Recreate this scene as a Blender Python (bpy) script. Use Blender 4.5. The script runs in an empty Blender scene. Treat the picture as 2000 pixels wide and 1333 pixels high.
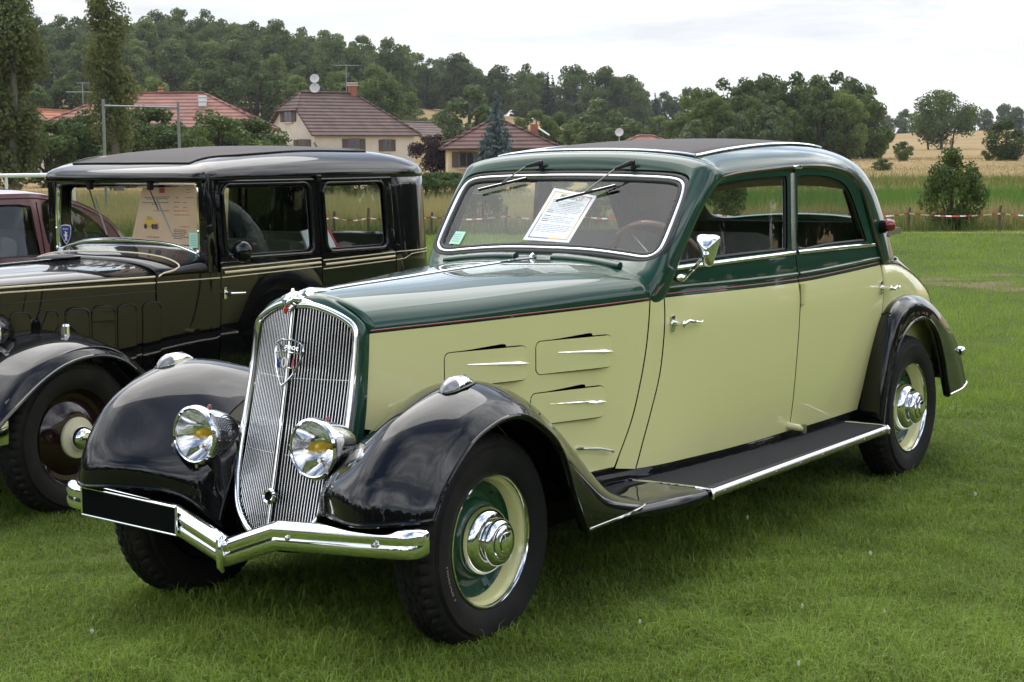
import bpy, bmesh, math, random
import numpy as np
from mathutils import Vector, Matrix
from mathutils.geometry import delaunay_2d_cdt

# world frame = frame of the cream and green saloon: x forward, y to its left, z up, origin on the ground under its front axle
scene = bpy.context.scene
col = scene.collection
R = math.radians
random.seed(7); rng = np.random.default_rng(7)

# ------------------------------------------------------------------ camera
CAM_POS = Vector((4.193, 3.6853, 1.5066))
CAM_RT = Vector((-0.56385702, 0.82584167, -0.00712741))
CAM_UP = Vector((-0.09222035, -0.05438409, 0.99425237))
CAM_FW = Vector((-0.82070742, -0.56127347, -0.10682426))
CAM_F = 3381.79                     # focal length in pixels of the 2000 px wide photograph
cd = bpy.data.cameras.new('camera'); cam = bpy.data.objects.new('camera', cd); col.objects.link(cam)
cd.sensor_fit = 'HORIZONTAL'; cd.sensor_width = 36.0; cd.lens = CAM_F / 2000 * 36
cd.clip_start = 0.05; cd.clip_end = 6000
mw = Matrix((CAM_RT, CAM_UP, -CAM_FW)).transposed().to_4x4(); mw.translation = CAM_POS
cam.matrix_world = mw
scene.camera = cam
scene.render.resolution_x, scene.render.resolution_y = 1024, 682

# ------------------------------------------------------------------ sky, sun, exposure
SUN_EL, SUN_AZ = 62.0, 225.0        # degrees; azimuth counted from +x towards +y
wd = bpy.data.worlds.new('World'); scene.world = wd; wd.use_nodes = True
nt = wd.node_tree; nt.nodes.clear()
def wn(t, **k):
    n = nt.nodes.new(t)
    for a, b in k.items(): setattr(n, a, b)
    return n
out = wn('ShaderNodeOutputWorld'); bg = wn('ShaderNodeBackground')
sky = wn('ShaderNodeTexSky'); sky.sky_type = 'NISHITA'; sky.sun_disc = False
sky.sun_elevation = R(SUN_EL); sky.sun_rotation = R(90 - SUN_AZ); sky.dust_density = 1.2; sky.ozone_density = 1.5
tc = wn('ShaderNodeTexCoord'); sep = wn('ShaderNodeSeparateXYZ')
nt.links.new(tc.outputs['Generated'], sep.inputs[0])
def wmath(op, a, b=None, clamp=False):
    n = wn('ShaderNodeMath', operation=op, use_clamp=clamp)
    for i, v in enumerate((a, b)):
        if v is None: continue
        if isinstance(v, (int, float)): n.inputs[i].default_value = v
        else: nt.links.new(v, n.inputs[i])
    return n.outputs[0]
# cloud deck: direction projected on a high plane
zz = wmath('ADD', wmath('MAXIMUM', sep.outputs[2], 0.0), 0.16)
cx, cy = wmath('DIVIDE', sep.outputs[0], zz), wmath('DIVIDE', sep.outputs[1], zz)
cmb = wn('ShaderNodeCombineXYZ'); nt.links.new(cx, cmb.inputs[0]); nt.links.new(cy, cmb.inputs[1])
def wnoise(scale, detail, rough, dist=0.0):
    n = wn('ShaderNodeTexNoise'); n.inputs['Scale'].default_value = scale; n.inputs['Detail'].default_value = detail
    n.inputs['Roughness'].default_value = rough; n.inputs['Distortion'].default_value = dist
    nt.links.new(cmb.outputs[0], n.inputs['Vector']); return n.outputs['Fac']
def wramp(fac, stops):
    r = wn('ShaderNodeValToRGB'); e = r.color_ramp.elements
    e[0].position, e[0].color = stops[0]; e[1].position, e[1].color = stops[-1]
    for p, c in stops[1:-1]: x = e.new(p); x.color = c
    nt.links.new(fac, r.inputs[0]); return r.outputs[0]
cover = wramp(wnoise(0.55, 7, .58, .3), [(.40, (0, 0, 0, 1)), (.52, (1, 1, 1, 1))])
shade = wramp(wnoise(1.25, 8, .64, .35), [(.30, (2.6, 2.8, 3.4, 1)), (.43, (6.2, 6.5, 7.2, 1)), (.55, (13.2, 13.3, 13.6, 1)), (.66, (20., 20., 20., 1))])
low = wramp(wnoise(0.42, 5, .5, .1), [(.34, (4.9, 5.02, 5.25, 1)), (.62, (5.55, 5.57, 5.65, 1))])
# towards the horizon the deck closes up
hz = wmath('SUBTRACT', 1.0, wmath('MULTIPLY', sep.outputs[2], 3.2, True), True)
cov2 = wmath('MAXIMUM', cover, hz)
mxl = wn('ShaderNodeMix', data_type='RGBA'); nt.links.new(hz, mxl.inputs[0]); nt.links.new(shade, mxl.inputs[6]); nt.links.new(low, mxl.inputs[7])
mix = wn('ShaderNodeMix', data_type='RGBA')
nt.links.new(cov2, mix.inputs[0]); nt.links.new(sky.outputs[0], mix.inputs[6]); nt.links.new(mxl.outputs[2], mix.inputs[7])
nt.links.new(mix.outputs[2], bg.inputs[0]); bg.inputs[1].default_value = 0.085
nt.links.new(bg.outputs[0], out.inputs[0])

sl = bpy.data.lights.new('sun', 'SUN'); sl.energy = 1.1; sl.angle = R(60); sl.color = (1, .96, .9)
so = bpy.data.objects.new('sun', sl); col.objects.link(so)
sd = Vector((math.cos(R(SUN_EL)) * math.cos(R(SUN_AZ)), math.cos(R(SUN_EL)) * math.sin(R(SUN_AZ)), math.sin(R(SUN_EL))))
so.rotation_euler = sd.to_track_quat('Z', 'Y').to_euler(); so.location = sd * 40
scene.view_settings.view_transform = 'Standard'; scene.view_settings.look = 'None'
scene.view_settings.exposure = 1.10; scene.view_settings.gamma = 1.0
scene.view_settings.use_curve_mapping = False

# ------------------------------------------------------------------ materials
M = {}
def mat(name, color=(.5, .5, .5), rough=.5, metal=0., coat=0., coat_rough=.03, spec=.5, noise=None, bump=None, translucent=0., alpha=None):
    m = bpy.data.materials.new(name); m.use_nodes = True
    t = m.node_tree; b = t.nodes['Principled BSDF']
    b.inputs['Base Color'].default_value = (*color, 1); b.inputs['Roughness'].default_value = rough
    b.inputs['Metallic'].default_value = metal; b.inputs['Coat Weight'].default_value = coat
    b.inputs['Coat Roughness'].default_value = coat_rough; b.inputs['Specular IOR Level'].default_value = spec
    co = None
    if noise or bump:
        co = t.nodes.new('ShaderNodeTexCoord')
    if noise:                                      # (scale, colour2, lo, hi)
        n = t.nodes.new('ShaderNodeTexNoise'); n.inputs['Scale'].default_value = noise[0]; n.inputs['Detail'].default_value = 5
        t.links.new(co.outputs['Object'], n.inputs['Vector'])
        r = t.nodes.new('ShaderNodeValToRGB'); r.color_ramp.elements[0].position = noise[2]; r.color_ramp.elements[1].position = noise[3]
        r.color_ramp.elements[0].color = (*color, 1); r.color_ramp.elements[1].color = (*noise[1], 1)
        t.links.new(n.outputs['Fac'], r.inputs[0]); t.links.new(r.outputs[0], b.inputs['Base Color'])
    if bump:                                       # (scale, strength, distance)
        n = t.nodes.new('ShaderNodeTexNoise'); n.inputs['Scale'].default_value = bump[0]; n.inputs['Detail'].default_value = 4
        t.links.new(co.outputs['Object'], n.inputs['Vector'])
        bp = t.nodes.new('ShaderNodeBump'); bp.inputs['Strength'].default_value = bump[1]; bp.inputs['Distance'].default_value = bump[2]
        t.links.new(n.outputs['Fac'], bp.inputs['Height']); t.links.new(bp.outputs[0], b.inputs['Normal'])
    M[name] = m; return m
def glass(name, tint, refl=1.0, refl_k=1.3):
    m = bpy.data.materials.new(name); m.use_nodes = True; t = m.node_tree; t.nodes.clear()
    o = t.nodes.new('ShaderNodeOutputMaterial'); tr = t.nodes.new('ShaderNodeBsdfTransparent'); gl = t.nodes.new('ShaderNodeBsdfGlossy')
    fr = t.nodes.new('ShaderNodeLayerWeight'); pw = t.nodes.new('ShaderNodeMath'); pw.operation = 'POWER'; pw.inputs[1].default_value = 5.; t.links.new(fr.outputs['Facing'], pw.inputs[0]); f0 = t.nodes.new('ShaderNodeMath'); f0.operation = 'MULTIPLY_ADD'; f0.inputs[1].default_value = .95; f0.inputs[2].default_value = .05; t.links.new(pw.outputs[0], f0.inputs[0]); mx = t.nodes.new('ShaderNodeMixShader')
    tr.inputs[0].default_value = (*tint, 1); gl.inputs['Roughness'].default_value = .01; gl.inputs[0].default_value = (refl, refl, refl, 1)
    ml = t.nodes.new('ShaderNodeMath'); ml.operation = 'MULTIPLY'; ml.inputs[1].default_value = refl_k; ml.use_clamp = True
    t.links.new(f0.outputs[0], ml.inputs[0]); t.links.new(ml.outputs[0], mx.inputs[0])
    t.links.new(tr.outputs[0], mx.inputs[1]); t.links.new(gl.outputs[0], mx.inputs[2]); t.links.new(mx.outputs[0], o.inputs[0])
    M[name] = m
def leafmat(name, c1, c2, scale=.6, trans=.35, rough=.6):
    m = bpy.data.materials.new(name); m.use_nodes = True; t = m.node_tree; b = t.nodes['Principled BSDF']; o = t.nodes['Material Output']
    co = t.nodes.new('ShaderNodeTexCoord'); n = t.nodes.new('ShaderNodeTexNoise'); n.inputs['Scale'].default_value = scale; n.inputs['Detail'].default_value = 4
    t.links.new(co.outputs['Object'], n.inputs['Vector'])
    oi = t.nodes.new('ShaderNodeObjectInfo')
    at = t.nodes.new('ShaderNodeAttribute'); at.attribute_name = 'tone'
    a1 = t.nodes.new('ShaderNodeMath'); a1.operation = 'MULTIPLY_ADD'; a1.inputs[1].default_value = .55; t.links.new(at.outputs['Fac'], a1.inputs[0]); 
    a2 = t.nodes.new('ShaderNodeMath'); a2.operation = 'MULTIPLY_ADD'; a2.inputs[1].default_value = .45; a2.inputs[2].default_value = -.1
    t.links.new(oi.outputs['Random'], a2.inputs[0]); 
    a3 = t.nodes.new('ShaderNodeMath'); a3.operation = 'MULTIPLY_ADD'; a3.inputs[1].default_value = .4; t.links.new(n.outputs['Fac'], a3.inputs[0]); t.links.new(a2.outputs[0], a3.inputs[2])
    t.links.new(a3.outputs[0], a1.inputs[2])
    r = t.nodes.new('ShaderNodeValToRGB'); r.color_ramp.elements[0].color = (*c1, 1); r.color_ramp.elements[1].color = (*c2, 1)
    r.color_ramp.elements[0].position = .1; r.color_ramp.elements[1].position = .95
    t.links.new(a1.outputs[0], r.inputs[0]); t.links.new(r.outputs[0], b.inputs['Base Color']); b.inputs['Roughness'].default_value = rough
    b.inputs['Specular IOR Level'].default_value = .3
    tl = t.nodes.new('ShaderNodeBsdfTranslucent'); mx = t.nodes.new('ShaderNodeMixShader'); mx.inputs[0].default_value = trans
    t.links.new(r.outputs[0], tl.inputs[0]); t.links.new(b.outputs[0], mx.inputs[1]); t.links.new(tl.outputs[0], mx.inputs[2])
    t.links.new(mx.outputs[0], o.inputs[0]); M[name] = m

mat('cream', (.78, .75, .35), .45, coat=1., coat_rough=.03, spec=.2, bump=(9, .02, .01))
M['cream'].node_tree.nodes['Principled BSDF'].inputs['Coat IOR'].default_value = 1.65
mat('green', (.0055, .048, .027), .4, coat=1., coat_rough=.025, spec=.12)
mat('black', (.003, .003, .004), .35, coat=1., coat_rough=.02, spec=.03)
mat('maroon', (.10, .008, .014), .4, coat=1., coat_rough=.05)
mat('brown_paint', (.014, .004, .004), .4, coat=1., coat_rough=.06, spec=.05)
mat('chrome', (.86, .87, .88), .045, metal=1.)
mat('worn_chrome', (.50, .49, .47), .24, metal=1., bump=(40, .08, .004))
mat('reflector', (.9, .9, .9), .09, metal=1.)
mat('red_line', (.20, .010, .014), .35, coat=.6)
mat('ivory_line', (.72, .62, .42), .4)
mat('rubber', (.0065, .0062, .006), .75, spec=.3, noise=(7, (.020, .017, .013), .45, .8), bump=(90, .25, .004))
mat('galv_grey', (.30, .30, .30), .45, metal=.5)
mat('seal', (.012, .012, .013), .5)
mat('matte_black', (.004, .004, .004), .8, spec=.15)
mat('plate_black', (.004, .005, .005), .9, spec=.06)
mat('dull_black', (.012, .012, .013), .5)
mat('mat_rubber', (.048, .049, .051), .7, spec=.25, bump=(60, .2, .004))
mat('leathercloth', (.052, .045, .042), .75, bump=(160, .3, .003))
mat('seat_cloth', (.050, .060, .034), .9, bump=(120, .2, .004))
mat('grey_cloth', (.13, .13, .115), .95, bump=(140, .2, .004))
mat('beige_trim', (.17, .15, .085), .85)
mat('headlining', (.36, .33, .25), .95)
mat('wood_rim', (.16, .065, .03), .35, coat=.6)
mat('yellow_bulb', (.75, .45, .02), .12, coat=1.)
mat('red_glass', (.22, .004, .006), .12, coat=1.)
mat('amber', (.7, .25, .02), .2, coat=1.)
mat('clear_lens', (.20, .20, .21), .14, spec=.8, coat=1.)
mat('paper', (.82, .83, .86), .5, coat=.4, coat_rough=.08)
mat('peach_paper', (.78, .55, .38), .6, noise=(4, (.70, .46, .30), .4, .7), coat=.2)
mat('ink', (.06, .06, .09), .7); mat('ink_pale', (.35, .36, .42), .7); mat('ink_red', (.55, .05, .05), .6)
mat('print_yellow', (.75, .48, .05), .6); mat('print_blue', (.06, .09, .42), .6); mat('print_red', (.55, .05, .09), .6)
mat('mint_paper', (.42, .80, .60), .6); mat('white_paint', (.8, .8, .78), .4); mat('pale_lens', (.55, .52, .36), .3)
mat('blue_enamel', (.015, .03, .25), .3, coat=.7); mat('red_enamel', (.45, .015, .02), .3, coat=.7); mat('white_enamel', (.8, .78, .68), .3, coat=.7)
mat('hub_cream', (.66, .62, .45), .4, coat=.8)
mat('lettering', (.33, .25, .13), .8)
glass('glass', (.86, .90, .88)); glass('screen_glass', (.93, .95, .94), 1., 1.0); glass('lens_glass', (.97, .97, .97))

# ------------------------------------------------------------------ helpers
def link(o): col.objects.link(o); return o
def thing(name, label, cat, loc=(0, 0, 0), rotz=0., group=None):
    o = link(bpy.data.objects.new(name, None)); o.location = loc; o.rotation_euler = (0, 0, rotz); o.empty_display_size = .1
    o['label'] = label; o['category'] = cat
    if group: o['group'] = group
    return o
def tag(o, label, cat, group=None):
    o['label'] = label; o['category'] = cat
    if group: o['group'] = group
    return o
def obj(name, V, F, m, parent=None, smooth=True, normals=None, sharp=None):
    me = bpy.data.meshes.new(name); me.from_pydata([tuple(map(float, v)) for v in V], [], [tuple(map(int, f)) for f in F])
    me.materials.append(M[m] if isinstance(m, str) else m)
    me.polygons.foreach_set('use_smooth', [smooth] * len(me.polygons))
    me.update()
    if sharp is not None: me.set_sharp_from_angle(angle=R(sharp))
    if normals is not None: me.normals_split_custom_set_from_vertices([tuple(n) for n in normals])
    o = link(bpy.data.objects.new(name, me)); o.parent = parent
    return o
class MB:
    """collects simple shapes into one mesh"""
    def __init__(s): s.V = []; s.F = []
    def add(s, V, F):
        b = len(s.V); s.V += [tuple(v) for v in V]; s.F += [tuple(i + b for i in f) for f in F]; return s
    def box(s, c, d, rot=None, bev=0.):
        hx, hy, hz_ = d[0] / 2, d[1] / 2, d[2] / 2
        bm = bmesh.new(); bmesh.ops.create_cube(bm, size=1.)
        for v in bm.verts: v.co = Vector((v.co.x * d[0], v.co.y * d[1], v.co.z * d[2]))
        if bev: bmesh.ops.bevel(bm, geom=list(bm.edges), offset=bev, segments=2, affect='EDGES', profile=.6)
        mt = (rot.to_4x4() if rot is not None else Matrix()); mt = Matrix.Translation(c) @ mt
        bm.verts.index_update()
        s.add([mt @ v.co for v in bm.verts], [[v.index for v in f.verts] for f in bm.faces]); bm.free(); return s
    def tube(s, pts, r, n=10, cap=True, closed=False, flat=None):
        """tube along points; r number or list; flat=(rx,ry) elliptical factors"""
        P = [Vector(p) for p in pts]; L = len(P)
        rr = r if isinstance(r, (list, tuple)) else [r] * L
        T = []
        for i in range(L):
            a = P[(i - 1) % L] if (closed or i > 0) else P[i]; b = P[(i + 1) % L] if (closed or i < L - 1) else P[i]
            T.append((b - a).normalized())
        up = Vector((0, 0, 1)) if abs(T[0].z) < .9 else Vector((0, 1, 0))
        N = (up - T[0] * up.dot(T[0])).normalized(); V = []; F = []
        for i in range(L):
            N = (N - T[i] * N.dot(T[i])).normalized(); B = T[i].cross(N)
            for k in range(n):
                a = 2 * math.pi * k / n; fx, fy = flat or (1, 1)
                V.append(P[i] + N * (rr[i] * fx * math.cos(a)) + B * (rr[i] * fy * math.sin(a)))
        for i in range(L if closed else L - 1):
            j = (i + 1) % L
            for k in range(n): F.append((i * n + k, i * n + (k + 1) % n, j * n + (k + 1) % n, j * n + k))
        if cap and not closed: F.append(tuple(range(n))[::-1]); F.append(tuple((L - 1) * n + k for k in range(n)))
        return s.add(V, F)
    def lathe(s, prof, mtx, n=48, caps=False):
        """profile of (r, h) turned about local z; mtx places it"""
        V = []; F = []
        for r, h in prof:
            for k in range(n):
                a = 2 * math.pi * k / n; V.append(mtx @ Vector((r * math.cos(a), r * math.sin(a), h)))
        for i in range(len(prof) - 1):
            for k in range(n): F.append((i * n + k, i * n + (k + 1) % n, (i + 1) * n + (k + 1) % n, (i + 1) * n + k))
        if caps: F.append(tuple(range(n))[::-1]); F.append(tuple((len(prof) - 1) * n + k for k in range(n)))
        return s.add(V, F)
    def prism(s, poly, mtx, depth):
        """polygon in local xy extruded along local z by depth"""
        n = len(poly); V = [mtx @ Vector((p[0], p[1], 0)) for p in poly] + [mtx @ Vector((p[0], p[1], depth)) for p in poly]
        F = [tuple(range(n))[::-1], tuple(range(n, 2 * n))] + [(i, (i + 1) % n, n + (i + 1) % n, n + i) for i in range(n)]
        return s.add(V, F)
    def build(s, name, m, parent=None, smooth=True, sharp=35): return obj(name, s.V, s.F, m, parent, smooth, sharp=sharp if smooth else None)
def frame(o, z, x=None):
    """matrix with local z along z"""
    z = Vector(z).normalized(); x = Vector(x) if x is not None else (Vector((0, 0, 1)) if abs(z.z) < .9 else Vector((1, 0, 0)))
    x = (x - z * x.dot(z)).normalized(); y = z.cross(x)
    m = Matrix((x, y, z)).transposed().to_4x4(); m.translation = o; return m
def pch(xs, ys):
    xs = np.array(xs, float); ys = np.array(ys, float); h = np.diff(xs); d = np.diff(ys) / h
    m = np.zeros(len(xs)); m[0] = d[0]; m[-1] = d[-1]
    for i in range(1, len(xs) - 1):
        if d[i - 1] * d[i] > 0:
            w1 = 2 * h[i] + h[i - 1]; w2 = h[i] + 2 * h[i - 1]; m[i] = (w1 + w2) / (w1 / d[i - 1] + w2 / d[i])
    def f(x):
        x = min(max(x, xs[0]), xs[-1]); i = int(min(max(np.searchsorted(xs, x) - 1, 0), len(h) - 1)); t = (x - xs[i]) / h[i]
        return (1 + 2 * t) * (1 - t) ** 2 * ys[i] + t * (1 - t) ** 2 * h[i] * m[i] + t * t * (3 - 2 * t) * ys[i + 1] + t * t * (t - 1) * h[i] * m[i + 1]
    return f
def cr(P, t):
    """centripetal-ish Catmull-Rom through rows of P (array n x k), t in 0..n-1"""
    n = len(P); i = int(min(max(math.floor(t), 0), n - 2)); u = t - i
    p0 = P[i - 1] if i > 0 else 2 * P[0] - P[1]; p3 = P[i + 2] if i + 2 < n else 2 * P[-1] - P[-2]
    p1, p2 = P[i], P[i + 1]
    return .5 * ((2 * p1) + (-p0 + p2) * u + (2 * p0 - 5 * p1 + 4 * p2 - p3) * u * u + (-p0 + 3 * p1 - 3 * p2 + p3) * u ** 3)
def spline(pts, per=8, closed=False):
    P = [np.array(p, float) for p in pts]
    if closed: P = P[-1:] + P + P[:2]
    A = np.array(P); n = len(A); o = []
    lo, hi = (1, n - 2) if closed else (0, n - 1)
    k = (hi - lo) * per
    for i in range(k + (0 if closed else 1)): o.append(cr(A, lo + i / per))
    return o
def patch(C, nu, nv):
    """Catmull-Rom surface through a control net C[row][col] -> V, F, grid shape"""
    C = np.array(C, float); a, b = C.shape[:2]
    rows = [np.array([cr(C[i], (b - 1) * j / nv) for j in range(nv + 1)]) for i in range(a)]
    rows = np.array(rows); V = []
    for i in range(nu + 1):
        t = (a - 1) * i / nu
        V += list(cr(rows, t))
    w = nv + 1
    F = [(i * w + j, i * w + j + 1, (i + 1) * w + j + 1, (i + 1) * w + j) for i in range(nu) for j in range(nv)]
    return V, F
def flipy(V, F, s):
    if s > 0: return V, F
    return [(v[0], -v[1], v[2]) for v in V], [tuple(reversed(f)) for f in F]
def solid(o, t, off=-1.):
    m = o.modifiers.new('thickness', 'SOLIDIFY'); m.thickness = t; m.offset = off; return o
def subsurf(o, lv=2):
    m = o.modifiers.new('smooth', 'SUBSURF'); m.levels = lv; m.render_levels = lv; return o
def resample(poly, step, closed=True):
    P = [np.array(p, float) for p in poly]; out_ = []
    n = len(P)
    for i in range(n if closed else n - 1):
        a, b = P[i], P[(i + 1) % n]; k = max(1, int(np.linalg.norm(b - a) / step + .5))
        for j in range(k): out_.append(a + (b - a) * j / k)
    if not closed: out_.append(P[-1])
    return out_
def inside(p, poly):
    c = False; n = len(poly); x, y = p; j = n - 1
    for i in range(n):
        xi, yi = poly[i][0], poly[i][1]; xj, yj = poly[j][0], poly[j][1]
        if (yi > y) != (yj > y) and x < (xj - xi) * (y - yi) / (yj - yi) + xi: c = not c
        j = i
    return c
def tri_region(outline, holes=(), step=.035, bstep=.02):
    loops = [resample(outline, bstep)] + [resample(h, bstep) for h in holes]
    pts = []; edges = []; rings = []
    for L in loops:
        b = len(pts); pts += [Vector((p[0], p[1])) for p in L]; n = len(L)
        rings.append(list(range(b, b + n))); edges += [(b + i, b + (i + 1) % n) for i in range(n)]
    xs = [p.x for p in pts]; ys = [p.y for p in pts]; B = [(p.x, p.y) for p in pts]; Ba = np.array(B)
    y = min(ys) + step * .5
    while y < max(ys):
        x = min(xs) + step * .5
        while x < max(xs):
            if inside((x, y), loops[0]) and not any(inside((x, y), h) for h in loops[1:]) and np.min(np.hypot(Ba[:, 0] - x, Ba[:, 1] - y)) > bstep * .6:
                pts.append(Vector((x, y)))
            x += step
        y += step
    v, e, f, ov, oe, of = delaunay_2d_cdt(pts, edges, [], 0, 1e-6)
    F = []
    for t in f:
        c = ((v[t[0]].x + v[t[1]].x + v[t[2]].x) / 3, (v[t[0]].y + v[t[1]].y + v[t[2]].y) / 3)
        if inside(c, loops[0]) and not any(inside(c, h) for h in loops[1:]): F.append(tuple(t))
    # map rings to output vertices
    mp = {}
    for i, l in enumerate(ov):
        for q in l: mp[q] = i
    rings = [[mp[i] for i in r] for r in rings if all(i in mp for i in r)]
    return [(p.x, p.y) for p in v], F, rings
def panel(name, outline, Y, m, parent, holes=(), side=1, off=0., thick=.014, step=.035, bstep=.018, edge=.0025, yc=0.):
    """sheet-metal panel: region of the side view (x, z) laid on the body surface y = yc + side*Y(x, z), with turned-in edges"""
    P, F, rings = tri_region(outline, holes, step, bstep)
    e = 1e-3; V = []; N = []
    for x, z in P:
        y = Y(x, z) + off; gx = (Y(x + e, z) - Y(x - e, z)) / (2 * e); gz = (Y(x, z + e) - Y(x, z - e)) / (2 * e)
        n = Vector((-gx, 1., -gz)).normalized(); V.append(Vector((x, y, z))); N.append(n)
    G = [f if ((P[f[1]][0] - P[f[0]][0]) * (P[f[2]][1] - P[f[0]][1]) - (P[f[2]][0] - P[f[0]][0]) * (P[f[1]][1] - P[f[0]][1])) < 0 else f[::-1] for f in F]
    # rounded edge: ring 1 a little outwards and in, ring 2 deep
    for r in rings:
        n_ = len(r); inner_ = []
        area = sum(P[r[i]][0] * P[r[(i + 1) % n_]][1] - P[r[(i + 1) % n_]][0] * P[r[i]][1] for i in range(n_))
        sgn = (1 if area > 0 else -1) * (1 if r is rings[0] else -1)
        b1 = len(V)
        for k in range(n_):
            a, c = P[r[k - 1]], P[r[(k + 1) % n_]]; t = Vector((c[0] - a[0], 0, c[1] - a[1]))
            if t.length == 0: t = Vector((1, 0, 0))
            t.normalize(); o_ = Vector((t.z, 0, -t.x)) * sgn
            V.append(V[r[k]] + o_ * edge - N[r[k]] * edge); N.append((o_ * .8 + N[r[k]] * .6).normalized())
        b2 = len(V)
        for k in range(n_):
            a, c = P[r[k - 1]], P[r[(k + 1) % n_]]; t = Vector((c[0] - a[0], 0, c[1] - a[1]))
            if t.length == 0: t = Vector((1, 0, 0))
            t.normalize(); o_ = Vector((t.z, 0, -t.x)) * sgn
            V.append(V[r[k]] + o_ * edge - N[r[k]] * thick); N.append(o_)
        for k in range(n_):
            j = (k + 1) % n_
            q = [(r[k], r[j], b1 + j, b1 + k), (b1 + k, b1 + j, b2 + j, b2 + k)]
            G += q if sgn < 0 else [t[::-1] for t in q]
    V, G = flipy(V, G, side); N = [(n.x, n.y * side, n.z) for n in N]
    if yc: V = [(v[0], v[1] + yc, v[2]) for v in V]
    return obj(name, V, G, m, parent, True, normals=N)
def strip(name, path, Y, w, m, parent, side=1, off=.0015, yc=0., per=6, h=.0012):
    """thin raised line lying on the body side along an (x, z) path"""
    P = spline(path, per) if len(path) > 2 else resample(path, .05, False)
    V = []; F = []; n = len(P)
    for i, p in enumerate(P):
        a, b = P[max(i - 1, 0)], P[min(i + 1, n - 1)]; t = np.array(b) - np.array(a); t /= max(np.hypot(*t[:2]), 1e-9)
        nx, nz = -t[1], t[0]
        for s, o_ in ((-.5, -.002), (-.42, h), (0, h * 1.6), (.42, h), (.5, -.002)):
            x, z = p[0] + nx * w * s, p[1] + nz * w * s; V.append((x, Y(x, z) + off + o_, z))
    for i in range(n - 1):
        for k in range(4): F.append((i * 5 + k, i * 5 + k + 1, i * 5 + k + 6, i * 5 + k + 5))
    V, F = flipy(V, F, side)
    if yc: V = [(v[0], v[1] + yc, v[2]) for v in V]
    return obj(name, V, F, m, parent)
def text_mesh(name, s, size, m, mtx, parent=None, depth=.0006, align='CENTER', shear=0., bold=0.):
    cu = bpy.data.curves.new(name, 'FONT'); cu.body = s; cu.size = size; cu.extrude = depth; cu.align_x = align; cu.shear = shear; cu.offset = bold
    cu.resolution_u = 3
    t = bpy.data.objects.new(name, cu); col.objects.link(t)
    dg = bpy.context.evaluated_depsgraph_get(); me = bpy.data.meshes.new_from_object(t.evaluated_get(dg))
    bpy.data.objects.remove(t); me.transform(mtx); me.materials.clear(); me.materials.append(M[m])
    o = link(bpy.data.objects.new(name, me)); o.parent = parent; return o
def catmull_outline(pts, per=6): return [tuple(p) for p in spline(pts, per, closed=True)]
def rrect(x0, z0, x1, z1, r, n=5):
    P = []
    for cx_, cz_, a0 in ((x1 - r, z1 - r, 0), (x0 + r, z1 - r, 90), (x0 + r, z0 + r, 180), (x1 - r, z0 + r, 270)):
        for k in range(n + 1): a = R(a0 + 90 * k / n); P.append((cx_ + r * math.cos(a), cz_ + r * math.sin(a)))
    return P
# ================================================================== the cream and green saloon
car = thing('saloon_car', 'cream and dark green vintage saloon with black wings and tall chrome grille', 'car')

def tyre_mesh(name, c, side, ro, rb, width, parent, lug=True, n=216):
    """tyre turned about y through c; c is the centre of the outer rim plane"""
    prof = []
    bul = .024
    out_side = [(rb - .004, -.004), (rb + .004, .006), (rb + .03, .018), (rb + .055, .024), (rb + .085, .023), (ro - .034, .012), (ro - .026, .0115), (ro - .016, .003)]
    k = len(out_side)
    tread = [(ro - .006, -.006), (ro - .002, -.014)]
    w = width; cols = 14
    for i in range(cols + 1):
        t = i / cols; h = -.018 - (w - .036) * t; tread.append((ro + .003 * math.sin(math.pi * t), h))
    tread += [(ro - .002, -w + .014), (ro - .006, -w + .006)]
    inn = [(r, -w - h) for r, h in out_side[::-1]]
    prof = out_side + tread + inn
    V = []; F = []
    for i, (r, h) in enumerate(prof):
        for q in range(n):
            a = 2 * math.pi * q / n; rr = r
            if lug:
                j = i - k
                if -2 <= j <= 3 or len(tread) - 4 <= j <= len(tread) + 1:      # shoulder lugs
                    if (q % 4) >= 3: rr -= .009 if (0 <= j <= len(tread) - 1) else .004
                elif 3 < j < len(tread) - 4:
                    zig = 1 if (q // 3) % 2 else 0
                    if (j + zig) % 4 == 0: rr -= .008
                    elif (q + j) % 6 == 0: rr -= .005
            V.append((c[0] + rr * math.cos(a), c[1] + side * h, c[2] + rr * math.sin(a)))
    m = len(prof)
    for i in range(m - 1):
        for q in range(n): F.append((i * n + q, i * n + (q + 1) % n, (i + 1) * n + (q + 1) % n, (i + 1) * n + q))
    if side > 0: F = [f[::-1] for f in F]
    return obj(name, V, F, 'rubber', parent, True, sharp=40)

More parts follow.
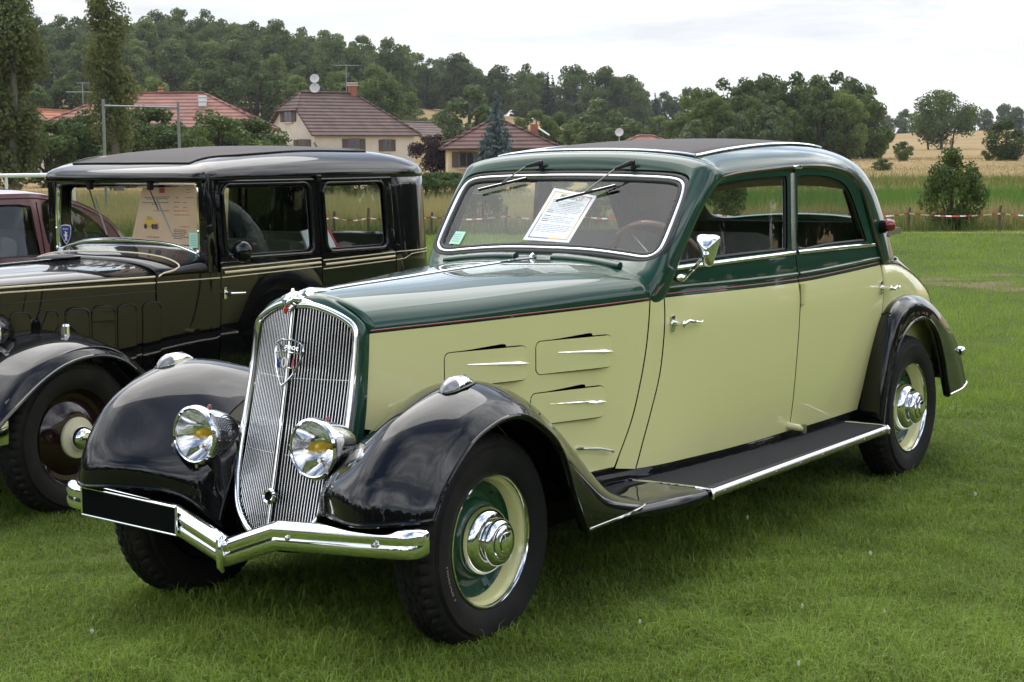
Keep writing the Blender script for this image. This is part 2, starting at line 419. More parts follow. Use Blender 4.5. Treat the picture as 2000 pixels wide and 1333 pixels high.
def make_wheel(c, side, parent, steer=0.):
    mt = frame(Vector(c), (0, side, 0))
    disc = MB().lathe([(.181, -.050), (.174, -.060), (.150, -.068), (.132, -.062), (.124, -.044), (.118, -.036), (.104, -.034)], mt, 64).build('wheel', 'green', parent)
    disc['label'] = 'dark green pressed steel wheel with cream rim'
    tyre_mesh('tyre', c, side, .334, .206, .122, disc)
    MB().lathe([(.203, .004), (.201, -.004), (.193, -.012), (.187, -.022), (.184, -.050), (.178, -.058)], mt, 72).build('rim', 'cream', disc)
    MB().lathe([(.2095, -.003), (.2110, .004), (.2085, .010), (.2040, .011), (.2005, .006), (.1995, -.002)], mt, 72).build('trim_ring', 'chrome', disc)
    hub = MB().lathe([(.109, -.036), (.1085, -.022), (.105, -.006), (.096, .006), (.086, .013), (.070, .015), (.060, .016), (.060, .024), (.071, .028), (.0745, .033),
        (.0735, .040), (.066, .048), (.056, .052), (.0535, .052), (.0525, .057), (.044, .061), (.036, .063), (.034, .063), (.033, .068), (.020, .072), (.0005, .073)], mt, 64).build('hub_cap', 'chrome', disc, sharp=40)
    MB().tube([(c[0] - .07, c[1] - side * .048, c[2] + .137), (c[0] - .072, c[1] - side * .034, c[2] + .135)], .0045, 8).build('valve', 'seal', disc)
    MB().lathe([(.176, -.062), (.20, -.075), (.20, -.15), (.05, -.15)], mt, 40).build('brake_drum', 'matte_black', disc)
    return disc

WHEELS = {}
for nm, x, y, s in (('fl', -.10, .66, 1), ('fr', -.10, .66, -1), ('rl', -3.468, .69, 1), ('rr', -3.468, .69, -1)):
    WHEELS[nm] = make_wheel((x, y * s, .322), s, car)
# raised maker's name on the front tyre's sidewall
def arc_text(s, size, c, side, rad, a0, m, parent):
    o = text_mesh('lettering', s, size, m, Matrix(), parent, depth=.0006, align='CENTER')
    for v in o.data.vertices:
        x, y, z = v.co; a = a0 + x / rad; r = rad + y
        v.co = (c[0] + r * math.cos(a) * 1., c[1] + side * (.0225 + z), c[2] + r * math.sin(a))
    return o

# ---- body surface
Wf = pch([-4.45, -4.2, -3.9, -3.6, -3.4, -3.15, -2.6, -2.2, -1.9, -1.7, -1.545, -1.375, -1.2, -1.0, -.5, -.05, .1], [.05, .36, .53, .615, .645, .660, .666, .652, .625, .597, .568, .536, .498, .453, .336, .228, .19])
Tf = pch([-4.4, -2.4, -1.8, -1.3, .1], [.055, .055, .04, .0, .0])
def Yb(x, z):
    y = Wf(x)
    if z < 1.0: y -= Tf(x) * min(1.2, (1 - z) / .615) ** 2
    else: y -= .05 * (z - 1.0)
    if z > 1.04: y -= 1.6 * min(z - 1.04, .05) ** 2
    k = min(1., max(0., (-1.30 - x) / .25))
    if k and z > .88: y -= k * 1.2 * (min(z, 1.0) - .88) ** 2      # shoulder rolls in below the belt
    return y
belt_x = [.1, -.06, -.571, -1.317, -1.421, -2.32, -2.713, -3.212]; belt_z = [.943, .946, .953, .970, .976, .977, .985, .999]
zbelt = pch(belt_x[::-1], belt_z[::-1])
def belt(x0, x1, n=14, dz=0.): return [(x0 + (x1 - x0) * i / n, zbelt(x0 + (x1 - x0) * i / n) + dz) for i in range(n + 1)]

bonnet_front = [(-.060, .945), (-.047, .837), (-.031, .724), (-.016, .648)]
cowl_seam = [(-1.328, .970), (-1.319, .88), (-1.303, .78), (-1.272, .66), (-1.226, .53), (-1.142, .377)]
door_front = [(-1.411, .976), (-1.405, .843), (-1.381, .692), (-1.330, .552), (-1.293, .46), (-1.252, .355)]
def shift(p, dx): return [(a + dx, b) for a, b in p]
g = .0035
for s in (1, -1):
    # bonnet side with three openings for the ventilator flaps
    ol = belt(-.060, -1.328 + g) + [(a + g, b) for a, b in spline(cowl_seam, 4)[1:]] + [(-1.04, .375), (-.90, .36), (-.79, .40), (-.69, .488), (-.58, .596), (-.46, .688), (-.33, .723), (-.2, .695), (-.07, .635)] + [tuple(p) for p in spline(bonnet_front[::-1], 4)[:-1]]
    flaps = [((-.358, .742), (-.690, .858)), ((-.760, .750), (-1.096, .864)), ((-.735, .574), (-1.060, .684))]
    holes = []
    for a, b in flaps:                         # opening hidden by the flap except for a slot that widens along its upper edge
        xl, xr, zl, zh = a[0] + .0025, b[0] + .062, a[1] + .012, b[1]
        holes.append([(xl, zl), (xl, zh - .022), (xl - .006, zh - .007), (xl - .02, zh + .0005), (xl - .12, zh + .004), (xr + .02, zh + .0115), (xr + .006, zh + .009), (xr, zh - .002), (xr, zl)])
    bs = panel('bonnet_side', ol, Yb, 'cream', car, holes, s)
    for a, b in flaps:                         # flap hinged at its front edge, rear edge swung out
        x0, z0 = a; x1, z1 = b; L = x0 - x1
        Yf = lambda x, z, x0=x0, L=L: Yb(x, z) + .0015 + .026 * max(0., (x0 - x) / L)
        fo = rrect(x1, z0, x0, z1, .020)
        fl = panel('ventilator_flap', fo, Yf, 'cream', bs, (), s, thick=.012, step=.05)
        xm, zm = x1 + .006, z0 + (z1 - z0) * .53
        sp = []                                # chrome spear
        for i in range(9):
            t = i / 8; sp.append((xm - .010 + .248 * t, zm - .006 + .016 * t))
        V = []; F = []
        for i, (x, z) in enumerate(sp):
            t = i / 8; w = .0070 * (1 - t) + .0010; hh = .010 * (1 - t) + .001
            if i == 0: w = .001; hh = .006
            y = Yf(x, z) + .001
            V += [(x, y, z - w), (x, y + hh, z), (x, y, z + w)]
        for i in range(8):
            for k in (0, 1): F.append((i * 3 + k, i * 3 + k + 1, i * 3 + k + 4, i * 3 + k + 3))
        V, F = flipy(V, F, s); obj('spear', V, F, 'chrome', bs, False)
    # dark engine bay wall behind the openings
    panel('inner_panel', [(-.1, .93), (-1.28, .95), (-1.2, .5), (-.85, .44), (-.6, .6), (-.33, .72), (-.1, .66)], lambda x, z: Yb(x, z) - .06, 'matte_black', bs, (), s, step=.1, bstep=.08)
    for (xa, za, xb, zb) in ((-.226, .715, -.143, .699), (-.961, .466, -1.107, .440)):      # bonnet catches
        mb = MB(); y0 = Yb(xa, za); y1 = Yb(xb, zb)
        mb.tube([(xa, s * (y0 - .004), za), (xa, s * (y0 + .022), za)], [.011, .007], 10)
        mb.tube([(xa, s * (y0 + .020), za), ((xa + xb) / 2, s * ((y0 + y1) / 2 + .027), (za + zb) / 2 + .004), (xb, s * (y1 + .024), zb), (xb - .004 * (1 if xb < xa else -1), s * (y1 + .018), zb - .002)], [.005, .006, .0062, .003], 8, flat=(1, .7))
        mb.build('bonnet_catch', 'chrome', bs)
    # scuttle side strip between bonnet and door
    ol = [(-1.328 - g, zbelt(-1.33)), (-1.411 + g, zbelt(-1.411))] + [(a + g, b) for a, b in spline(door_front, 4)[1:]] + [(-1.142 - g, .370)] + [(a - g, b) for a, b in spline(cowl_seam[::-1], 4)[1:-1]]
    panel('scuttle_side', ol, Yb, 'cream', car, (), s)
    # front door
    dmid_x = pch([.35, .466, .663, .876, .981, 1.1, 1.43], [-2.365, -2.357, -2.342, -2.339, -2.343, -2.338, -2.352])
    dmid = [(dmid_x(z), z) for z in np.linspace(.353, 1.0, 12)]
    ol = belt(-1.411 - g, -2.343 + g) + [(a + g, b) for a, b in dmid[::-1][1:]] + [(-2.1, .350), (-1.783, .348), (-1.45, .352)] + [(a - g, b) for a, b in spline(door_front[::-1], 4)][:-1]
    fd = panel('front_door', ol, Yb, 'cream', car, (), s)
    # green upper half of the front door: waist and window frame in one pressing
    fr_out = [(-1.414 - g, zbelt(-1.414) + .002), (-1.428, 1.022), (-1.462, 1.072), (-1.509, 1.139), (-1.556, 1.202), (-1.606, 1.268), (-1.648, 1.322), (-1.688, 1.362), (-1.725, 1.386), (-1.771, 1.405), (-1.84, 1.416), (-1.91, 1.422), (-2.12, 1.434), (-2.345 + g, 1.441)]
    ol = fr_out + [(dmid_x(z) + g, z) for z in np.linspace(1.42, zbelt(-2.34) + .002, 12)] + [(a, b + .002) for a, b in belt(-2.335, -1.43, 12)]
    win_f = catmull_outline([(-1.500, 1.102), (-1.56, 1.178), (-1.632, 1.272), (-1.692, 1.345), (-1.738, 1.376), (-1.83, 1.394), (-1.98, 1.405), (-2.14, 1.411), (-2.262, 1.414), (-2.284, 1.408), (-2.288, 1.38), (-2.282, 1.25), (-2.274, 1.13), (-2.262, 1.114), (-2.20, 1.112), (-1.9, 1.108), (-1.60, 1.100)], 3)
    df = panel('window_frame', ol, Yb, 'green', fd, [win_f], s, step=.03)
    Yg = lambda x, z: Yb(x, z) - .022
    panel('window_glass', win_f, Yg, 'glass', fd, (), s, thick=.002, step=.06, bstep=.04)
    strip('window_seal', win_f + [win_f[0]], lambda x, z: Yb(x, z) - .008, .022, 'seal', fd, s, off=.001, per=1)
    strip('waist_trim', [(-1.488, 1.081), (-1.85, 1.091), (-2.325, 1.100)], Yb, .019, 'chrome', fd, s, off=.004, h=.005)
    # rear door (cut away round the rear wing)
    rq = [(-3.222, 1.0), (-3.225, .93), (-3.228, .85), (-3.218, .76), (-3.156, .627), (-3.107, .491), (-3.078, .353)]
    ol = belt(-2.343 - g, -3.222 + g) + [(a + g, b) for a, b in spline(rq, 3)[1:]] + [(-2.655, .352)] + [(a - g, b) for a, b in dmid]
    rd = panel('rear_door', ol[:-1], Yb, 'cream', car, (), s)
    fr2 = [(-2.343 - g, zbelt(-2.343) + .002)] + [(dmid_x(z) - g, z) for z in np.linspace(1.02, 1.42, 9)] + [(-2.352 - g, 1.441), (-2.5, 1.441), (-2.642, 1.437), (-2.77, 1.424), (-2.885, 1.402), (-2.97, 1.362), (-3.02, 1.322), (-3.098, 1.21), (-3.19, 1.062), (-3.219, zbelt(-3.219) + .002)]
    win_r = catmull_outline([(-2.372, 1.113), (-2.374, 1.25), (-2.38, 1.39), (-2.392, 1.410), (-2.46, 1.414), (-2.60, 1.411), (-2.72, 1.399), (-2.82, 1.379), (-2.890, 1.345), (-2.945, 1.29), (-3.01, 1.205), (-3.068, 1.125), (-3.058, 1.114), (-2.95, 1.114), (-2.65, 1.114)], 3)
    ol = fr2 + [(a, b + .002) for a, b in belt(-3.205, -2.36, 10)]
    panel('window_frame', ol, Yb, 'green', rd, [win_r], s, step=.03)
    panel('window_glass', win_r, Yg, 'glass', rd, (), s, thick=.002, step=.06, bstep=.04)
    strip('window_seal', win_r + [win_r[0]], lambda x, z: Yb(x, z) - .008, .022, 'seal', rd, s, off=.001, per=1)
    strip('waist_trim', [(-2.352, 1.100), (-2.75, 1.099), (-3.150, 1.094)], Yb, .019, 'chrome', rd, s, off=.004, h=.005)
    strip('centre_pillar_trim', [(dmid_x(z) + .020, z) for z in (1.112, 1.2, 1.3, 1.425)], Yb, .028, 'worn_chrome', fd, s, off=.004, h=.006)
    # belt moulding and red coach lines
    for (nm, xa, xb, pr) in (('front', -1.430, -2.334, fd), ('rear', -2.352, -3.198, rd)):
        strip('belt_moulding', [(x, zbelt(x) + .034) for x in np.linspace(xa, xb, 6)], Yb, .015, 'green', pr, s, off=.003, h=.005)
        strip('coach_line', [(x, zbelt(x) + .013) for x in np.linspace(xa + .012, xb, 6)], Yb, .006, 'red_line', pr, s, off=.001)
    strip('coach_line', [(x, zbelt(x) + .009) for x in np.linspace(-.062, -1.318, 8)], lambda x, z: Yb(x, min(z, .98)), .006, 'red_line', bs, s, off=.0012)
    # dark inside of the doors
    for pr, xa, xb in ((fd, -1.53, -2.28), (rd, -2.40, -3.05)):
        panel('door_card', [(xa, 1.07), (xb, 1.07), (xb, .42), (xa, .42)], lambda x, z: Yb(x, z) - .05, 'seat_cloth', pr, (), s, step=.1, bstep=.1)
    # handles
    def handle(x, z, L, pr, curl):
        y = Yb(x, z); mb = MB()
        mb.lathe([(.0, .0), (.016, .0), (.016, .004), (.010, .007), (.0085, .034), (.012, .040), (.0125, .050), (.006, .056), (.0005, .057)], frame(Vector((x, s * y, z)), (0, s, 0)), 16)
        mb.box((x, s * (y + .003), z), (.026, .006, .060), None, .002)
        mb.tube([(x, s * (y + .048), z), (x - .03, s * (y + .053), z + .006 * curl), (x - .07, s * (y + .050), z + .004), (x - L, s * (y + .046), z - .006), (x - L - .012, s * (y + .046), z + .002)], [.008, .0065, .006, .0055, .003], 10)
        mb.build('door_handle', 'chrome', pr)
    handle(-1.452, .877, .14, fd, 1.6); handle(-3.19, .898, .10, rd, -1)
    # hinges on the centre pillar
    mb = MB(); y = Yb(-2.35, .94)
    mb.tube([(-2.350, s * (y + .009), .972), (-2.350, s * (y + .009), .886)], .0115, 12)
    for k in range(4):
        mb.box((-2.366, s * (y + .006), .962 - k * .021), (.034, .016, .015), None, .004)
    mb.build('hinge', 'cream', rd)
    mb = MB(); y = Yb(-2.36, .36)
    mb.tube([(-2.345, s * (y - .01), .378), (-2.372, s * (y + .060), .366)], [.016, .0135], 12); mb.build('hinge', 'cream', rd)
    MB().tube([(-2.374, s * (y + .062), .384), (-2.374, s * (y + .062), .346)], .0125, 10).build('hinge_pin', 'worn_chrome', rd)
    MB().box((-2.35, s * (Yb(-2.35, 1.44) + .012), 1.449), (.06, .03, .016), None, .005).build('roof_catch', 'chrome', rd)

# ---- bonnet top
nfun = pch([-1.4, -1.1, -.5, 0.], [3.0, 2.9, 2.35, 2.0]); zc_f = pch([-1.4, -.871, -.568, -.029, .05], [1.114, 1.099, 1.088, 1.066, 1.055])
V = []; F = []; NU, NV = 40, 40
for i in range(NU + 1):
    t = i / NU
    for j in range(NV + 1):
        th = math.pi * j / NV; ct = math.cos(th); c = abs(ct)
        cen = math.sin(th)
        x = -.060 + t * (-1.328 + .060 - .010 * cen) + .035 * cen * (1 - t)
        xe = -.060 + t * (-1.328 + .060); W = Wf(xe); zb = zbelt(xe); n = nfun(x)
        y = W * (c ** (2 / n)) * (1 if ct > 0 else -1); z = zb + (zc_f(x) - zb) * cen ** (2 / n)
        V.append((x, y, z))
w = NV + 1
F = [(i * w + j, (i + 1) * w + j, (i + 1) * w + j + 1, i * w + j + 1) for i in range(NU) for j in range(NV)]
bt = obj('bonnet_top', V, F, 'green', car); solid(bt, .006)
bonnet_rear = [np.array(V[NU * w + j]) for j in range(w)]
mb = MB(); mb.tube([(x, 0, zc_f(x) + .003) for x in np.linspace(.0, -1.335, 14)], .0075, 8, flat=(.55, 1)); mb.build('bonnet_hinge', 'chrome', bt)
mb = MB(); mb.tube([(-1.325, 0, 1.117), (-1.34, 0, 1.124), (-1.36, 0, 1.121)], [.006, .009, .004], 8).build('hinge_end', 'chrome', bt)

# ---- windscreen plane
WS_O = np.array([-1.411, 0, 1.1355]); WS_D = np.array([-.6252, 0, .7805]); WS_N = np.array([.7805, 0, .6252])
def wsp(y, s_, n=0.): return tuple(WS_O + WS_D * s_ + np.array([0, y, 0]) + WS_N * n)
half = [(0, .022), (.2, .018), (.36, .003), (.44, -.007), (.48, -.003), (.502, .016), (.510, .05), (.513, .12), (.514, .2), (.512, .275), (.503, .316), (.482, .338), (.44, .349), (.36, .355), (.2, .361), (0, .363)]
full = half + [(-a, b) for a, b in half[::-1][1:-1]]
ws_out = catmull_outline(full, 4)
def grow(poly, d):
    n = len(poly); o_ = []
    for i in range(n):
        a, b = np.array(poly[i - 1]), np.array(poly[(i + 1) % n]); t = b - a; t /= np.linalg.norm(t); o_.append((poly[i][0] + t[1] * d, poly[i][1] - t[0] * d))
    return o_
def ws_ring(name, o1, o2, n1, n2, m, parent):
    A = grow(ws_out, o1); B = grow(ws_out, o2); C_ = grow(ws_out, (o1 + o2) / 2); n = len(A)
    V = [wsp(*p, n1 - .012) for p in A] + [wsp(*p, n1) for p in A] + [wsp(*p, max(n1, n2) + .004) for p in C_] + [wsp(*p, n2) for p in B] + [wsp(*p, n2 - .012) for p in B]
    F = [(r * n + i, r * n + (i + 1) % n, (r + 1) * n + (i + 1) % n, (r + 1) * n + i) for r in range(4) for i in range(n)]
    return obj(name, V, F, m, parent)
P, F, _ = tri_region(grow(ws_out, -.004), (), .08, .04)
wscreen = obj('windscreen', [wsp(a, b, -.004) for a, b in P], F, 'screen_glass', car); wscreen['label'] = 'wide rounded single-piece windscreen'
ws_ring('chrome_surround', .0, .013, .0045, .0045, 'chrome', wscreen)
ws_ring('outer_seal', .012, .036, .002, -.004, 'seal', wscreen)
ws_ring('inner_seal', -.018, .001, -.001, .001, 'seal', wscreen)

# ---- cabin shell: scuttle, pillars and header as a ring round the windscreen, then the roof and tail
NT = 7
roof_rows = [  # side x, y, z, centre x, z, exponent
    (-1.790, .585, 1.416, -1.762, 1.5195, 2.6), (-1.98, .605, 1.432, -2.0, 1.548, 2.6), (-2.33, .627, 1.449, -2.4, 1.569, 2.6), (-2.642, .635, 1.447, -2.8, 1.573, 2.5),
    (-2.885, .634, 1.414, -3.15, 1.552, 2.35), (-3.025, .635, 1.343, -3.45, 1.49, 2.2), (-3.106, .639, 1.232, -3.66, 1.38, 2.1), (-3.195, .644, 1.085, -3.82, 1.21, 2.05), (-3.226, .653, 1.002, -3.92, 1.03, 2.05)]
ths = [0, 14, 29, 45, 60, 75, 90]
def roof_pt(r, th):
    xs, ys, zs, xc, zc, n = r; c, s_ = math.cos(R(th)), math.sin(R(th))
    hh = s_ ** (2 / n) if s_ > 0 else 0; return np.array([xs + (xc - xs) * (hh if r[0] < -2.8 else s_ ** 1.3), ys * (c ** (2 / n) if c > 1e-6 else 0.), zs + (zc - zs) * hh])
inner = [(0, -.012), (.2, -.016), (.37, -.032), (.46, -.040), (.522, -.018), (.540, .05), (.543, .12), (.543, .20), (.540, .27), (.530, .345), (.515, .372), (.46, .387), (.36, .393), (.20, .398), (.10, .399), (0, .400)]
outer_low = [tuple(bonnet_rear[20]), tuple(bonnet_rear[14]), tuple(bonnet_rear[8]), tuple(bonnet_rear[4]), (-1.330, .530, .966), (-1.412, .549, .970), (-1.492, .561, 1.112), (-1.585, .571, 1.238), (-1.690, .586, 1.364)]
outer_top = [tuple(roof_pt(roof_rows[0], t)) for t in ths]
outer = outer_low + outer_top
K = len(outer); assert len(inner) == K, (len(inner), K)
blg = [.004, .004, .006, .010, .014, .012, .012, .014, .018, .032, .044, .044, .042, .040, .040, .040]
rows = []
inn3 = [np.array(wsp(*p, .003)) for p in inner]
for f_, bf in ((0., 0.), (.12, .32), (.5, 1.), (.85, .52), (1., 0.)):
    row = []
    for k in range(K):
        a, b = inn3[k], np.array(outer[k]); p = a + (b - a) * f_
        up = np.array([.75, .0, .66]) if k < 4 or k > 10 else np.array([.66, .70, .27])
        if 8 <= k <= 10: up = np.array([.55, .5, .67])
        row.append(p + up * blg[k] * bf)
    rows.append(row)
V = []; F = []; idx = {}
def vid(p, key=None):
    kk = (round(p[0], 4), round(p[1], 4), round(p[2], 4))
    if kk in idx: return idx[kk]
    idx[kk] = len(V); V.append(tuple(p)); return idx[kk]
for s in (1, -1):
    m_ = lambda p: (p[0], p[1] * s, p[2])
    for r in range(len(rows) - 1):
        for k in range(K - 1):
            q = [vid(m_(rows[r][k])), vid(m_(rows[r + 1][k])), vid(m_(rows[r + 1][k + 1])), vid(m_(rows[r][k + 1]))]
            q = list(dict.fromkeys(q)); F.append(q if s > 0 else q[::-1])
    wrap = [None] * 4 + [np.array(outer[4]) + np.array([-.004, -.014, -.03]), np.array(outer[5]) + np.array([-.02, -.02, -.03])] + [np.array(outer[k]) + np.array([-.03, -.022, -.01]) for k in (6, 7, 8)]
    sidew = [np.array(roof_pt(r_, 0)) + np.array([-.015 if r_[0] > -2.8 else .018, -.022, -.015]) for r_ in roof_rows]; wrap.append(sidew[0])
    for k in range(4, 9):
        q = [vid(m_(outer[k])), vid(m_(wrap[k])), vid(m_(wrap[k + 1])), vid(m_(outer[k + 1]))]; F.append(q if s > 0 else q[::-1])
    for r in range(len(roof_rows) - 1):
        q = [vid(m_(roof_pt(roof_rows[r], 0))), vid(m_(sidew[r])), vid(m_(sidew[r + 1])), vid(m_(roof_pt(roof_rows[r + 1], 0)))]; F.append(q if s > 0 else q[::-1])
    for r in range(len(roof_rows) - 1):
        for k in range(NT - 1):
            if r == 6 and k >= 3: continue           # rear window opening
            q = [vid(m_(roof_pt(roof_rows[r], ths[k]))), vid(m_(roof_pt(roof_rows[r + 1], ths[k]))), vid(m_(roof_pt(roof_rows[r + 1], ths[k + 1]))), vid(m_(roof_pt(roof_rows[r], ths[k + 1])))]
            q = list(dict.fromkeys(q)); F.append(q if s > 0 else q[::-1])
shell = obj('body_shell', V, F, 'green', car); subsurf(shell, 3); solid(shell, .02, 1.)
shell.modifiers['thickness'].offset = -1.
bm = bmesh.new(); bm.from_mesh(shell.data); bmesh.ops.recalc_face_normals(bm, faces=bm.faces); 
if sum(f.normal.z for f in bm.faces) < 0: bmesh.ops.reverse_faces(bm, faces=bm.faces)
bm.to_mesh(shell.data); bm.free()
from mathutils.bvhtree import BVHTree
def shell_bvh(o):
    dg = bpy.context.evaluated_depsgraph_get(); me = o.evaluated_get(dg).to_mesh(); t = BVHTree.FromPolygons([v.co.copy() for v in me.vertices], [tuple(p.vertices) for p in me.polygons]); o.evaluated_get(dg).to_mesh_clear(); return t
SB = shell_bvh(shell)
def shell_top(x, y, dflt):
    h = SB.ray_cast(Vector((x, y, 3.)), Vector((0, 0, -1))); return h[0].z if h[0] is not None else dflt
# rear window glass
wr = [roof_pt(roof_rows[6], t) for t in ths[3:]]; wr2 = [roof_pt(roof_rows[7], t) for t in ths[3:]]
top = [(p[0] + .03, p[1], p[2]) for p in wr] + [(p[0] + .03, -p[1], p[2]) for p in wr[::-1][1:]]; bot = [(p[0] + .03, p[1], p[2]) for p in wr2] + [(p[0] + .03, -p[1], p[2]) for p in wr2[::-1][1:]]
n = len(top); obj('rear_window', top + bot, [(i, i + 1, n + i + 1, n + i) for i in range(n - 1)], 'glass', car)
# headlining below the roof
V = []; F = []
for r in roof_rows[:7]:
    for s in (1, -1):
        for t in (ths if s > 0 else ths[::-1][1:]):
            p = roof_pt(r, t); V.append((p[0], p[1] * .945 * s, p[2] - .032))
w = 2 * NT - 1; F = [(i * w + j, i * w + j + 1, (i + 1) * w + j + 1, (i + 1) * w + j) for i in range(6) for j in range(w - 1)]
obj('headlining', V, F, 'headlining', car)
# fabric roof insert with white-metal edging
def roof_z0(x, y):
    # row parameters interpolated along the centre line
    xs = [r[3] for r in roof_rows[:5]][::-1]
    f_ = [pch(xs, [r[k] for r in roof_rows[:5]][::-1])(x) for k in (1, 2, 4, 5)]
    ys, zs, zc, n = f_; u = min(abs(y) / ys, .999); return zs + (zc - zs) * (1 - u ** n) ** (1 / n)
def roof_z(x, y): return shell_top(x, y, roof_z0(x, y))
cor = [(-1.756, 0.), (-1.758, .2), (-1.767, .36), (-1.785, .462), (-2.1, .470), (-2.5, .468), (-2.9, .455), (-3.02, .43), (-3.05, .2), (-3.055, 0)]
ol = cor + [(a, -b) for a, b in cor[::-1][1:-1]]
P, F, rg = tri_region(ol, (), .06, .04)
V = [(x, y, roof_z(x, y) + .004) for x, y in P]; b = len(V); V += [(P[i][0], P[i][1], roof_z(*P[i]) - .01) for i in rg[0]]; k = len(rg[0])
ri = obj('roof_fabric', V, F + [(rg[0][i], rg[0][(i + 1) % k], b + (i + 1) % k, b + i) for i in range(k)], 'leathercloth', car); ri['label'] = 'black grained fabric roof insert'
bm = bmesh.new(); bm.from_mesh(ri.data); bmesh.ops.recalc_face_normals(bm, faces=bm.faces); bm.to_mesh(ri.data); bm.free()
def edging(pts, name='edging'): 
    Pp = resample(pts, .03, False); MB().tube([(x, y, roof_z(x, y) + .006) for x, y in Pp], .0062, 8, flat=(.9, 1.25)).build(name, 'chrome', ri)
edging([(a, -b) for a, b in cor[:4][::-1]] + cor[1:4]); edging(cor[3:8]); edging([(a, -b) for a, b in cor[3:8]])

# drip moulding / red line along the roof edge
for s in (1, -1):
    path = [(-1.335, .984), (-1.371, 1.010), (-1.40, 1.030), (-1.446, 1.073), (-1.496, 1.140), (-1.544, 1.210), (-1.594, 1.282), (-1.647, 1.345), (-1.695, 1.384), (-1.752, 1.408), (-1.91, 1.428), (-2.12, 1.440), (-2.33, 1.449), (-2.49, 1.450), (-2.642, 1.446), (-2.78, 1.433), (-2.895, 1.410), (-2.98, 1.368), (-3.032, 1.325), (-3.108, 1.21), (-3.20, 1.062), (-3.230, 1.003)]
    mb = MB(); mb.tube([(p[0], s * (Yb(p[0], p[1]) + .005), p[1] + .002) for p in spline(path, 4)], [.002] * 3 + [.005] + [.0085] * (4 * (len(path) - 1) - 3), 8); dm = mb.build('drip_moulding', 'green', car)
    mb = MB(); mb.tube([(p[0], s * (Yb(p[0], p[1]) + .013), p[1] + .003) for p in spline(path, 4)], [.001, .0016] + [.0024] * (4 * (len(path) - 1) - 1), 6); mb.build('coach_line', 'red_line', dm)

# ---- rear quarter and tail below the belt
tz = [1.004, .95, .88, .80, .70, .58, .46, .36]
xc_z = pch([.3, .5, .7, .8, .9, 1.0, 1.01], [-4.38, -4.42, -4.36, -4.27, -4.12, -3.93, -3.92]); nz = pch([.3, .8, .9, 1.01], [3.1, 3.0, 2.6, 2.05])
def tail_pt(th, z, off=0.):
    ys = Yb(-3.228, min(z, 1.0)) + off; c, s_ = math.cos(R(th)), math.sin(R(th)); n = nz(z)
    return (-3.228 + (xc_z(z) - off + 3.139) * (s_ ** (2 / n) if s_ > 0 else 0.), ys * (c ** (2 / n) if c > 1e-6 else 0.), z)
zb_th = pch([0, 8, 16, 24, 31, 38, 46, 60, 90], [1.003, 1.0, .988, .95, .90, .81, .66, .5, .45])
for s in (1, -1):
    for nm, lo, hi, m_ in (('rear_quarter', lambda th: .34, zb_th, 'cream'), ('tail_panel', zb_th, lambda th: 1.006, 'green')):
        V = []; F = []; A, B = 30, 14
        for i in range(A + 1):
            th = 90 * i / A
            for j in range(B + 1):
                z = lo(th) + (hi(th) - lo(th)) * j / B; V.append(tail_pt(th, z))
        F = [(i * (B + 1) + j, i * (B + 1) + j + 1, (i + 1) * (B + 1) + j + 1, (i + 1) * (B + 1) + j) for i in range(A) for j in range(B)]
        V, F = flipy(V, F, s); q = obj(nm, V, F, m_, car); solid(q, .006, 0)
        if nm == 'rear_quarter':
            MB().tube([(p[0], s * p[1], p[2]) for p in [tail_pt(t, zb_th(t) + .012, .002) for t in np.linspace(0, 44, 24)]], .0030, 6).build('coach_line', 'red_line', q)
            MB().tube([(p[0], s * p[1], p[2]) for p in [tail_pt(t, zb_th(t), .001) for t in np.linspace(0, 46, 24)]], .0055, 6).build('edge_bead', 'black', q)
    # tail lamp on the rear pillar
    c0 = Vector((-3.238, s * .640, 1.172))
    tl = MB().tube([c0 + Vector((.01, -s * .03, -.01)), c0 + Vector((.0, 0, 0)), c0 + Vector((-.006, s * .015, 0))], [.022, .030, .028], 12).build('tail_lamp', 'matte_black', car)
    MB().lathe([(.020, -.02), (.029, -.008), (.029, .012), (.024, .027), (.013, .035), (.0005, .038)], frame(c0 + Vector((-.012, s * .02, .006)), (-.75, s * .6, 0)), 20).build('lens', 'red_glass', tl)
    MB().lathe([(.012, 0), (.012, .006), (.0005, .009)], frame(c0 + Vector((.012, s * .034, -.035)), (.3, s, -.1)), 12).build('number_plate_lens', 'clear_lens', tl)

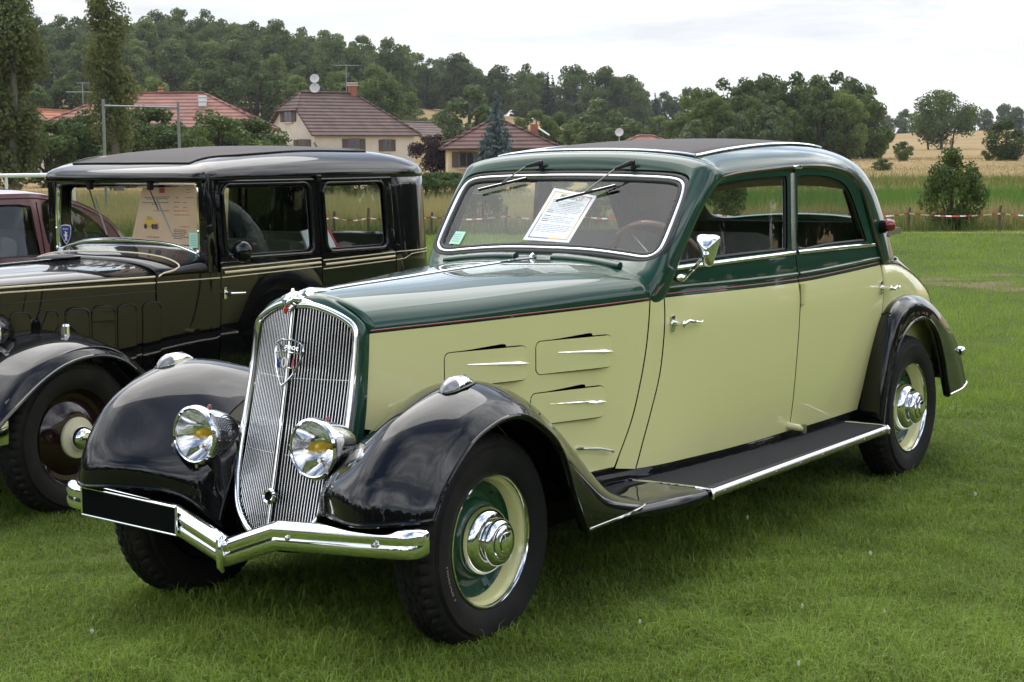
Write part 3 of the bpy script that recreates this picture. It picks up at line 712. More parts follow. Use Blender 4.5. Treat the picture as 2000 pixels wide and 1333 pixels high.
# ---- wings
FR = [[(.270, .29, .425), (.372, .41, .458), (.428, .57, .456), (.338, .69, .460), (.288, .737, .466)],
      [(.235, .27, .480), (.366, .41, .535), (.416, .568, .530), (.322, .692, .510), (.272, .742, .505)],
      [(.150, .245, .535), (.272, .41, .605), (.372, .568, .615), (.284, .694, .580), (.238, .745, .556)],
      [(.045, .24, .59), (.145, .42, .688), (.258, .572, .722), (.208, .697, .668), (.165, .748, .625)],
      [(-.07, .255, .645), (.03, .435, .755), (.085, .58, .788), (.100, .70, .740), (.085, .752, .680)],
      [(-.20, .285, .705), (-.11, .44, .788), (-.07, .59, .813), (-.035, .70, .772), (-.040, .757, .718)],
      [(-.33, .315, .732), (-.26, .46, .772), (-.22, .60, .790), (-.165, .705, .760), (-.150, .758, .714)],
      [(-.46, .345, .698), (-.40, .48, .712), (-.365, .62, .722), (-.285, .712, .702), (-.250, .758, .668)],
      [(-.58, .375, .60), (-.53, .50, .612), (-.490, .64, .625), (-.385, .718, .622), (-.335, .758, .607)],
      [(-.69, .40, .49), (-.65, .52, .505), (-.600, .65, .530), (-.465, .728, .532), (-.390, .758, .535)],
      [(-.79, .425, .395), (-.76, .54, .402), (-.710, .655, .430), (-.555, .738, .440), (-.432, .758, .440)],
      [(-.90, .45, .335), (-.87, .56, .336), (-.820, .662, .354), (-.665, .745, .362), (-.478, .758, .355)],
      [(-1.02, .475, .312), (-1.0, .59, .308), (-.955, .69, .308), (-.875, .752, .300), (-.520, .758, .290)]]
FJ = [(.175, .205, .315), (.135, .212, .41), (.085, .220, .49), (.015, .215, .56), (-.09, .222, .63), (-.21, .25, .69), (-.34, .28, .715), (-.47, .31, .68), (-.59, .34, .585), (-.70, .365, .475), (-.80, .39, .382), (-.91, .415, .325), (-1.03, .44, .305)]
FR = [[j] + r for j, r in zip(FJ, FR)]
RI = [(-3.095, .555, .31), (-3.125, .58, .5), (-3.175, .60, .645), (-3.25, .612, .765), (-3.39, .605, .815), (-3.56, .575, .825), (-3.76, .53, .78), (-3.96, .46, .66), (-4.10, .40, .52), (-4.18, .36, .37)]
RC = [(-3.06, .655, .31), (-3.085, .665, .50), (-3.14, .672, .665), (-3.225, .676, .785), (-3.37, .675, .838), (-3.56, .668, .838), (-3.76, .66, .792), (-4.0, .655, .672), (-4.14, .66, .53), (-4.20, .67, .37)]
RS = [(-3.04, .715, .31), (-3.065, .72, .49), (-3.135, .724, .655), (-3.24, .727, .765), (-3.39, .728, .81), (-3.56, .727, .795), (-3.73, .725, .735), (-3.92, .72, .615), (-4.03, .72, .475), (-4.10, .725, .345)]
RL = [(-3.055, .738, .30), (-3.09, .74, .45), (-3.175, .742, .61), (-3.28, .742, .695), (-3.40, .742, .737), (-3.55, .742, .733), (-3.68, .742, .658), (-3.775, .742, .525), (-3.83, .74, .41), (-3.87, .74, .335)]
RR = [list(r) for r in zip(RI, RC, RS, RL)]
def wing(name, net, s, nu, nv, label=None):
    V, F = patch(net, nu, nv); w = nv + 1
    lipc = [V[i * w + nv] for i in range(nu + 1)]; end = [V[nu * w + j] for j in range(w)]; start = [V[j] for j in range(w)]
    # turned-under lip
    b = len(V)
    for k, p in enumerate(lipc):
        q = np.array(p); V.append(q + np.array([0, -.004, -.012])); V.append(q + np.array([0, -.03, -.006]))
    for i in range(nu):
        F.append((i * w + nv, b + 2 * i, b + 2 * (i + 1), (i + 1) * w + nv)); F.append((b + 2 * i, b + 2 * i + 1, b + 2 * (i + 1) + 1, b + 2 * (i + 1)))
    V, F = flipy(V, F, s); o = obj(name, V, F, 'black', car)
    bm = bmesh.new(); bm.from_mesh(o.data); bmesh.ops.recalc_face_normals(bm, faces=bm.faces); bm.to_mesh(o.data); bm.free()
    solid(o, .004, 0)
    ff = lambda L: [(p[0], p[1] * s, p[2]) for p in L]
    MB().tube(ff(lipc), .0065, 8).build('rolled_edge', 'black', o)
    return o, ff(start), ff(end)
for s in (1, -1):
    o, st, en = wing('front_wing', FR, s, 84, 40); o['label'] = 'glossy black front wing'
    MB().tube(en[24:], .006, 8).build('edge_trim', 'chrome', o)
    MB().tube(st, .007, 8).build('front_bead', 'black', o)
    # wing lamp
    fz = pch([-.23, -.08, .07, .215], [.785, .812, .793, .744]); V = []; F = []; n1, n2 = 20, 18
    for i in range(n1 + 1):
        t = i / n1; x = .058 - .175 * t
        f_ = (math.sin(math.pi * min(1, t / .34) / 2) ** .5) if t < .34 else math.cos(math.pi / 2 * (t - .34) / .66) ** .75
        w_ = .030 * f_ + .0004; h_ = .036 * f_ + .0006
        for k in range(n2 + 1): a = math.pi * k / n2; V.append((x, s * .60 + w_ * math.cos(a), fz(x) - .002 + h_ * math.sin(a)))
    F = [(i * (n2 + 1) + k, i * (n2 + 1) + k + 1, (i + 1) * (n2 + 1) + k + 1, (i + 1) * (n2 + 1) + k) for i in range(n1) for k in range(n2)]
    lamp = obj('wing_lamp', V, F, 'chrome', car); lamp['label'] = 'small chrome teardrop side lamp on wing crown'
    V2 = [(p[0] + .0018, (p[1] - s * .60) * 1.03 + s * .60, p[2] + .0016) for i, p in enumerate(V) if i < 7 * (n2 + 1)]
    obj('lens', V2, [(i * (n2 + 1) + k, i * (n2 + 1) + k + 1, (i + 1) * (n2 + 1) + k + 1, (i + 1) * (n2 + 1) + k) for i in range(6) for k in range(1, n2 - 1)], 'clear_lens', lamp)
    MB().box((-.045, s * .60, fz(-.045) + .0275), (.03, .010, .006), None, .002).build('tell_tale', 'red_glass', lamp)
    MB().tube([(x, s * .60, fz(x) + .001) for x in (.058, .03, -.03, -.09, -.118)], [.008, .014, .016, .009, .003], 8, flat=(.3, 2.3)).build('gasket', 'seal', lamp)
    o, st, en = wing('rear_wing', RR, s, 72, 26); o['label'] = 'glossy black rear wing'
    MB().tube(en[8:], .006, 8).build('edge_trim', 'chrome', o)
    MB().lathe([(.02, 0), (.024, .01), (.018, .026), (.0005, .032)], frame(Vector((-4.115, s * .695, .52)), (-.8, s * .5, .3)), 16).build('rear_reflector', 'chrome', o)
    # running board
    rb = MB(); xs = np.linspace(-1.215, -2.905, 14); V = []; F = []
    prof = lambda x: [(Yb(x, .36) - .004, .318), (.70, .318), (.80 + .03 * (x + 2.9) / 1.7, .317), (.822 + .03 * (x + 2.9) / 1.7, .311), (.826 + .03 * (x + 2.9) / 1.7, .296), (.80, .280), (Yb(x, .36) - .004, .280)]
    for x in xs:
        for y, z in prof(x): V.append((x, s * (y - .012), z))
    for i in range(13):
        for k in range(7): F.append((i * 7 + k, i * 7 + (k + 1) % 7, (i + 1) * 7 + (k + 1) % 7, (i + 1) * 7 + k))
    F += [tuple(range(7)), tuple(13 * 7 + k for k in range(7))]
    if s < 0: F = [f[::-1] for f in F]
    rbo = obj('running_board', V, F, 'mat_rubber', car, True, sharp=40); rbo['label'] = 'black ribbed rubber running board edged in chrome'
    for k in range(29):                        # ribs of the mat
        y = .535 + k * .0093
        MB().box((-2.06, s * y, .3185), (1.66, .004, .003)).build('rib', 'mat_rubber', rbo, smooth=False)
    eo = lambda x: .829 - .012 + .03 * (x + 2.9) / 1.7
    tr = MB(); V = []; F = []
    for i, x in enumerate(np.linspace(-1.212, -2.908, 12)):
        for a, b in ((-.006, .318), (.004, .310), (.007, .300), (.004, .289), (-.004, .284)): V.append((x, s * (eo(x) + a), b))
    F = [(i * 5 + k, i * 5 + k + 1, i * 5 + k + 6, i * 5 + k + 5) for i in range(11) for k in range(4)]
    if s > 0: F = [f[::-1] for f in F]
    obj('edge_trim', V, F, 'worn_chrome', rbo)
    for x in np.linspace(-1.30, -2.84, 8): MB().lathe([(.005, 0), (.004, .002), (.0003, .003)], frame(Vector((x, s * (eo(x) + .007), .300)), (0, s, 0)), 10).build('rivet', 'worn_chrome', rbo)
    for x in (-1.213, -2.907):
        MB().tube([(x, s * (Yb(x, .36) + .004), .321), (x, s * .78, .321), (x, s * (eo(x) - .004), .318), (x, s * (eo(x) + .006), .306), (x, s * (eo(x) + .004), .284)], .006, 8, flat=(.7, 1.2)).build('end_trim', 'chrome', rbo)
    # glossy apron between the wing tail and the running board
    net = [[(-.86, .42, .318), (-.86, .60, .316), (-.84, .70, .312), (-.82, .742, .290), (-.82, .735, .262)], [(-1.03, .455, .316), (-1.03, .62, .315), (-1.03, .75, .312), (-1.03, .795, .290), (-1.02, .785, .262)],
           [(-1.12, .475, .318), (-1.12, .64, .317), (-1.12, .79, .314), (-1.12, .826, .294), (-1.12, .81, .264)], [(-1.216, .495, .319), (-1.216, .66, .319), (-1.216, .815, .316), (-1.216, .842, .298), (-1.216, .82, .270)]]
    V, F = patch(net, 16, 16); V, F = flipy(V, F, s); solid(obj('apron', V, F, 'black', car), .004, 0)
    # sill valance below the doors
    V = []; F = []; xs = np.linspace(-.86, -3.08, 20)
    for x in xs:
        y = Yb(x, .38)
        for a, z in ((-.014, .42), (-.012, .375), (-.008, .345), (.002, .325), (.002, .312), (-.03, .27)): V.append((x, s * (y + a), z))
    F = [(i * 6 + k, i * 6 + k + 1, i * 6 + k + 7, i * 6 + k + 6) for i in range(19) for k in range(5)]
    V_, F_ = (V, F) if s < 0 else (V, [f[::-1] for f in F]); solid(obj('sill', V_, F_, 'black', car), .004, 0)
    # wheel-house behind the front wheel, closing the view under the wing
    panel('wheel_house', [(-.02, .50), (-.12, .59), (-.2, .66), (-.33, .69), (-.46, .66), (-.58, .57), (-.69, .46), (-.8, .37), (-.88, .32), (-.88, .26), (.02, .26)], lambda x, z: Yb(x, z) + .014, 'matte_black', car, (), s, step=.08, bstep=.05)
    MB().box((-3.55, s * .46, .45), (1.0, .06, .5)).build('splash_guard', 'matte_black', car, smooth=False)

# ---- chassis and hidden underside
ch = MB(); ch.box((-2.1, 0, .335), (3.8, .84, .10)); ch.box((-2.4, 0, .36), (1.4, 1.08, .06)); ch.box((-.55, 0, .62), (.9, .34, .5)); ch.box((-.1, 0, .36), (.20, .40, .12)); ch.box((-1.7, 0, .25), (2.8, .80, .10)); ch.box((-1.75, .0, .30), (2.2, 1.0, .03)); ch.box((-3.9, 0, .45), (.7, .8, .25))  # frame, plus low wide boxes added to block light passing beneath the car
ch.build('chassis', 'matte_black', car, smooth=False)
MB().tube([(-.10, -.60, .322), (-.10, .60, .322)], .032, 10).build('axle', 'matte_black', car); MB().tube([(-3.468, -.62, .322), (-3.468, .62, .322)], .045, 10).build('axle', 'matte_black', car)

# ---- grille
gx_e = pch([.25, .36, .5, .84, .975, 1.05], [.155, .13, .085, .0, -.022, -.035]); gx_c = pch([.25, .435, .787, 1.02, 1.06], [.20, .158, .082, .040, .030])
ghalf = [(0, 1.036), (.05, 1.036), (.10, 1.024), (.15, 1.004), (.190, .980), (.206, .955), (.211, .90), (.214, .80), (.218, .65), (.216, .54), (.204, .455), (.175, .385), (.12, .33), (.06, .302), (0, .292)]
def gz_top(y):
    y = abs(y); return float(np.interp(y, [p[0] for p in ghalf[:6]], [p[1] for p in ghalf[:6]]))
def gz_bot(y):
    y = abs(y); L = ghalf[8:][::-1]; return float(np.interp(y, [p[0] for p in L], [p[1] for p in L]))
def gpt(y, z, off=0.): 
    u = min(abs(y) / .212, 1.); return (gx_c(z) + (gx_e(z) - gx_c(z)) * u + off, y, z)
grille = MB()
P, F, _ = tri_region([(a, b) for a, b in ghalf] + [(-a, b) for a, b in ghalf[::-1][1:-1]], (), .05, .03)
gr = obj('grille', [gpt(a, b, -.045) for a, b in P], F, 'matte_black', car, smooth=False); gr['label'] = 'tall V-shaped radiator grille with fine vertical chrome slats'
for s in (1, -1):
    nsl = 21
    for k in range(nsl):
        y = s * (.0085 + (.202 - .0085) * k / (nsl - 1)); zt, zb = gz_top(y) - .006, gz_bot(y) + .008
        zs_ = np.linspace(zb, zt, 9); V = []; F = []
        for z in zs_:
            x, yy, z_ = gpt(y, z, -.012)
            V += [(x - .004, yy - .0012, z), (x - .001, yy - .0013, z), (x, yy, z), (x - .001, yy + .0013, z), (x - .004, yy + .0012, z)]
        F = [(i * 5 + q, i * 5 + q + 1, i * 5 + q + 6, i * 5 + q + 5) for i in range(8) for q in range(4)]
        obj('slat', V, F, 'chrome', gr)
    for z in (.80, .56):                       # tie wires
        MB().tube([gpt(s * .014, z + .002, -.014), gpt(s * .206, z, -.014)], .0016, 6).build('tie_wire', 'chrome', gr)
rim_pts = [(a, b) for a, b in ghalf] + [(-a, b) for a, b in ghalf[::-1][1:-1]]
L = spline([(gpt(a, b)[0] * 1., a, b) for a, b in rim_pts], 5, closed=True)
MB().tube(L, .0105, 12, closed=True, flat=(1.1, 1.0)).build('surround', 'chrome', gr)
L2 = [gpt(0, z, .004) for z in np.linspace(.30, 1.03, 18)]
MB().tube(L2, [.0055] * 18, 10, flat=(1, .8)).build('centre_bar', 'chrome', gr)
# crank-hole ring
MB().lathe([(.014, -.01), (.024, -.006), (.026, .004), (.021, .011), (.015, .008), (.014, -.01)], frame(Vector(gpt(0, .437, .012)), (1, 0, .25)), 24).build('crank_ring', 'chrome', gr)
MB().lathe([(.0005, 0), (.015, 0)], frame(Vector(gpt(0, .437, .010)), (1, 0, .25)), 20).build('crank_cover', 'matte_black', gr)
# shield badge, bent over the centre bar
bz0, bz1 = .787, .925
def bpt(y, z, off=0.): return Vector((gx_c(z) - abs(y) * .36 + .020 + off, y, z))
shield = [(0, .928), (.022, .927), (.042, .920), (.058, .908), (.058, .89), (.053, .865), (.044, .84), (.030, .815), (.012, .793), (0, .783)]
sh = shield + [(-a, b) for a, b in shield[::-1][1:-1]]
badge = MB().tube([bpt(a, b) for a, b in sh], .0036, 8, closed=True).build('badge', 'chrome', gr); badge['label'] = 'open-work shield badge with script and numerals'
for zz_ in (.880, .832):
    w_ = .053 if zz_ > .85 else .038
    MB().tube([bpt(y, zz_ + .008 * math.cos(y / w_ * 1.2), .001) for y in np.linspace(-w_, w_, 9)], .0018, 6).build('badge_bar', 'chrome', badge)
def bent_text(s_, size, yc, zc, m, dz=0., shear=.25):
    o = text_mesh('lettering', s_, size, m, Matrix(), badge, .0012, 'CENTER', shear)
    for v in o.data.vertices:
        y, z, d = v.co.x + yc, v.co.y + zc, v.co.z
        v.co = bpt(y, z + dz * (1 - (y / .05) ** 2), .002 + d)
    return o
bent_text('Peugeot', .026, 0, .890, 'chrome', .009)
bent_text('6', .046, -.028, .838, 'blue_enamel', shear=0); bent_text('0', .046, .0, .841, 'white_enamel', shear=0); bent_text('1', .046, .027, .838, 'red_enamel', shear=.15)
# green shell round the grille
V = []; F = []; n = len(L)
bon = [np.array((-.060 + .070 * max(0., (b - .95) / .12), 0, 0)) for a, b in rim_pts]
for i, p in enumerate(L):
    y, z = p[1], p[2]; k = 1.055
    xb = -.058 if z > .93 else float(np.interp(z, [.3, .65, .724, .837, .945], [.06, -.014, -.029, -.045, -.058]))
    sc = .232 / .211 if z > .6 else 1.06
    zb = z if z < .95 else .95 + (z - .95) * (1.064 - .945) / (1.036 - .95)
    V += [(p[0] - .002, y * 1.02, z + .004 * (z > .9)), ((p[0] * .62 + xb * .38), y * 1.075, z + (zb - z) * .6 + .004 * (z > .9)), (xb + (.034 if z > 1.0 else .0) * min(1., (z - 1.0) / .03), y * sc, zb)]
F = [(i * 3 + k, i * 3 + k + 1, ((i + 1) % n) * 3 + k + 1, ((i + 1) % n) * 3 + k) for i in range(n) for k in range(2)]
solid(obj('radiator_shell', V, F, 'green', gr), .004, 0)
# leaping-animal mascot head on the shell
mz = 1.045
mas = MB()
mas.lathe([(.0005, .055), (.016, .050), (.026, .036), (.030, .018), (.027, .0), (.020, -.014), (.010, -.02)], frame(Vector((.012, 0, mz)), (.82, 0, .25)) @ Matrix.Scale(1.0, 4), 20)
mas.tube([(.058, 0, 1.052), (.074, 0, 1.046), (.078, 0, 1.036)], [.017, .014, .008], 12)
mas.tube([(.052, 0, 1.030), (.066, 0, 1.022), (.070, 0, 1.018)], [.013, .010, .004], 10)
for s in (1, -1):
    mas.tube([(.018, s * .020, 1.068), (.012, s * .026, 1.082), (.006, s * .026, 1.084)], [.008, .006, .002], 8)
    mas.tube([(.045, s * .015, 1.064), (.054, s * .017, 1.062)], [.007, .004], 8)
mas.tube([(.0, 0, 1.062), (-.04, 0, 1.074), (-.10, 0, 1.073), (-.15, 0, 1.070)], [.028, .022, .014, .006], 12, flat=(.6, 1))
for s in (1, -1): mas.tube([(.02, s * .02, 1.045), (.01, s * .06, 1.036), (.0, s * .10, 1.028)], [.018, .012, .006], 10, flat=(.8, 1))
mo = mas.build('mascot', 'chrome', gr); mo['label'] = 'chrome animal-head mascot with red tongue'
MB().tube([(.062, 0, 1.037), (.076, 0, 1.026), (.078, 0, 1.010)], [.008, .007, .003], 8, flat=(.6, 1.3)).build('tongue', 'red_enamel', mo)

# ---- headlamps
for s in (1, -1):
    c0 = Vector((.230, s * .249, .622)); mt = frame(c0, (1, 0, .02)) @ Matrix.Scale(1.09, 4)
    shell_ = MB().lathe([(.0005, -.165), (.016, -.160), (.036, -.140), (.055, -.105), (.068, -.065), (.076, -.025), (.079, .0)], mt, 40).build('headlamp', 'chrome', car); shell_['label'] = 'chrome bullet headlamp with yellow bulb'
    MB().lathe([(.079, -.008), (.0865, -.006), (.089, .004), (.0865, .016), (.080, .021), (.0765, .018)], mt, 48).build('rim', 'chrome', shell_)
    MB().lathe([(.0005, -.062), (.020, -.058), (.045, -.036), (.062, -.012), (.0765, .014)], mt, 48).build('reflector', 'reflector', shell_)
    MB().lathe([(.0005, .028), (.03, .0265), (.06, .021), (.0775, .0155)], mt, 48).build('lens', 'lens_glass', shell_)
    MB().lathe([(.0005, .0), (.010, -.003), (.0165, -.014), (.0175, -.026), (.012, -.04), (.009, -.058)], mt, 20).build('bulb', 'yellow_bulb', shell_)
    MB().tube([mt @ Vector((-.045, 0, -.034)), mt @ Vector((-.036, .0, -.012))], [.006, .007], 10).build('side_bulb', 'worn_chrome', shell_)
    MB().lathe([(.0085, 0), (.0085, .006), (.005, .012), (.0005, .014)], frame(c0 + Vector((-.056, 0, .077)), (-.25, 0, 1)), 12).build('tell_tale', 'red_glass', shell_)
    MB().tube([c0 + Vector((.008, 0, -.091)), c0 + Vector((.010, 0, -.107))], [.006, .004], 8).build('rim_screw', 'chrome', shell_)
    br = MB().tube([c0 + Vector((-.06, 0, -.062)), c0 + Vector((-.075, s * .005, -.12)), c0 + Vector((-.09, s * .01, -.24))], [.024, .028, .045], 12).build('stalk', 'black', shell_)
    for k in range(7):                         # concentric grooves on the bowl side that faces the grille
        r_ = .014 + .0072 * k; pts = []; k9 = 1.09
        for a in np.linspace(0, 2 * math.pi, 25)[:-1]:
            u, v = r_ * math.cos(a) * 1.25, r_ * math.sin(a); xx = -.072 + u; zz_ = v * 1.
            rad = float(np.interp(xx / k9, [-.165, -.14, -.105, -.065, -.025, 0], [0, .036, .055, .068, .076, .079]) * k9) ** 2 - zz_ ** 2
            pts.append(c0 + Vector((xx, -s * math.sqrt(max(rad, 1e-6)) - s * .0003, zz_)) * 1.0)
        MB().tube(pts, .0014, 6, closed=True).build('groove_ring', 'seal', shell_)
# panel closing the underside between the grille and the axle
vl = [[(.10, -.21, .34), (.12, -.18, .30), (.135, -.1, .265), (.14, 0, .255), (.135, .1, .265), (.12, .18, .30), (.10, .21, .34)], [(.05, -.30, .32), (.05, -.2, .28), (.05, -.1, .25), (.05, 0, .24), (.05, .1, .25), (.05, .2, .28), (.05, .30, .32)]]
V, F = patch(vl, 4, 24); solid(obj('front_valance', V, F, 'black', car), .004, 0)

# ---- front bumper: two chrome blades dropping to a V in the middle
bump_c = [(-.735, .352, .404), (-.70, .378, .402), (-.62, .388, .399), (-.45, .388, .390), (-.24, .386, .378), (-.20, .386, .370), (0, .392, .296)]
def bz(y):
    y = abs(y); return float(np.interp(y, [0, .195, .215, .735], [.296, .368, .374, .404]))
V = []; F = []
ys = list(np.linspace(0, .195, 9)) + [.205, .215] + list(np.linspace(.24, .68, 14)) + [.708, .722, .731, .737, .7395]
prof = [(-.020, .044), (-.004, .046), (.012, .040), (.020, .026), (.0215, .012), (.017, .004), (.017, -.002), (.0225, -.010), (.020, -.026), (.012, -.040), (-.004, -.046), (-.020, -.044)]
bump = None
for s in (1, -1):
    V = []; F = []
    for y in ys:
        d = 0.; sc = 1.
        if y > .69: t = (y - .69) / .047; d = -.034 * t * t; sc = 1 - .05 * t
        if y > .725: sc *= 1 - .35 * ((y - .725) / .0145) ** 2
        xx = .374 + d - .012 * max(0., (y - .2) / .53) ** 2
        for a, b in prof: V.append((xx + a * sc, s * y, bz(y) + b * sc))
    n = len(prof)
    F = [(i * n + k, i * n + k + 1, (i + 1) * n + k + 1, (i + 1) * n + k) for i in range(len(ys) - 1) for k in range(n - 1)]
    F.append(tuple((len(ys) - 1) * n + k for k in range(n)))
    if s < 0: F = [f[::-1] for f in F]
    o = obj('front_bumper' if bump is None else 'bumper_blade', V, F, 'chrome', bump or car, True, sharp=50)
    if bump is None: bump = o; bump['label'] = 'chrome front bumper with V-shaped dip in the middle'
    for y in (.27, .60):
        MB().lathe([(.0075, 0), (.0072, .004), (.004, .0075), (.0003, .008)], frame(Vector((.374 + .019, s * y, bz(y))), (1, 0, 0)), 14).build('bolt', 'chrome', bump)
    MB().box((.30, s * .36, .37), (.12, .03, .05)).build('bumper_iron', 'matte_black', bump, smooth=False)
V = []
MB().tube([(.392, 0, .352), (.399, 0, .34), (.401, 0, .296), (.398, 0, .255), (.388, 0, .238)], [.008, .013, .015, .014, .007], 14, flat=(.8, 1)).build('overrider', 'chrome', bump)
# blanked-out number plate on the right-hand blade
pl = [(-.181, .3355), (-.181, .4195), (-.609, .442), (-.609, .355)]
V = []; F = []
for x in (.396, .404):
    for y, z in pl: V.append((x, y, z))
plate = obj('number_plate', V, [(0, 1, 2, 3), (7, 6, 5, 4), (0, 4, 5, 1), (1, 5, 6, 2), (2, 6, 7, 3), (3, 7, 4, 0)], 'plate_black', bump, False); plate['label'] = 'plain black number plate'
for (ya, za), (yb, zb_) in (((-.181, .4215), (-.609, .444)), ((-.181, .3335), (-.609, .353)), ((-.609, .353), (-.609, .444)), ((-.181, .3335), (-.181, .4215))):
    MB().tube([(.402, ya, za), (.402, yb, zb_)], .0042, 8).build('plate_frame', 'chrome', plate)

# ---- mirror, wipers, scuttle ventilators, stickers
mir = MB().lathe([(.0005, .0), (.018, .002), (.03, .006), (.018, .012), (.006, .016)], frame(Vector((-1.530, Yb(-1.530, 1.043) - .002, 1.043)), (0, 1, .1)) @ Matrix.Diagonal((.5, 1.6, 1, 1)), 20).build('door_mirror', 'chrome', car); mir['label'] = 'chrome door mirror on a slanted arm'
MB().tube([(-1.515, .572, 1.047), (-1.475, .635, 1.092), (-1.462, .672, 1.125)], [.0075, .0065, .007], 10).build('arm', 'chrome', mir)
mm = frame(Vector((-1.457, .695, 1.152)), (1, .35, .05), (0, 0, 1)); V = []; F = []
mo_ = [(.060, .030), (.060, 0), (.058, -.030), (.045, -.044), (.01, -.036), (-.035, -.024), (-.054, -.014), (-.058, 0), (-.054, .014), (-.035, .024), (.01, .036), (.045, .044)]
mo_ = spline(mo_, 3, closed=True); n = len(mo_)
lay = [(1., -.012), (1.02, 0.), (.95, .014), (.78, .030), (.5, .044), (.2, .050)]
for f_, h_ in lay:
    for a, b in mo_: V.append(mm @ Vector((a * f_, b * f_, h_)))
F = [(i * n + k, i * n + (k + 1) % n, (i + 1) * n + (k + 1) % n, (i + 1) * n + k) for i in range(len(lay) - 1) for k in range(n)] + [tuple((len(lay) - 1) * n + k for k in range(n))]
hd = obj('mirror_shell', V, F, 'chrome', mir)
obj('mirror_glass', [mm @ Vector((a * .96, b * .96, -.010)) for a, b in mo_], [tuple(range(n))[::-1]], 'reflector', mir, False)
MB().lathe([(.010, 0), (.013, .012), (.009, .022), (.0005, .026)], frame(mm @ Vector((-.014, .0, .042)), (1, .35, .05)), 14).build('ball_joint', 'chrome', mir)
for (hy, hs, ty, ts, ay, a_s) in ((-.165, .430, -.42, .285, -.21, .345), (.262, .430, -.025, .235, .22, .31)):     # wipers: pivot, blade tip and blade end in windscreen coordinates
    piv = Vector(wsp(hy, hs - .02, .03)); cy_, cs_ = (ty + ay) / 2, (ts + a_s) / 2; mid = Vector(wsp(cy_, cs_, .02))
    a_ = piv + (mid - piv) * .33 + Vector((.012, 0, .012))
    wp = MB().tube([piv + Vector((0, .012, .0)), piv, a_], [.009, .011, .006], 10, flat=(1, .8)).build('wiper', 'seal', car)
    MB().tube([a_, mid], .0028, 6).build('arm', 'worn_chrome', wp)
    MB().tube([Vector(wsp(ty, ts, .014)), Vector(wsp(ay, a_s, .014))], .0052, 8, flat=(1.1, .9)).build('blade', 'seal', wp)
    MB().tube([Vector(wsp(ty, ts, .019)), Vector(wsp(ay, a_s, .019))], .0022, 6).build('blade_spine', 'chrome', wp)
    MB().tube([piv, piv + Vector(WS_N) * -.03 + Vector((-.0, 0, -.015))], .010, 10).build('spindle', 'seal', wp)
for s in (1, -1):
    y0, y1 = .085, .40
    V = []; F = []; k = 10
    for i in range(k + 1):
        t = i / k; y = y0 + (y1 - y0) * t; dx = .03 * t * t + .0
        zz_ = 1.118 - .022 * t * t
        for a, b in ((-.020, -.008), (-.016, .008), (.0, .013), (.016, .006), (.022, -.008)): V.append((-1.352 + dx + a, s * y, zz_ + b))
    F = [(i * 5 + q, i * 5 + q + 1, (i + 1) * 5 + q + 1, (i + 1) * 5 + q) for i in range(k) for q in range(4)] + [tuple(range(5)), tuple(k * 5 + q for q in range(5))]
    solid(obj('scuttle_vent', V, F, 'green', car, True, sharp=50), .003, 0)
V = [wsp(-.462, .022, .0015), wsp(-.408, .020, .0015), wsp(-.402, .082, .0015), wsp(-.452, .084, .0015)]
st = obj('sticker', V, [(0, 1, 2, 3)], 'mint_paper', wscreen, False)
for k in range(4): obj('print_line', [wsp(-.452, .034 + .011 * k, .0022), wsp(-.416, .033 + .011 * k, .0022), wsp(-.416, .036 + .011 * k, .0022), wsp(-.452, .037 + .011 * k, .0022)], [(0, 1, 2, 3)], 'ink_pale', st, False)

# ---- interior
dash = MB(); V = []; F = []
for i in range(9):
    t = -1 + 2 * i / 8; y = .50 * t; x0 = -1.43 + .0 * t * t; 
    for a, z in ((-.0, 1.118), (-.10, 1.112), (-.15, 1.085), (-.16, .93), (-.13, .86)): V.append((x0 + a, y, z - .03 * t * t))
F = [(i * 5 + k, i * 5 + k + 1, i * 5 + k + 6, i * 5 + k + 5) for i in range(8) for k in range(4)]
solid(obj('dashboard', V, F, 'dull_black', car), .01, 0)
sw_c = Vector((-1.735, .34, 1.065)); ax = Vector((.86, 0, -.50)).normalized(); mt = frame(sw_c, -ax)
pts = [mt @ Vector((.205 * math.cos(a), .205 * math.sin(a), 0)) for a in np.linspace(0, 2 * math.pi, 41)[:-1]]
sw = MB().tube(pts, .0125, 10, closed=True).build('steering_wheel', 'wood_rim', car)
for a in (90, 210, 330): MB().tube([mt @ Vector((.02 * math.cos(R(a)), .02 * math.sin(R(a)), 0)), mt @ Vector((.20 * math.cos(R(a)), .20 * math.sin(R(a)), 0))], .004, 8).build('spoke', 'worn_chrome', sw)
MB().lathe([(.03, -.01), (.03, .012), (.0005, .018)], mt, 20).tube([sw_c, sw_c + ax * .5], .018, 10).build('column', 'dull_black', sw)
def seat(x0, w_, zt, m_, name, yc=0., lean=.16):
    o = MB().box((x0 + .24, yc, .60), (.52, w_, .20), None, .05).build(name, m_, car)
    MB().box((x0 - .06, yc, .60 + (zt - .60) / 2), (.14, w_, zt - .56), Matrix.Rotation(-lean, 3, 'Y'), .05).build('backrest', m_, o)
    MB().box((x0 + .22, yc, .46), (.44, w_ * .94, .16)).build('base', 'matte_black', o, smooth=False)
    return o
seat(-2.24, .48, 1.16, 'grey_cloth', 'front_seat', .27); seat(-2.24, .48, 1.16, 'grey_cloth', 'front_seat', -.27)
seat(-3.24, 1.12, 1.17, 'seat_cloth', 'rear_seat')
ps = MB(); ps.box((-3.56, 0, 1.13), (.46, 1.02, .03)); ps.build('parcel_shelf', 'beige_trim', car, smooth=False)
MB().box((-2.4, 0, .40), (1.9, 1.04, .03)).build('floor_pan', 'matte_black', car, smooth=False)
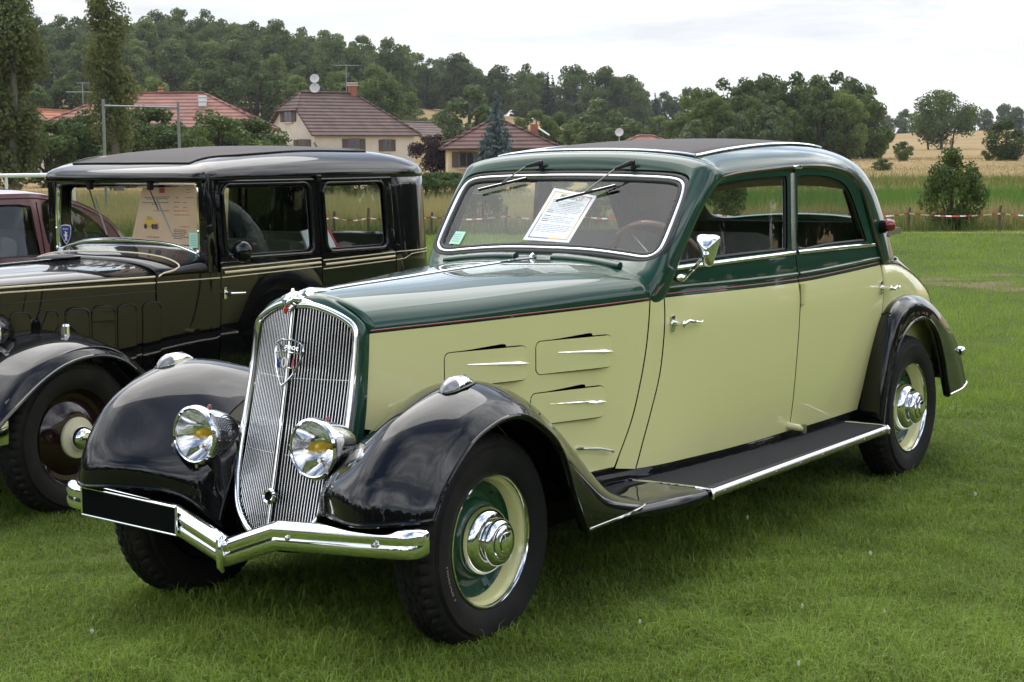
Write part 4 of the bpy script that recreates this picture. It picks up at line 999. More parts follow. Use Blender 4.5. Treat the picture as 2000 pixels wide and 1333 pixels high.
for s in (1, -1):
    V = []; F = []
    for z in np.linspace(1.09, 1.42, 6):
        for a in (-.010, .048): V.append((dmid_x(z) + .02 - a, s * (Yb(-2.27, z) - .035), z))
    F = [(i * 2, i * 2 + 1, i * 2 + 3, i * 2 + 2) for i in range(5)]; solid(obj('pillar_trim', V, F, 'beige_trim', car), .03, -1. if s < 0 else 1.)
    panel('quarter_trim', [(-3.10, 1.085), (-3.04, 1.20), (-2.94, 1.34), (-2.99, 1.36), (-3.12, 1.3), (-3.22, 1.085)], lambda x, z: Yb(x, z) - .045, 'beige_trim', car, (), s, step=.06, bstep=.05, thick=.004)
arc_text('Michelin', .036, (-.10, .66, .322), 1, .250, R(-20), 'lettering', [c for c in WHEELS['fl'].children if c.name.startswith('tyre')][0])
# ================================================================== the black saloon beside it (local x = world x + .74, local y = world y + 2.6)
bc = thing('saloon_car', 'older boxy black saloon with upright windscreen and ivory coach lines', 'car', (-.74, -2.60, 0))
Wk = pch([-3.0, -2.88, -2.7, -2.5, -2.33, -1.7, -1.02, -.96, -.66, 0., .55, .7], [.05, .33, .47, .545, .572, .582, .556, .545, .495, .375, .262, .23])
def Yk(x, z):
    y = Wk(x)
    if z < .93: y -= .05 * min(1.3, (.93 - z) / .55) ** 2 * (1 if x < -1.0 else max(0., -x))
    elif z > .98: y -= .075 * (z - .98)
    return y
g = .003
for s in (1, -1):
    ol = [(.55, .945)] + [(x, .955) for x in np.linspace(.3, -.655, 8)] + [(-.655, .45), (-.3, .45), (.2, .5), (.5, .55)]
    nl = 7; lou = [(.20 - .131 * k) for k in range(nl)]
    bs = panel('bonnet_side', ol, Yk, 'black', bc, (), s, step=.06, bstep=.04)
    for k, x0 in enumerate(lou):                          # round-topped ventilator doors, two of them ajar
        x1 = x0 - .092; zt = .85; r = .030; o_ = [(x0, .60), (x0, zt - r)] + [(x0 - r + r * math.cos(R(a)), zt - r + r * math.sin(R(a))) for a in (30, 60, 90)] + [(x1 + r - r * math.sin(R(a)), zt - r + r * math.cos(R(a))) for a in (0, 30, 60, 90)] + [(x1, .60)]
        aj = .028 if k in (3, 4) else .004
        panel('ventilator_door', o_, lambda x, z, a=aj, x0=x0: Yk(x, z) + .003 + a * (x0 - x) / .092, 'black', bs, (), s, thick=.006, step=.05, edge=.004)
        strip('door_bead', o_[1:-1], lambda x, z, a=aj, x0=x0: Yk(x, z) + .003 + a * (x0 - x) / .092, .006, 'black', bs, s, off=.001, h=.003, per=2)
    strip('coach_line', [(.5, .938), (0, .940), (-.655, .938)], Yk, .0075, 'ivory_line', bs, s)
    strip('coach_line', [(.5, .958), (0, .962), (-.655, .966)], Yk, .0085, 'ivory_line', bs, s)
    strip('panel_seam', [(.5, .885), (-.66, .900)], Yk, .004, 'black', bs, s, h=.002)
    ol = [(-.661, .968), (-1.0, .968), (-1.016, .968), (-1.012, .42), (-.67, .42)]
    panel('scuttle_side', ol, Yk, 'black', bc, (), s)
    strip('coach_line', [(-.665, .939), (-1.012, .941)], Yk, .005, 'ivory_line', bc, s)
    # doors: one pressing each with a rounded window opening
    for nm, xa, xb, wa, wb in (('front_door', -1.020, -1.716, -1.072, -1.650), ('rear_door', -1.722, -2.330, -1.772, -2.250)):
        ol = [(xa, .40), (xa, 1.402), (xb, 1.402), (xb, .40)]
        wo = rrect(wb, 1.040, wa, 1.362 if nm[0] == 'r' else 1.366, .035)
        d = panel(nm, ol, Yk, 'black', bc, [wo], s)
        panel('window_glass', wo, lambda x, z: Yk(x, z) - .025, 'glass', d, (), s, thick=.002, step=.1, bstep=.05)
        strip('window_moulding', grow([(a, b) for a, b in wo], .012) + [grow(wo, .012)[0]], Yk, .016, 'black', d, s, off=.003, h=.007, per=1)
        strip('window_seal', wo + [wo[0]], lambda x, z: Yk(x, z) - .012, .012, 'seal', d, s, per=1)
        strip('coach_line', [(xa - .004, .986), (xb + .004, .998)], Yk, .0055, 'ivory_line', d, s)
        strip('coach_line', [(xa - .018, .9645), (xb + .010, .976)], Yk, .012, 'ivory_line', d, s, h=.004)
        strip('coach_line', [(xa - .004, .942), (xb + .004, .956)], Yk, .0055, 'ivory_line', d, s)
        panel('door_card', [(xa - .03, 1.02), (xb + .03, 1.02), (xb + .03, .45), (xa - .03, .45)], lambda x, z: Yk(x, z) - .045, 'matte_black', d, (), s, step=.15, bstep=.12)
        if nm == 'front_door':
            y = Yk(-1.04, .866); mb = MB()
            mb.box((-1.042, s * (y + .003), .866), (.020, .007, .056), None, .003); mb.tube([(-1.042, s * y, .866), (-1.042, s * (y + .042), .866)], .008, 10)
            mb.tube([(-1.036, s * (y + .042), .866), (-1.135, s * (y + .042), .862)], [.0075, .0065], 10); mb.build('door_handle', 'chrome', d)
        strip('top_bead', [(xa - .01, 1.392), (xb + .01, 1.392)], Yk, .012, 'black', d, s, off=.004, h=.006)
    MB().box((-1.720, s * (Yk(-1.72, 1.4) + .010), 1.400), (.035, .03, .03), None, .006).build('roof_hinge', 'black', bc)
    # rear quarter
    V = []; F = []; A, B = 26, 12
    for i in range(A + 1):
        th = 90 * i / A; c, s_ = math.cos(R(th)), math.sin(R(th))
        for j in range(B + 1):
            z = .40 + (1.412 - .40) * j / B; n = 2.9; xc = -2.86 - .12 * max(0., (.95 - z)) / .5
            V.append((-2.336 + (xc + 2.336) * (s_ ** (2 / n) if s_ > 0 else 0), Yk(-2.334, z) * (c ** (2 / n) if c > 1e-6 else 0), z))
    zr = [.40, .5, .6, .7, .8, .9, .98, 1.075, 1.12, 1.2, 1.28, 1.345, 1.412]; ar = [90 * i / A for i in range(A + 1)]; V = []
    for th in ar:
        c, s_ = math.cos(R(th)), math.sin(R(th))
        for z in zr: n = 2.9; xc = -2.86 - .12 * max(0., (.95 - z)) / .5; V.append((-2.336 + (xc + 2.336) * (s_ ** (2 / n) if s_ > 0 else 0), Yk(-2.334, z) * (c ** (2 / n) if c > 1e-6 else 0), z))
    F = []; Fg = []
    for i in range(A):
        for j in range(B):
            f_ = (i * (B + 1) + j, i * (B + 1) + j + 1, (i + 1) * (B + 1) + j + 1, (i + 1) * (B + 1) + j); (Fg if (ar[i] >= 58 and 7 <= j <= 10) else F).append(f_)
    gv = sorted({v for f_ in Fg for v in f_}); gm = {v: i for i, v in enumerate(gv)}; V2, F2 = flipy([(V[v][0] + .01, V[v][1], V[v][2]) for v in gv], [tuple(gm[v] for v in f_) for f_ in Fg], s)
    V, F = flipy(V, F, s); q = obj('rear_quarter', V, F, 'black', bc); solid(q, .006, 0); obj('rear_window', V2, F2, 'glass', q)
    def qp(th, z, n=2.9, off=.002):
        c, s_ = math.cos(R(th)), math.sin(R(th)); return (-2.336 + (-2.86 + 2.336 - off) * (s_ ** (2 / n) if s_ > 0 else 0), s * (Yk(-2.334, z) + off) * (c ** (2 / n) if c > 1e-6 else 0), z)
    MB().tube([qp(t, .999 + .004 * t / 60) for t in np.linspace(0, 70, 20)], .0028, 6).build('coach_line', 'ivory_line', q)
    MB().tube([qp(0, .957), qp(3, .960), qp(8, .982), qp(14, .985)] + [qp(t, .985) for t in np.linspace(20, 70, 14)], .0028, 6).build('coach_line', 'ivory_line', q)
# roof: dome over the plan outline of the body, rounded over on every side
ol_ = []
for t in np.linspace(0, 1, 9)[:-1]: ol_.append((-.872 - .02 * (t * .5 / .5) ** 2, .47 * t))
ol_ += [(-.895, .50), (-.915, .530), (-.95, .547), (-1.02, .553)] + [(x, Yk(x, 1.412) + .006) for x in np.linspace(-1.2, -2.33, 12)]
for th in np.linspace(4, 90, 18): c, s_ = math.cos(R(th)), math.sin(R(th)); ol_.append((-2.336 - (.526) * s_ ** (2 / 2.9), (Yk(-2.334, 1.412) + .006) * (c ** (2 / 2.9) if c > 1e-6 else 0)))
ol_ = ol_ + [(a, -b) for a, b in ol_[::-1][1:-1]]
crown = pch([-2.9, -2.5, -2.2, -1.8, -1.3, -.98, -.87], [.135, .142, .146, .150, .128, .100, .08])
V = []; F = []; ts = [1., 1., .995, .98, .95, .9, .84, .76, .66, .54, .4, .25, .1]; n = len(ol_)
for i, t in enumerate(ts):
    for a, b in ol_:
        x, y = a, b * t; xc = -1.6; x = xc + (a - xc) * t
        z = 1.398 if i == 0 else 1.412 + crown(x) * (1 - t ** 3.4) ** (1 / 2.2); V.append((x, y, z))
b = len(V); V.append((-1.6, 0, 1.412 + crown(-1.6)))
F = [(i * n + q, i * n + (q + 1) % n, (i + 1) * n + (q + 1) % n, (i + 1) * n + q) for i in range(len(ts) - 1) for q in range(n)] + [((len(ts) - 1) * n + q, (len(ts) - 1) * n + (q + 1) % n, b) for q in range(n)]
ro = obj('roof', V, F, 'black', bc)
bm = bmesh.new(); bm.from_mesh(ro.data); bmesh.ops.recalc_face_normals(bm, faces=bm.faces)
if sum(f.normal.z for f in bm.faces) < 0: bmesh.ops.reverse_faces(bm, faces=bm.faces)
bm.to_mesh(ro.data); bm.free(); solid(ro, .012)
RB_ = shell_bvh(ro)
def bz_roof(x, y):
    h = RB_.ray_cast(Vector((x, y, 3.)), Vector((0, 0, -1)))
    if h[0] is not None: return h[0].z
    return 1.5
ol = [(-.985, -.40), (-.975, 0), (-.985, .40), (-1.5, .42), (-2.3, .40), (-2.34, 0), (-2.3, -.40), (-1.5, -.42)]
P, F, rg = tri_region(ol, (), .08, .05); V = [(x, y, bz_roof(x, y) + .003) for x, y in P]; b = len(V); V += [(P[i][0], P[i][1], bz_roof(*P[i]) - .01) for i in rg[0]]; k = len(rg[0])
rf = obj('roof_fabric', V, F + [(rg[0][i], rg[0][(i + 1) % k], b + (i + 1) % k, b + i) for i in range(k)], 'leathercloth', bc)
MB().tube([(V[i][0], V[i][1], V[i][2] + .001) for i in rg[0]], .004, 6, closed=True).build('edging', 'dull_black', rf)
# bonnet top and scuttle
def arch(x, zb, zc, n, W):
    o_ = []
    for j in range(33):
        th = math.pi * j / 32; ct = math.cos(th); o_.append((x, W * (abs(ct) ** (2 / n)) * (1 if ct > 0 else -1), zb + (zc - zb) * math.sin(th) ** (2 / n) if 0 < j < 32 else zb))
    return o_
for nm, st_ in (('bonnet_top', [(.55, .945, 1.0, 2.0), (.3, .954, 1.012, 2.1), (0, .956, 1.022, 2.2), (-.3, .956, 1.03, 2.4), (-.657, .956, 1.036, 2.6)]), ('scuttle', [(-.663, .966, 1.038, 2.6), (-.78, .968, 1.052, 2.7), (-.88, .968, 1.078, 2.8), (-.945, .968, 1.098, 2.8), (-1.0, .968, 1.10, 2.8)])):
    V = []
    for x, zb, zc, n in st_: V += arch(x, zb, zc, n, Wk(x) if nm == 'bonnet_top' else Wk(x) + .001)
    F = [(i * 33 + j, (i + 1) * 33 + j, (i + 1) * 33 + j + 1, i * 33 + j + 1) for i in range(len(st_) - 1) for j in range(32)]
    solid(obj(nm, V, F, 'black', bc), .006)
a_ = arch(-.672, .966, 1.040, 2.6, Wk(-.67) + .003); b_ = arch(-.80, .968, 1.058, 2.7, Wk(-.80) + .003)
pl_ = [a_[0], (-.70, a_[1][1], a_[1][2]), (-.76, b_[2][1], b_[2][2] - .004), (-.80, b_[3][1], b_[3][2])] + [(-.80 - .02 * math.sin(math.pi * j / 32), b_[j][1], b_[j][2] + .004 * math.sin(math.pi * j / 32)) for j in range(4, 29)] + [(-.80, b_[29][1], b_[29][2])]
MB().tube(pl_, .004, 6).build('coach_line', 'ivory_line', bc)
MB().tube([(x, 0, z + .004) for x, z in ((.55, 1.0), (.3, 1.012), (0, 1.022), (-.3, 1.03), (-.655, 1.037))], .006, 8).build('bonnet_hinge', 'black', bc)
# windscreen and its chrome frame, upright
wh = [(0, 1.108), (.2, 1.103), (.33, 1.090), (.44, 1.062), (.478, 1.052), (.488, 1.060), (.488, 1.2), (.486, 1.34), (.476, 1.374), (.45, 1.386), (.2, 1.388), (0, 1.388)]
wfull = [(p[0], p[1]) for p in spline(wh, 3)]; wfull = wfull + [(-a, b) for a, b in wfull[::-1][1:-1]]
P, F, _ = tri_region(wfull, (), .1, .05); bw = obj('windscreen', [(-.962, a, b) for a, b in P], F, 'screen_glass', bc)
MB().tube([(-.956, a, b) for a, b in wfull], .0135, 10, closed=True, flat=(.9, 1)).build('chrome_frame', 'chrome', bw)
for s in (1, -1):
    MB().box((-.975, s * .519, 1.20), (.06, .058, .47), None, .008).build('windscreen_pillar', 'black', bc)
    MB().lathe([(.012, 0), (.010, .008), (.0005, .011)], frame(Vector((-.948, s * .485, 1.062)), (1, 0, 0)), 12).lathe([(.008, 0), (.007, .006), (.0005, .009)], frame(Vector((-.948, s * .489, 1.16)), (1, 0, 0)), 12).build('frame_bolt', 'chrome', bw)
MB().box((-.962, 0, 1.412), (.07, 1.06, .05), None, .006).build('header', 'black', bc)
for y0, ty in ((-.215, -.118), (.20, .335)):
    wp = MB().box((-.925, y0, 1.380), (.03, .022, .055), None, .006).build('wiper', 'seal', bc)
    MB().tube([(-.918, y0, 1.36), (-.915, y0 + (ty - y0) * .45, 1.26)], .003, 6).build('arm', 'seal', wp)
    MB().tube([(-.935, y0 + (ty - y0) * .22, 1.312), (-.935, ty, 1.135)], .0042, 6).build('blade', 'galv_grey', wp)
# enamel-blue shield sticker with a white rampant animal, and the small green sticker
sc_ = [(0, .045), (.03, .042), (.035, .03), (.030, -.005), (.016, -.032), (0, -.045)]; sc_ = sc_ + [(-a, b) for a, b in sc_[::-1][1:-1]]
stk = MB().prism([(a * 1.12, b * 1.1) for a, b in sc_], frame(Vector((-.957, -.435, 1.128)), (1, 0, 0), (0, 1, 0)), .001).build('sticker', 'white_enamel', bw, smooth=False)
MB().prism(sc_, frame(Vector((-.9555, -.435, 1.128)), (1, 0, 0), (0, 1, 0)), .001).build('shield', 'blue_enamel', stk, smooth=False)
lion = [(-.006, -.030), (.000, -.018), (.006, -.028), (.010, -.026), (.005, -.010), (.012, -.004), (.014, .004), (.006, .001), (.009, .010), (.015, .016), (.008, .017), (.002, .012), (.0, .020), (-.007, .021), (-.004, .012), (-.007, .002), (-.014, .004), (-.013, -.002), (-.005, -.006), (-.004, -.016), (-.011, -.028)]
MB().prism(lion, frame(Vector((-.9540, -.435, 1.124)), (1, 0, 0), (0, 1, 0)), .0006).build('emblem', 'white_enamel', stk, smooth=False)
text_mesh('lettering', 'PEUGEOT', .010, 'white_enamel', frame(Vector((-.9540, -.435, 1.152)), (1, 0, 0), (0, 1, 0)), stk, .0004)
stg = MB().prism([(-.028, -.036), (.028, -.036), (.028, .036), (-.028, .036)], frame(Vector((-.957, .445, 1.118)), (1, 0, 0), (0, 1, 0)), .001).build('sticker', 'mint_paper', bw, smooth=False)
for k in range(5): MB().box((-.9553, .445, 1.138 - .011 * k), (.0004, .036, .0025)).build('print_line', 'ink_pale', stg, smooth=False)
# round mirror
mb = MB().lathe([(.0005, .030), (.03, .026), (.048, .012), (.052, .0), (.050, -.008)], frame(Vector((-1.07, .645, 1.065)), (1, .25, 0)), 24); mb.tube([(-1.035, .555, 1.045), (-1.05, .62, 1.05)], .007, 8); mi = mb.build('door_mirror', 'black', bc)
MB().lathe([(.0005, 0), (.049, 0)], frame(Vector((-1.079, .643, 1.065)), (-1, -.25, 0)), 24).build('mirror_glass', 'reflector', mi)
# wings, wheels, lamps, bumper
FK = [[(.46, .30, .46), (.48, .42, .47), (.47, .56, .455), (.46, .66, .44), (.45, .715, .425)], [(.36, .30, .58), (.38, .42, .59), (.37, .56, .58), (.35, .67, .555), (.33, .72, .515)],
      [(.22, .31, .69), (.24, .43, .695), (.235, .55, .685), (.22, .67, .655), (.19, .722, .605)], [(.05, .35, .745), (.06, .45, .750), (.055, .56, .742), (.05, .67, .712), (.05, .724, .660)],
      [(-.12, .40, .75), (-.12, .48, .755), (-.12, .57, .745), (-.12, .67, .712), (-.11, .724, .672)], [(-.28, .44, .70), (-.28, .50, .705), (-.28, .58, .695), (-.27, .67, .668), (-.24, .724, .635)],
      [(-.42, .46, .60), (-.42, .52, .605), (-.42, .59, .595), (-.40, .68, .57), (-.35, .724, .55)], [(-.55, .48, .47), (-.55, .53, .475), (-.55, .6, .465), (-.53, .69, .445), (-.47, .724, .43)], [(-.75, .5, .31), (-.75, .55, .31), (-.74, .62, .305), (-.73, .70, .30), (-.70, .724, .29)]]
RK = [[(p[0] - 2.62 if False else -p[0] - 2.72, p[1] + .08, p[2]) for p in r] for r in FK[::-1]]
for s in (1, -1):
    for nm, net in (('front_wing', FK), ('rear_wing', RK)):
        V, F = patch(net, 48, 20); lipc = [V[i * 21 + 20] for i in range(49)]
        V, F = flipy(V, F, s); o = obj(nm, V, F, 'black', bc); solid(o, .004, 0)
        MB().tube([(p[0], s * p[1], p[2]) for p in lipc], .009, 8).build('rolled_edge', 'black', o)
        if nm == 'front_wing':
            MB().tube([(p[0] , s * (p[1] - .035), p[2] + .036) for p in lipc[4:-8]], .006, 8).build('swage_line', 'black', o)
            ml = MB().tube([(-.09, s * .53, .742), (-.09, s * .53, .790)], [.0185, .0185], 16).lathe([(.0185, 0), (.015, .009), (.0005, .014)], frame(Vector((-.09, s * .53, .79)), (0, 0, 1)), 16).build('wing_lamp', 'chrome', bc)
            MB().tube([(-.078, s * .53, .750), (-.078, s * .53, .786)], .011, 10).build('lens', 'clear_lens', ml)
    for x0, yo in ((0., .672), (-2.72, .70)):
        c = (x0, s * yo, .332); mt = frame(Vector(c), (0, s, 0))
        dk = MB().lathe([(.205, .004), (.198, -.01), (.185, -.03), (.165, -.036), (.135, -.012), (.105, .004), (.090, .008), (.085, .008)], mt, 56).build('wheel', 'brown_paint', bc)
        tyre_mesh('tyre', c, s, .332, .207, .125, dk)
        MB().lathe([(.088, .008), (.0885, .014), (.085, .020), (.060, .026), (.050, .026)], mt, 48).build('hub_ring', 'hub_cream', dk)
        MB().lathe([(.052, .024), (.052, .036), (.047, .056), (.036, .070), (.018, .078), (.0005, .080)], mt, 40).build('hub_cap', 'chrome', dk)
        MB().lathe([(.19, -.04), (.2, -.11), (.04, -.11)], mt, 32).build('brake_drum', 'matte_black', dk)
    c0 = Vector((.175, s * .33, .775)); mt = frame(c0, (1, 0, 0))
    hl = MB().lathe([(.0005, -.14), (.04, -.125), (.075, -.08), (.092, -.02), (.095, 0)], mt, 32).tube([c0 + Vector((-.05, 0, -.08)), c0 + Vector((-.05, 0, -.25))], .015, 8).build('headlamp', 'black', bc)
    MB().lathe([(.095, -.008), (.104, .0), (.102, .014), (.094, .018)], mt, 36).build('rim', 'chrome', hl); MB().lathe([(.0005, -.05), (.05, -.03), (.095, .01)], mt, 32).build('reflector', 'reflector', hl); MB().lathe([(.0005, .03), (.06, .024), (.096, .014)], mt, 32).build('lens', 'lens_glass', hl)
    MB().box((-1.1, s * .62, .295), (1.15, .20, .035), None, .01).build('running_board', 'mat_rubber', bc)
bb = MB().box((.395, 0, .425), (.022, 1.34, .042), None, .008).box((.395, 0, .375), (.022, 1.34, .042), None, .008).build('front_bumper', 'chrome', bc)
for s in (1, -1): MB().box((.375, s * .655, .40), (.06, .03, .10), None, .008).build('bumper_end', 'chrome', bb); MB().box((.28, s * .3, .40), (.22, .04, .05)).build('bumper_iron', 'matte_black', bb, smooth=False)
gr2 = MB().box((.565, 0, .74), (.03, .44, .48), None, .02).build('grille', 'matte_black', bc)
for k in range(25): MB().box((.584, -.204 + .017 * k, .74), (.008, .006, .45)).build('slat', 'chrome', gr2, smooth=False)
MB().tube([(.58, -.235, .5), (.58, -.235, .93), (.58, -.18, .985), (.58, 0, 1.0), (.58, .18, .985), (.58, .235, .93), (.58, .235, .5)], .016, 10).build('surround', 'chrome', gr2)
ch = MB(); ch.box((-1.4, 0, .38), (3.6, .95, .16)); ch.box((.0, 0, .62), (.9, .5, .4)); ch.box((-1.0, 0, .7), (.03, 1.0, .45)); ch.build('chassis', 'matte_black', bc, smooth=False)
MB().tube([(0, -.6, .332), (0, .6, .332)], .03, 8).tube([(-2.72, -.62, .332), (-2.72, .62, .332)], .04, 8).build('axle', 'matte_black', bc)
for x0, y0, w_ in ((-1.55, 0, 1.0), (-2.3, 0, 1.04)):
    se = MB().box((x0 + .22, y0, .62), (.48, w_, .22), None, .05).build('seat', 'seat_cloth', bc); MB().box((x0 - .06, y0, .86), (.14, w_, .46), Matrix.Rotation(-.16, 3, 'Y'), .05).build('backrest', 'seat_cloth', se)
mt = frame(Vector((-1.27, .25, 1.0)), (-.8, 0, .6)); s2 = MB().tube([mt @ Vector((.2 * math.cos(a), .2 * math.sin(a), 0)) for a in np.linspace(0, 2 * math.pi, 33)[:-1]], .011, 8, closed=True).build('steering_wheel', 'dull_black', bc)
MB().tube([mt @ Vector((0, 0, 0)), mt @ Vector((0, 0, -.35))], .016, 8).tube([mt @ Vector((-.2, 0, 0)), mt @ Vector((.2, 0, 0))], .007, 8).build('column', 'dull_black', s2)
MB().box((-1.04, 0, 1.0), (.10, 1.02, .14), None, .02).build('dashboard', 'dull_black', bc)

# patterned blanket and magazine on the back seat
bl = thing('blanket', 'grey and white patterned blanket on the back seat of the black car', 'blanket', (-2.92, -2.35, .74))
V = []; F = []; nx, ny = 16, 22
for i in range(nx + 1):
    for j in range(ny + 1):
        x = -.20 + .42 * i / nx; y = -.42 + .64 * j / ny; V.append((x, y, .26 + .03 * math.sin(j * .7) * math.cos(i * .5) + .035 * math.sin(i * .4)))
F = [(i * (ny + 1) + j, (i + 1) * (ny + 1) + j, (i + 1) * (ny + 1) + j + 1, i * (ny + 1) + j + 1) for i in range(nx) for j in range(ny)]
mk = mat('blanket_weave', (.35, .33, .30), .95)
t = mk.node_tree; ckr = t.nodes.new('ShaderNodeTexChecker'); ckr.inputs['Scale'].default_value = 9; ckr.inputs['Color1'].default_value = (.42, .39, .34, 1); ckr.inputs['Color2'].default_value = (.09, .085, .08, 1)
tco = t.nodes.new('ShaderNodeTexCoord'); mp_ = t.nodes.new('ShaderNodeMapping'); mp_.inputs['Rotation'].default_value = (0, 0, R(45)); t.links.new(tco.outputs['Object'], mp_.inputs[0]); t.links.new(mp_.outputs[0], ckr.inputs[0]); t.links.new(ckr.outputs[0], t.nodes['Principled BSDF'].inputs['Base Color'])
solid(obj('cloth', V, F, 'blanket_weave', bl), .012)
mg = thing('magazine', 'magazine with a red edge propped on the blanket in the black car', 'magazine', (-2.62, -2.17, 1.0))
MB().box((0, 0, .06), (.22, .008, .17), Matrix.Rotation(.35, 3, 'X') @ Matrix.Rotation(.12, 3, 'Y')).build('cover', 'paper', mg, smooth=False); MB().box((-.115, 0, .065), (.012, .012, .20), Matrix.Rotation(.35, 3, 'X') @ Matrix.Rotation(.3, 3, 'Y')).build('spine', 'print_red', mg, smooth=False)

# ---- printed sheets behind the two windscreens
def sheet_pt(q, u, v):
    a, b, c, d = [np.array(p) for p in q]; return (a * (1 - u) + b * u) * (1 - v) + (d * (1 - u) + c * u) * v
q = [(-.126, .062), (.091, .053), (.132, .279), (-.082, .318)]
SH = lambda u, v, n=-.014: wsp(*sheet_pt(q, u, v), n + .010 * math.sin(v * 2.2) * 0)
sh_ = thing('information_sheet', 'white printed information sheet with coloured border behind the rounded windscreen', 'sheet', SH(.5, 0))
def quad(name, f_, u0, v0, u1, v1, m_, par, lift=0., off=None):
    p = [np.array(f_(u, v)) for u, v in ((u0, v0), (u1, v0), (u1, v1), (u0, v1))]; o0 = np.array(par_loc[par.name]); dn = np.array(nrm[par.name])
    V = [tuple(x - o0 + dn * lift) for x in p] + [tuple(x - o0 + dn * (lift - .0006)) for x in p]
    return obj(name, V, [(0, 1, 2, 3), (7, 6, 5, 4), (0, 4, 5, 1), (1, 5, 6, 2), (2, 6, 7, 3), (3, 7, 4, 0)], m_, par, False)
par_loc = {sh_.name: SH(.5, 0)}; nrm = {sh_.name: WS_N}
quad('page', SH, 0, 0, 1, 1, 'paper', sh_)
for (u0, v0, u1, v1, m_) in ((.07, .05, .52, .068, 'print_blue'), (.52, .05, .93, .068, 'print_yellow'), (.07, .05, .088, .5, 'print_blue'), (.07, .5, .088, .95, 'print_yellow'), (.912, .05, .93, .5, 'print_yellow'), (.912, .5, .93, .95, 'print_red'), (.07, .935, .52, .95, 'print_yellow'), (.52, .935, .93, .95, 'print_red')):
    quad('border', SH, u0, v0, u1, v1, m_, sh_, .0007)
ux = np.array(SH(1, .85)) - np.array(SH(0, .85)); vx = np.array(SH(.45, 1)) - np.array(SH(.45, .8)); nn = np.cross(ux, vx); mtx = frame(Vector(np.array(SH(.50, .845)) - np.array(SH(.5, 0)) + WS_N * .0008), WS_N, ux)
text_mesh('title', 'PEUGEOT', .026, 'ink', mtx, sh_, .0002, shear=.2)
lr = random.Random(3)
for k in range(19):
    v = .79 - k * .034
    if k in (8, 13): continue
    x = .14
    if k in (0, 1, 6, 7, 9, 11, 12): quad('print_line', SH, x, v, x + .15, v + .012, 'ink', sh_, .0007); x += .17
    while x < .80 - (.3 * lr.random() if k in (7, 10, 12, 18) else 0):
        L_ = .05 + .08 * lr.random(); quad('print_line', SH, x, v, min(x + L_, .88), v + .008, 'ink_pale', sh_, .0007); x += L_ + .02
qb = [(-2.600 , 1.103), (-2.345, 1.098), (-2.330, 1.366), (-2.512, 1.360)]; qb2 = [(-2.345, 1.098), (-2.128, 1.088), (-2.112, 1.380), (-2.330, 1.366)]
sb = thing('notice_sheet', 'creased peach coloured notice with small car picture behind the upright windscreen', 'sheet', (-1.722, -2.35, 1.10))
for kk, qq in enumerate((qb, qb2)):
    fB = lambda u, v, qq=qq, kk=kk: (-1.722 - .012 * ((1 - u) if kk else u), *sheet_pt(qq, u, v))
    par_loc[sb.name] = (-1.722, -2.35, 1.10); nrm[sb.name] = (1, 0, 0)
    quad('page', fB, 0, 0, 1, 1, 'peach_paper', sb)
    if kk == 0:
        quad('seal_print', fB, .60, .90, .78, .985, 'ink_red', sb, .0008)
        for k, (v, u0, u1) in enumerate(((.82, .12, .95), (.79, .2, .9), (.72, .1, .92), (.69, .4, .6), (.57, .50, .95), (.09, .4, .7))):
            x = u0
            while x < u1: L_ = .04 + .08 * lr.random(); quad('print_line', fB, x, v, min(x + L_, u1), v + .012, 'ink', sb, .0008); x += L_ + .015
        # little picture of a yellow car
        def pic(pts, m_, l_): 
            o0 = np.array(par_loc[sb.name]); c_ = np.array(fB(.42, .36)); MB().prism(pts, frame(Vector(c_ - o0 + np.array([l_, 0, 0])), (1, 0, 0), (0, 1, 0)), .0004).build('picture', m_, sb, smooth=False)
        pic([(-.052, -.012), (.03, -.028), (.05, -.014), (.05, .004), (.018, .012), (.010, .032), (-.018, .034), (-.030, .014), (-.054, .008)], 'print_yellow', .0012)
        pic([(-.014, .014), (.008, .014), (.004, .028), (-.012, .029)], 'ink_pale', .0020)
        for cx_ in (-.030, .020, .040): pic([(cx_ + .011 * math.cos(a), -.018 + .013 * math.sin(a)) for a in np.linspace(0, 2 * math.pi, 13)[:-1]], 'ink', .0020)
    else:
        for k, (v, u0, u1, m_) in enumerate(((.93, .5, .62, 'ink_red'), (.88, .5, .6, 'ink_red'), (.80, .15, .25, 'ink'), (.79, .45, .75, 'ink_red'), (.72, .1, .3, 'ink'), (.71, .4, .5, 'ink'), (.64, .1, .25, 'ink_red'), (.63, .4, .52, 'ink_red'), (.57, .1, .55, 'ink_red'), (.50, .1, .6, 'ink_red'), (.30, .3, .6, 'ink_red'), (.24, .1, .5, 'ink'), (.21, .1, .52, 'ink'), (.18, .1, .5, 'ink'), (.15, .1, .45, 'ink'), (.12, .1, .6, 'ink'), (.09, .1, .4, 'ink'))):
            x = u0
            while x < u1: L_ = .04 + .08 * lr.random(); quad('print_line', fB, x, v, min(x + L_, u1), v + .011, m_, sb, .0008); x += L_ + .015

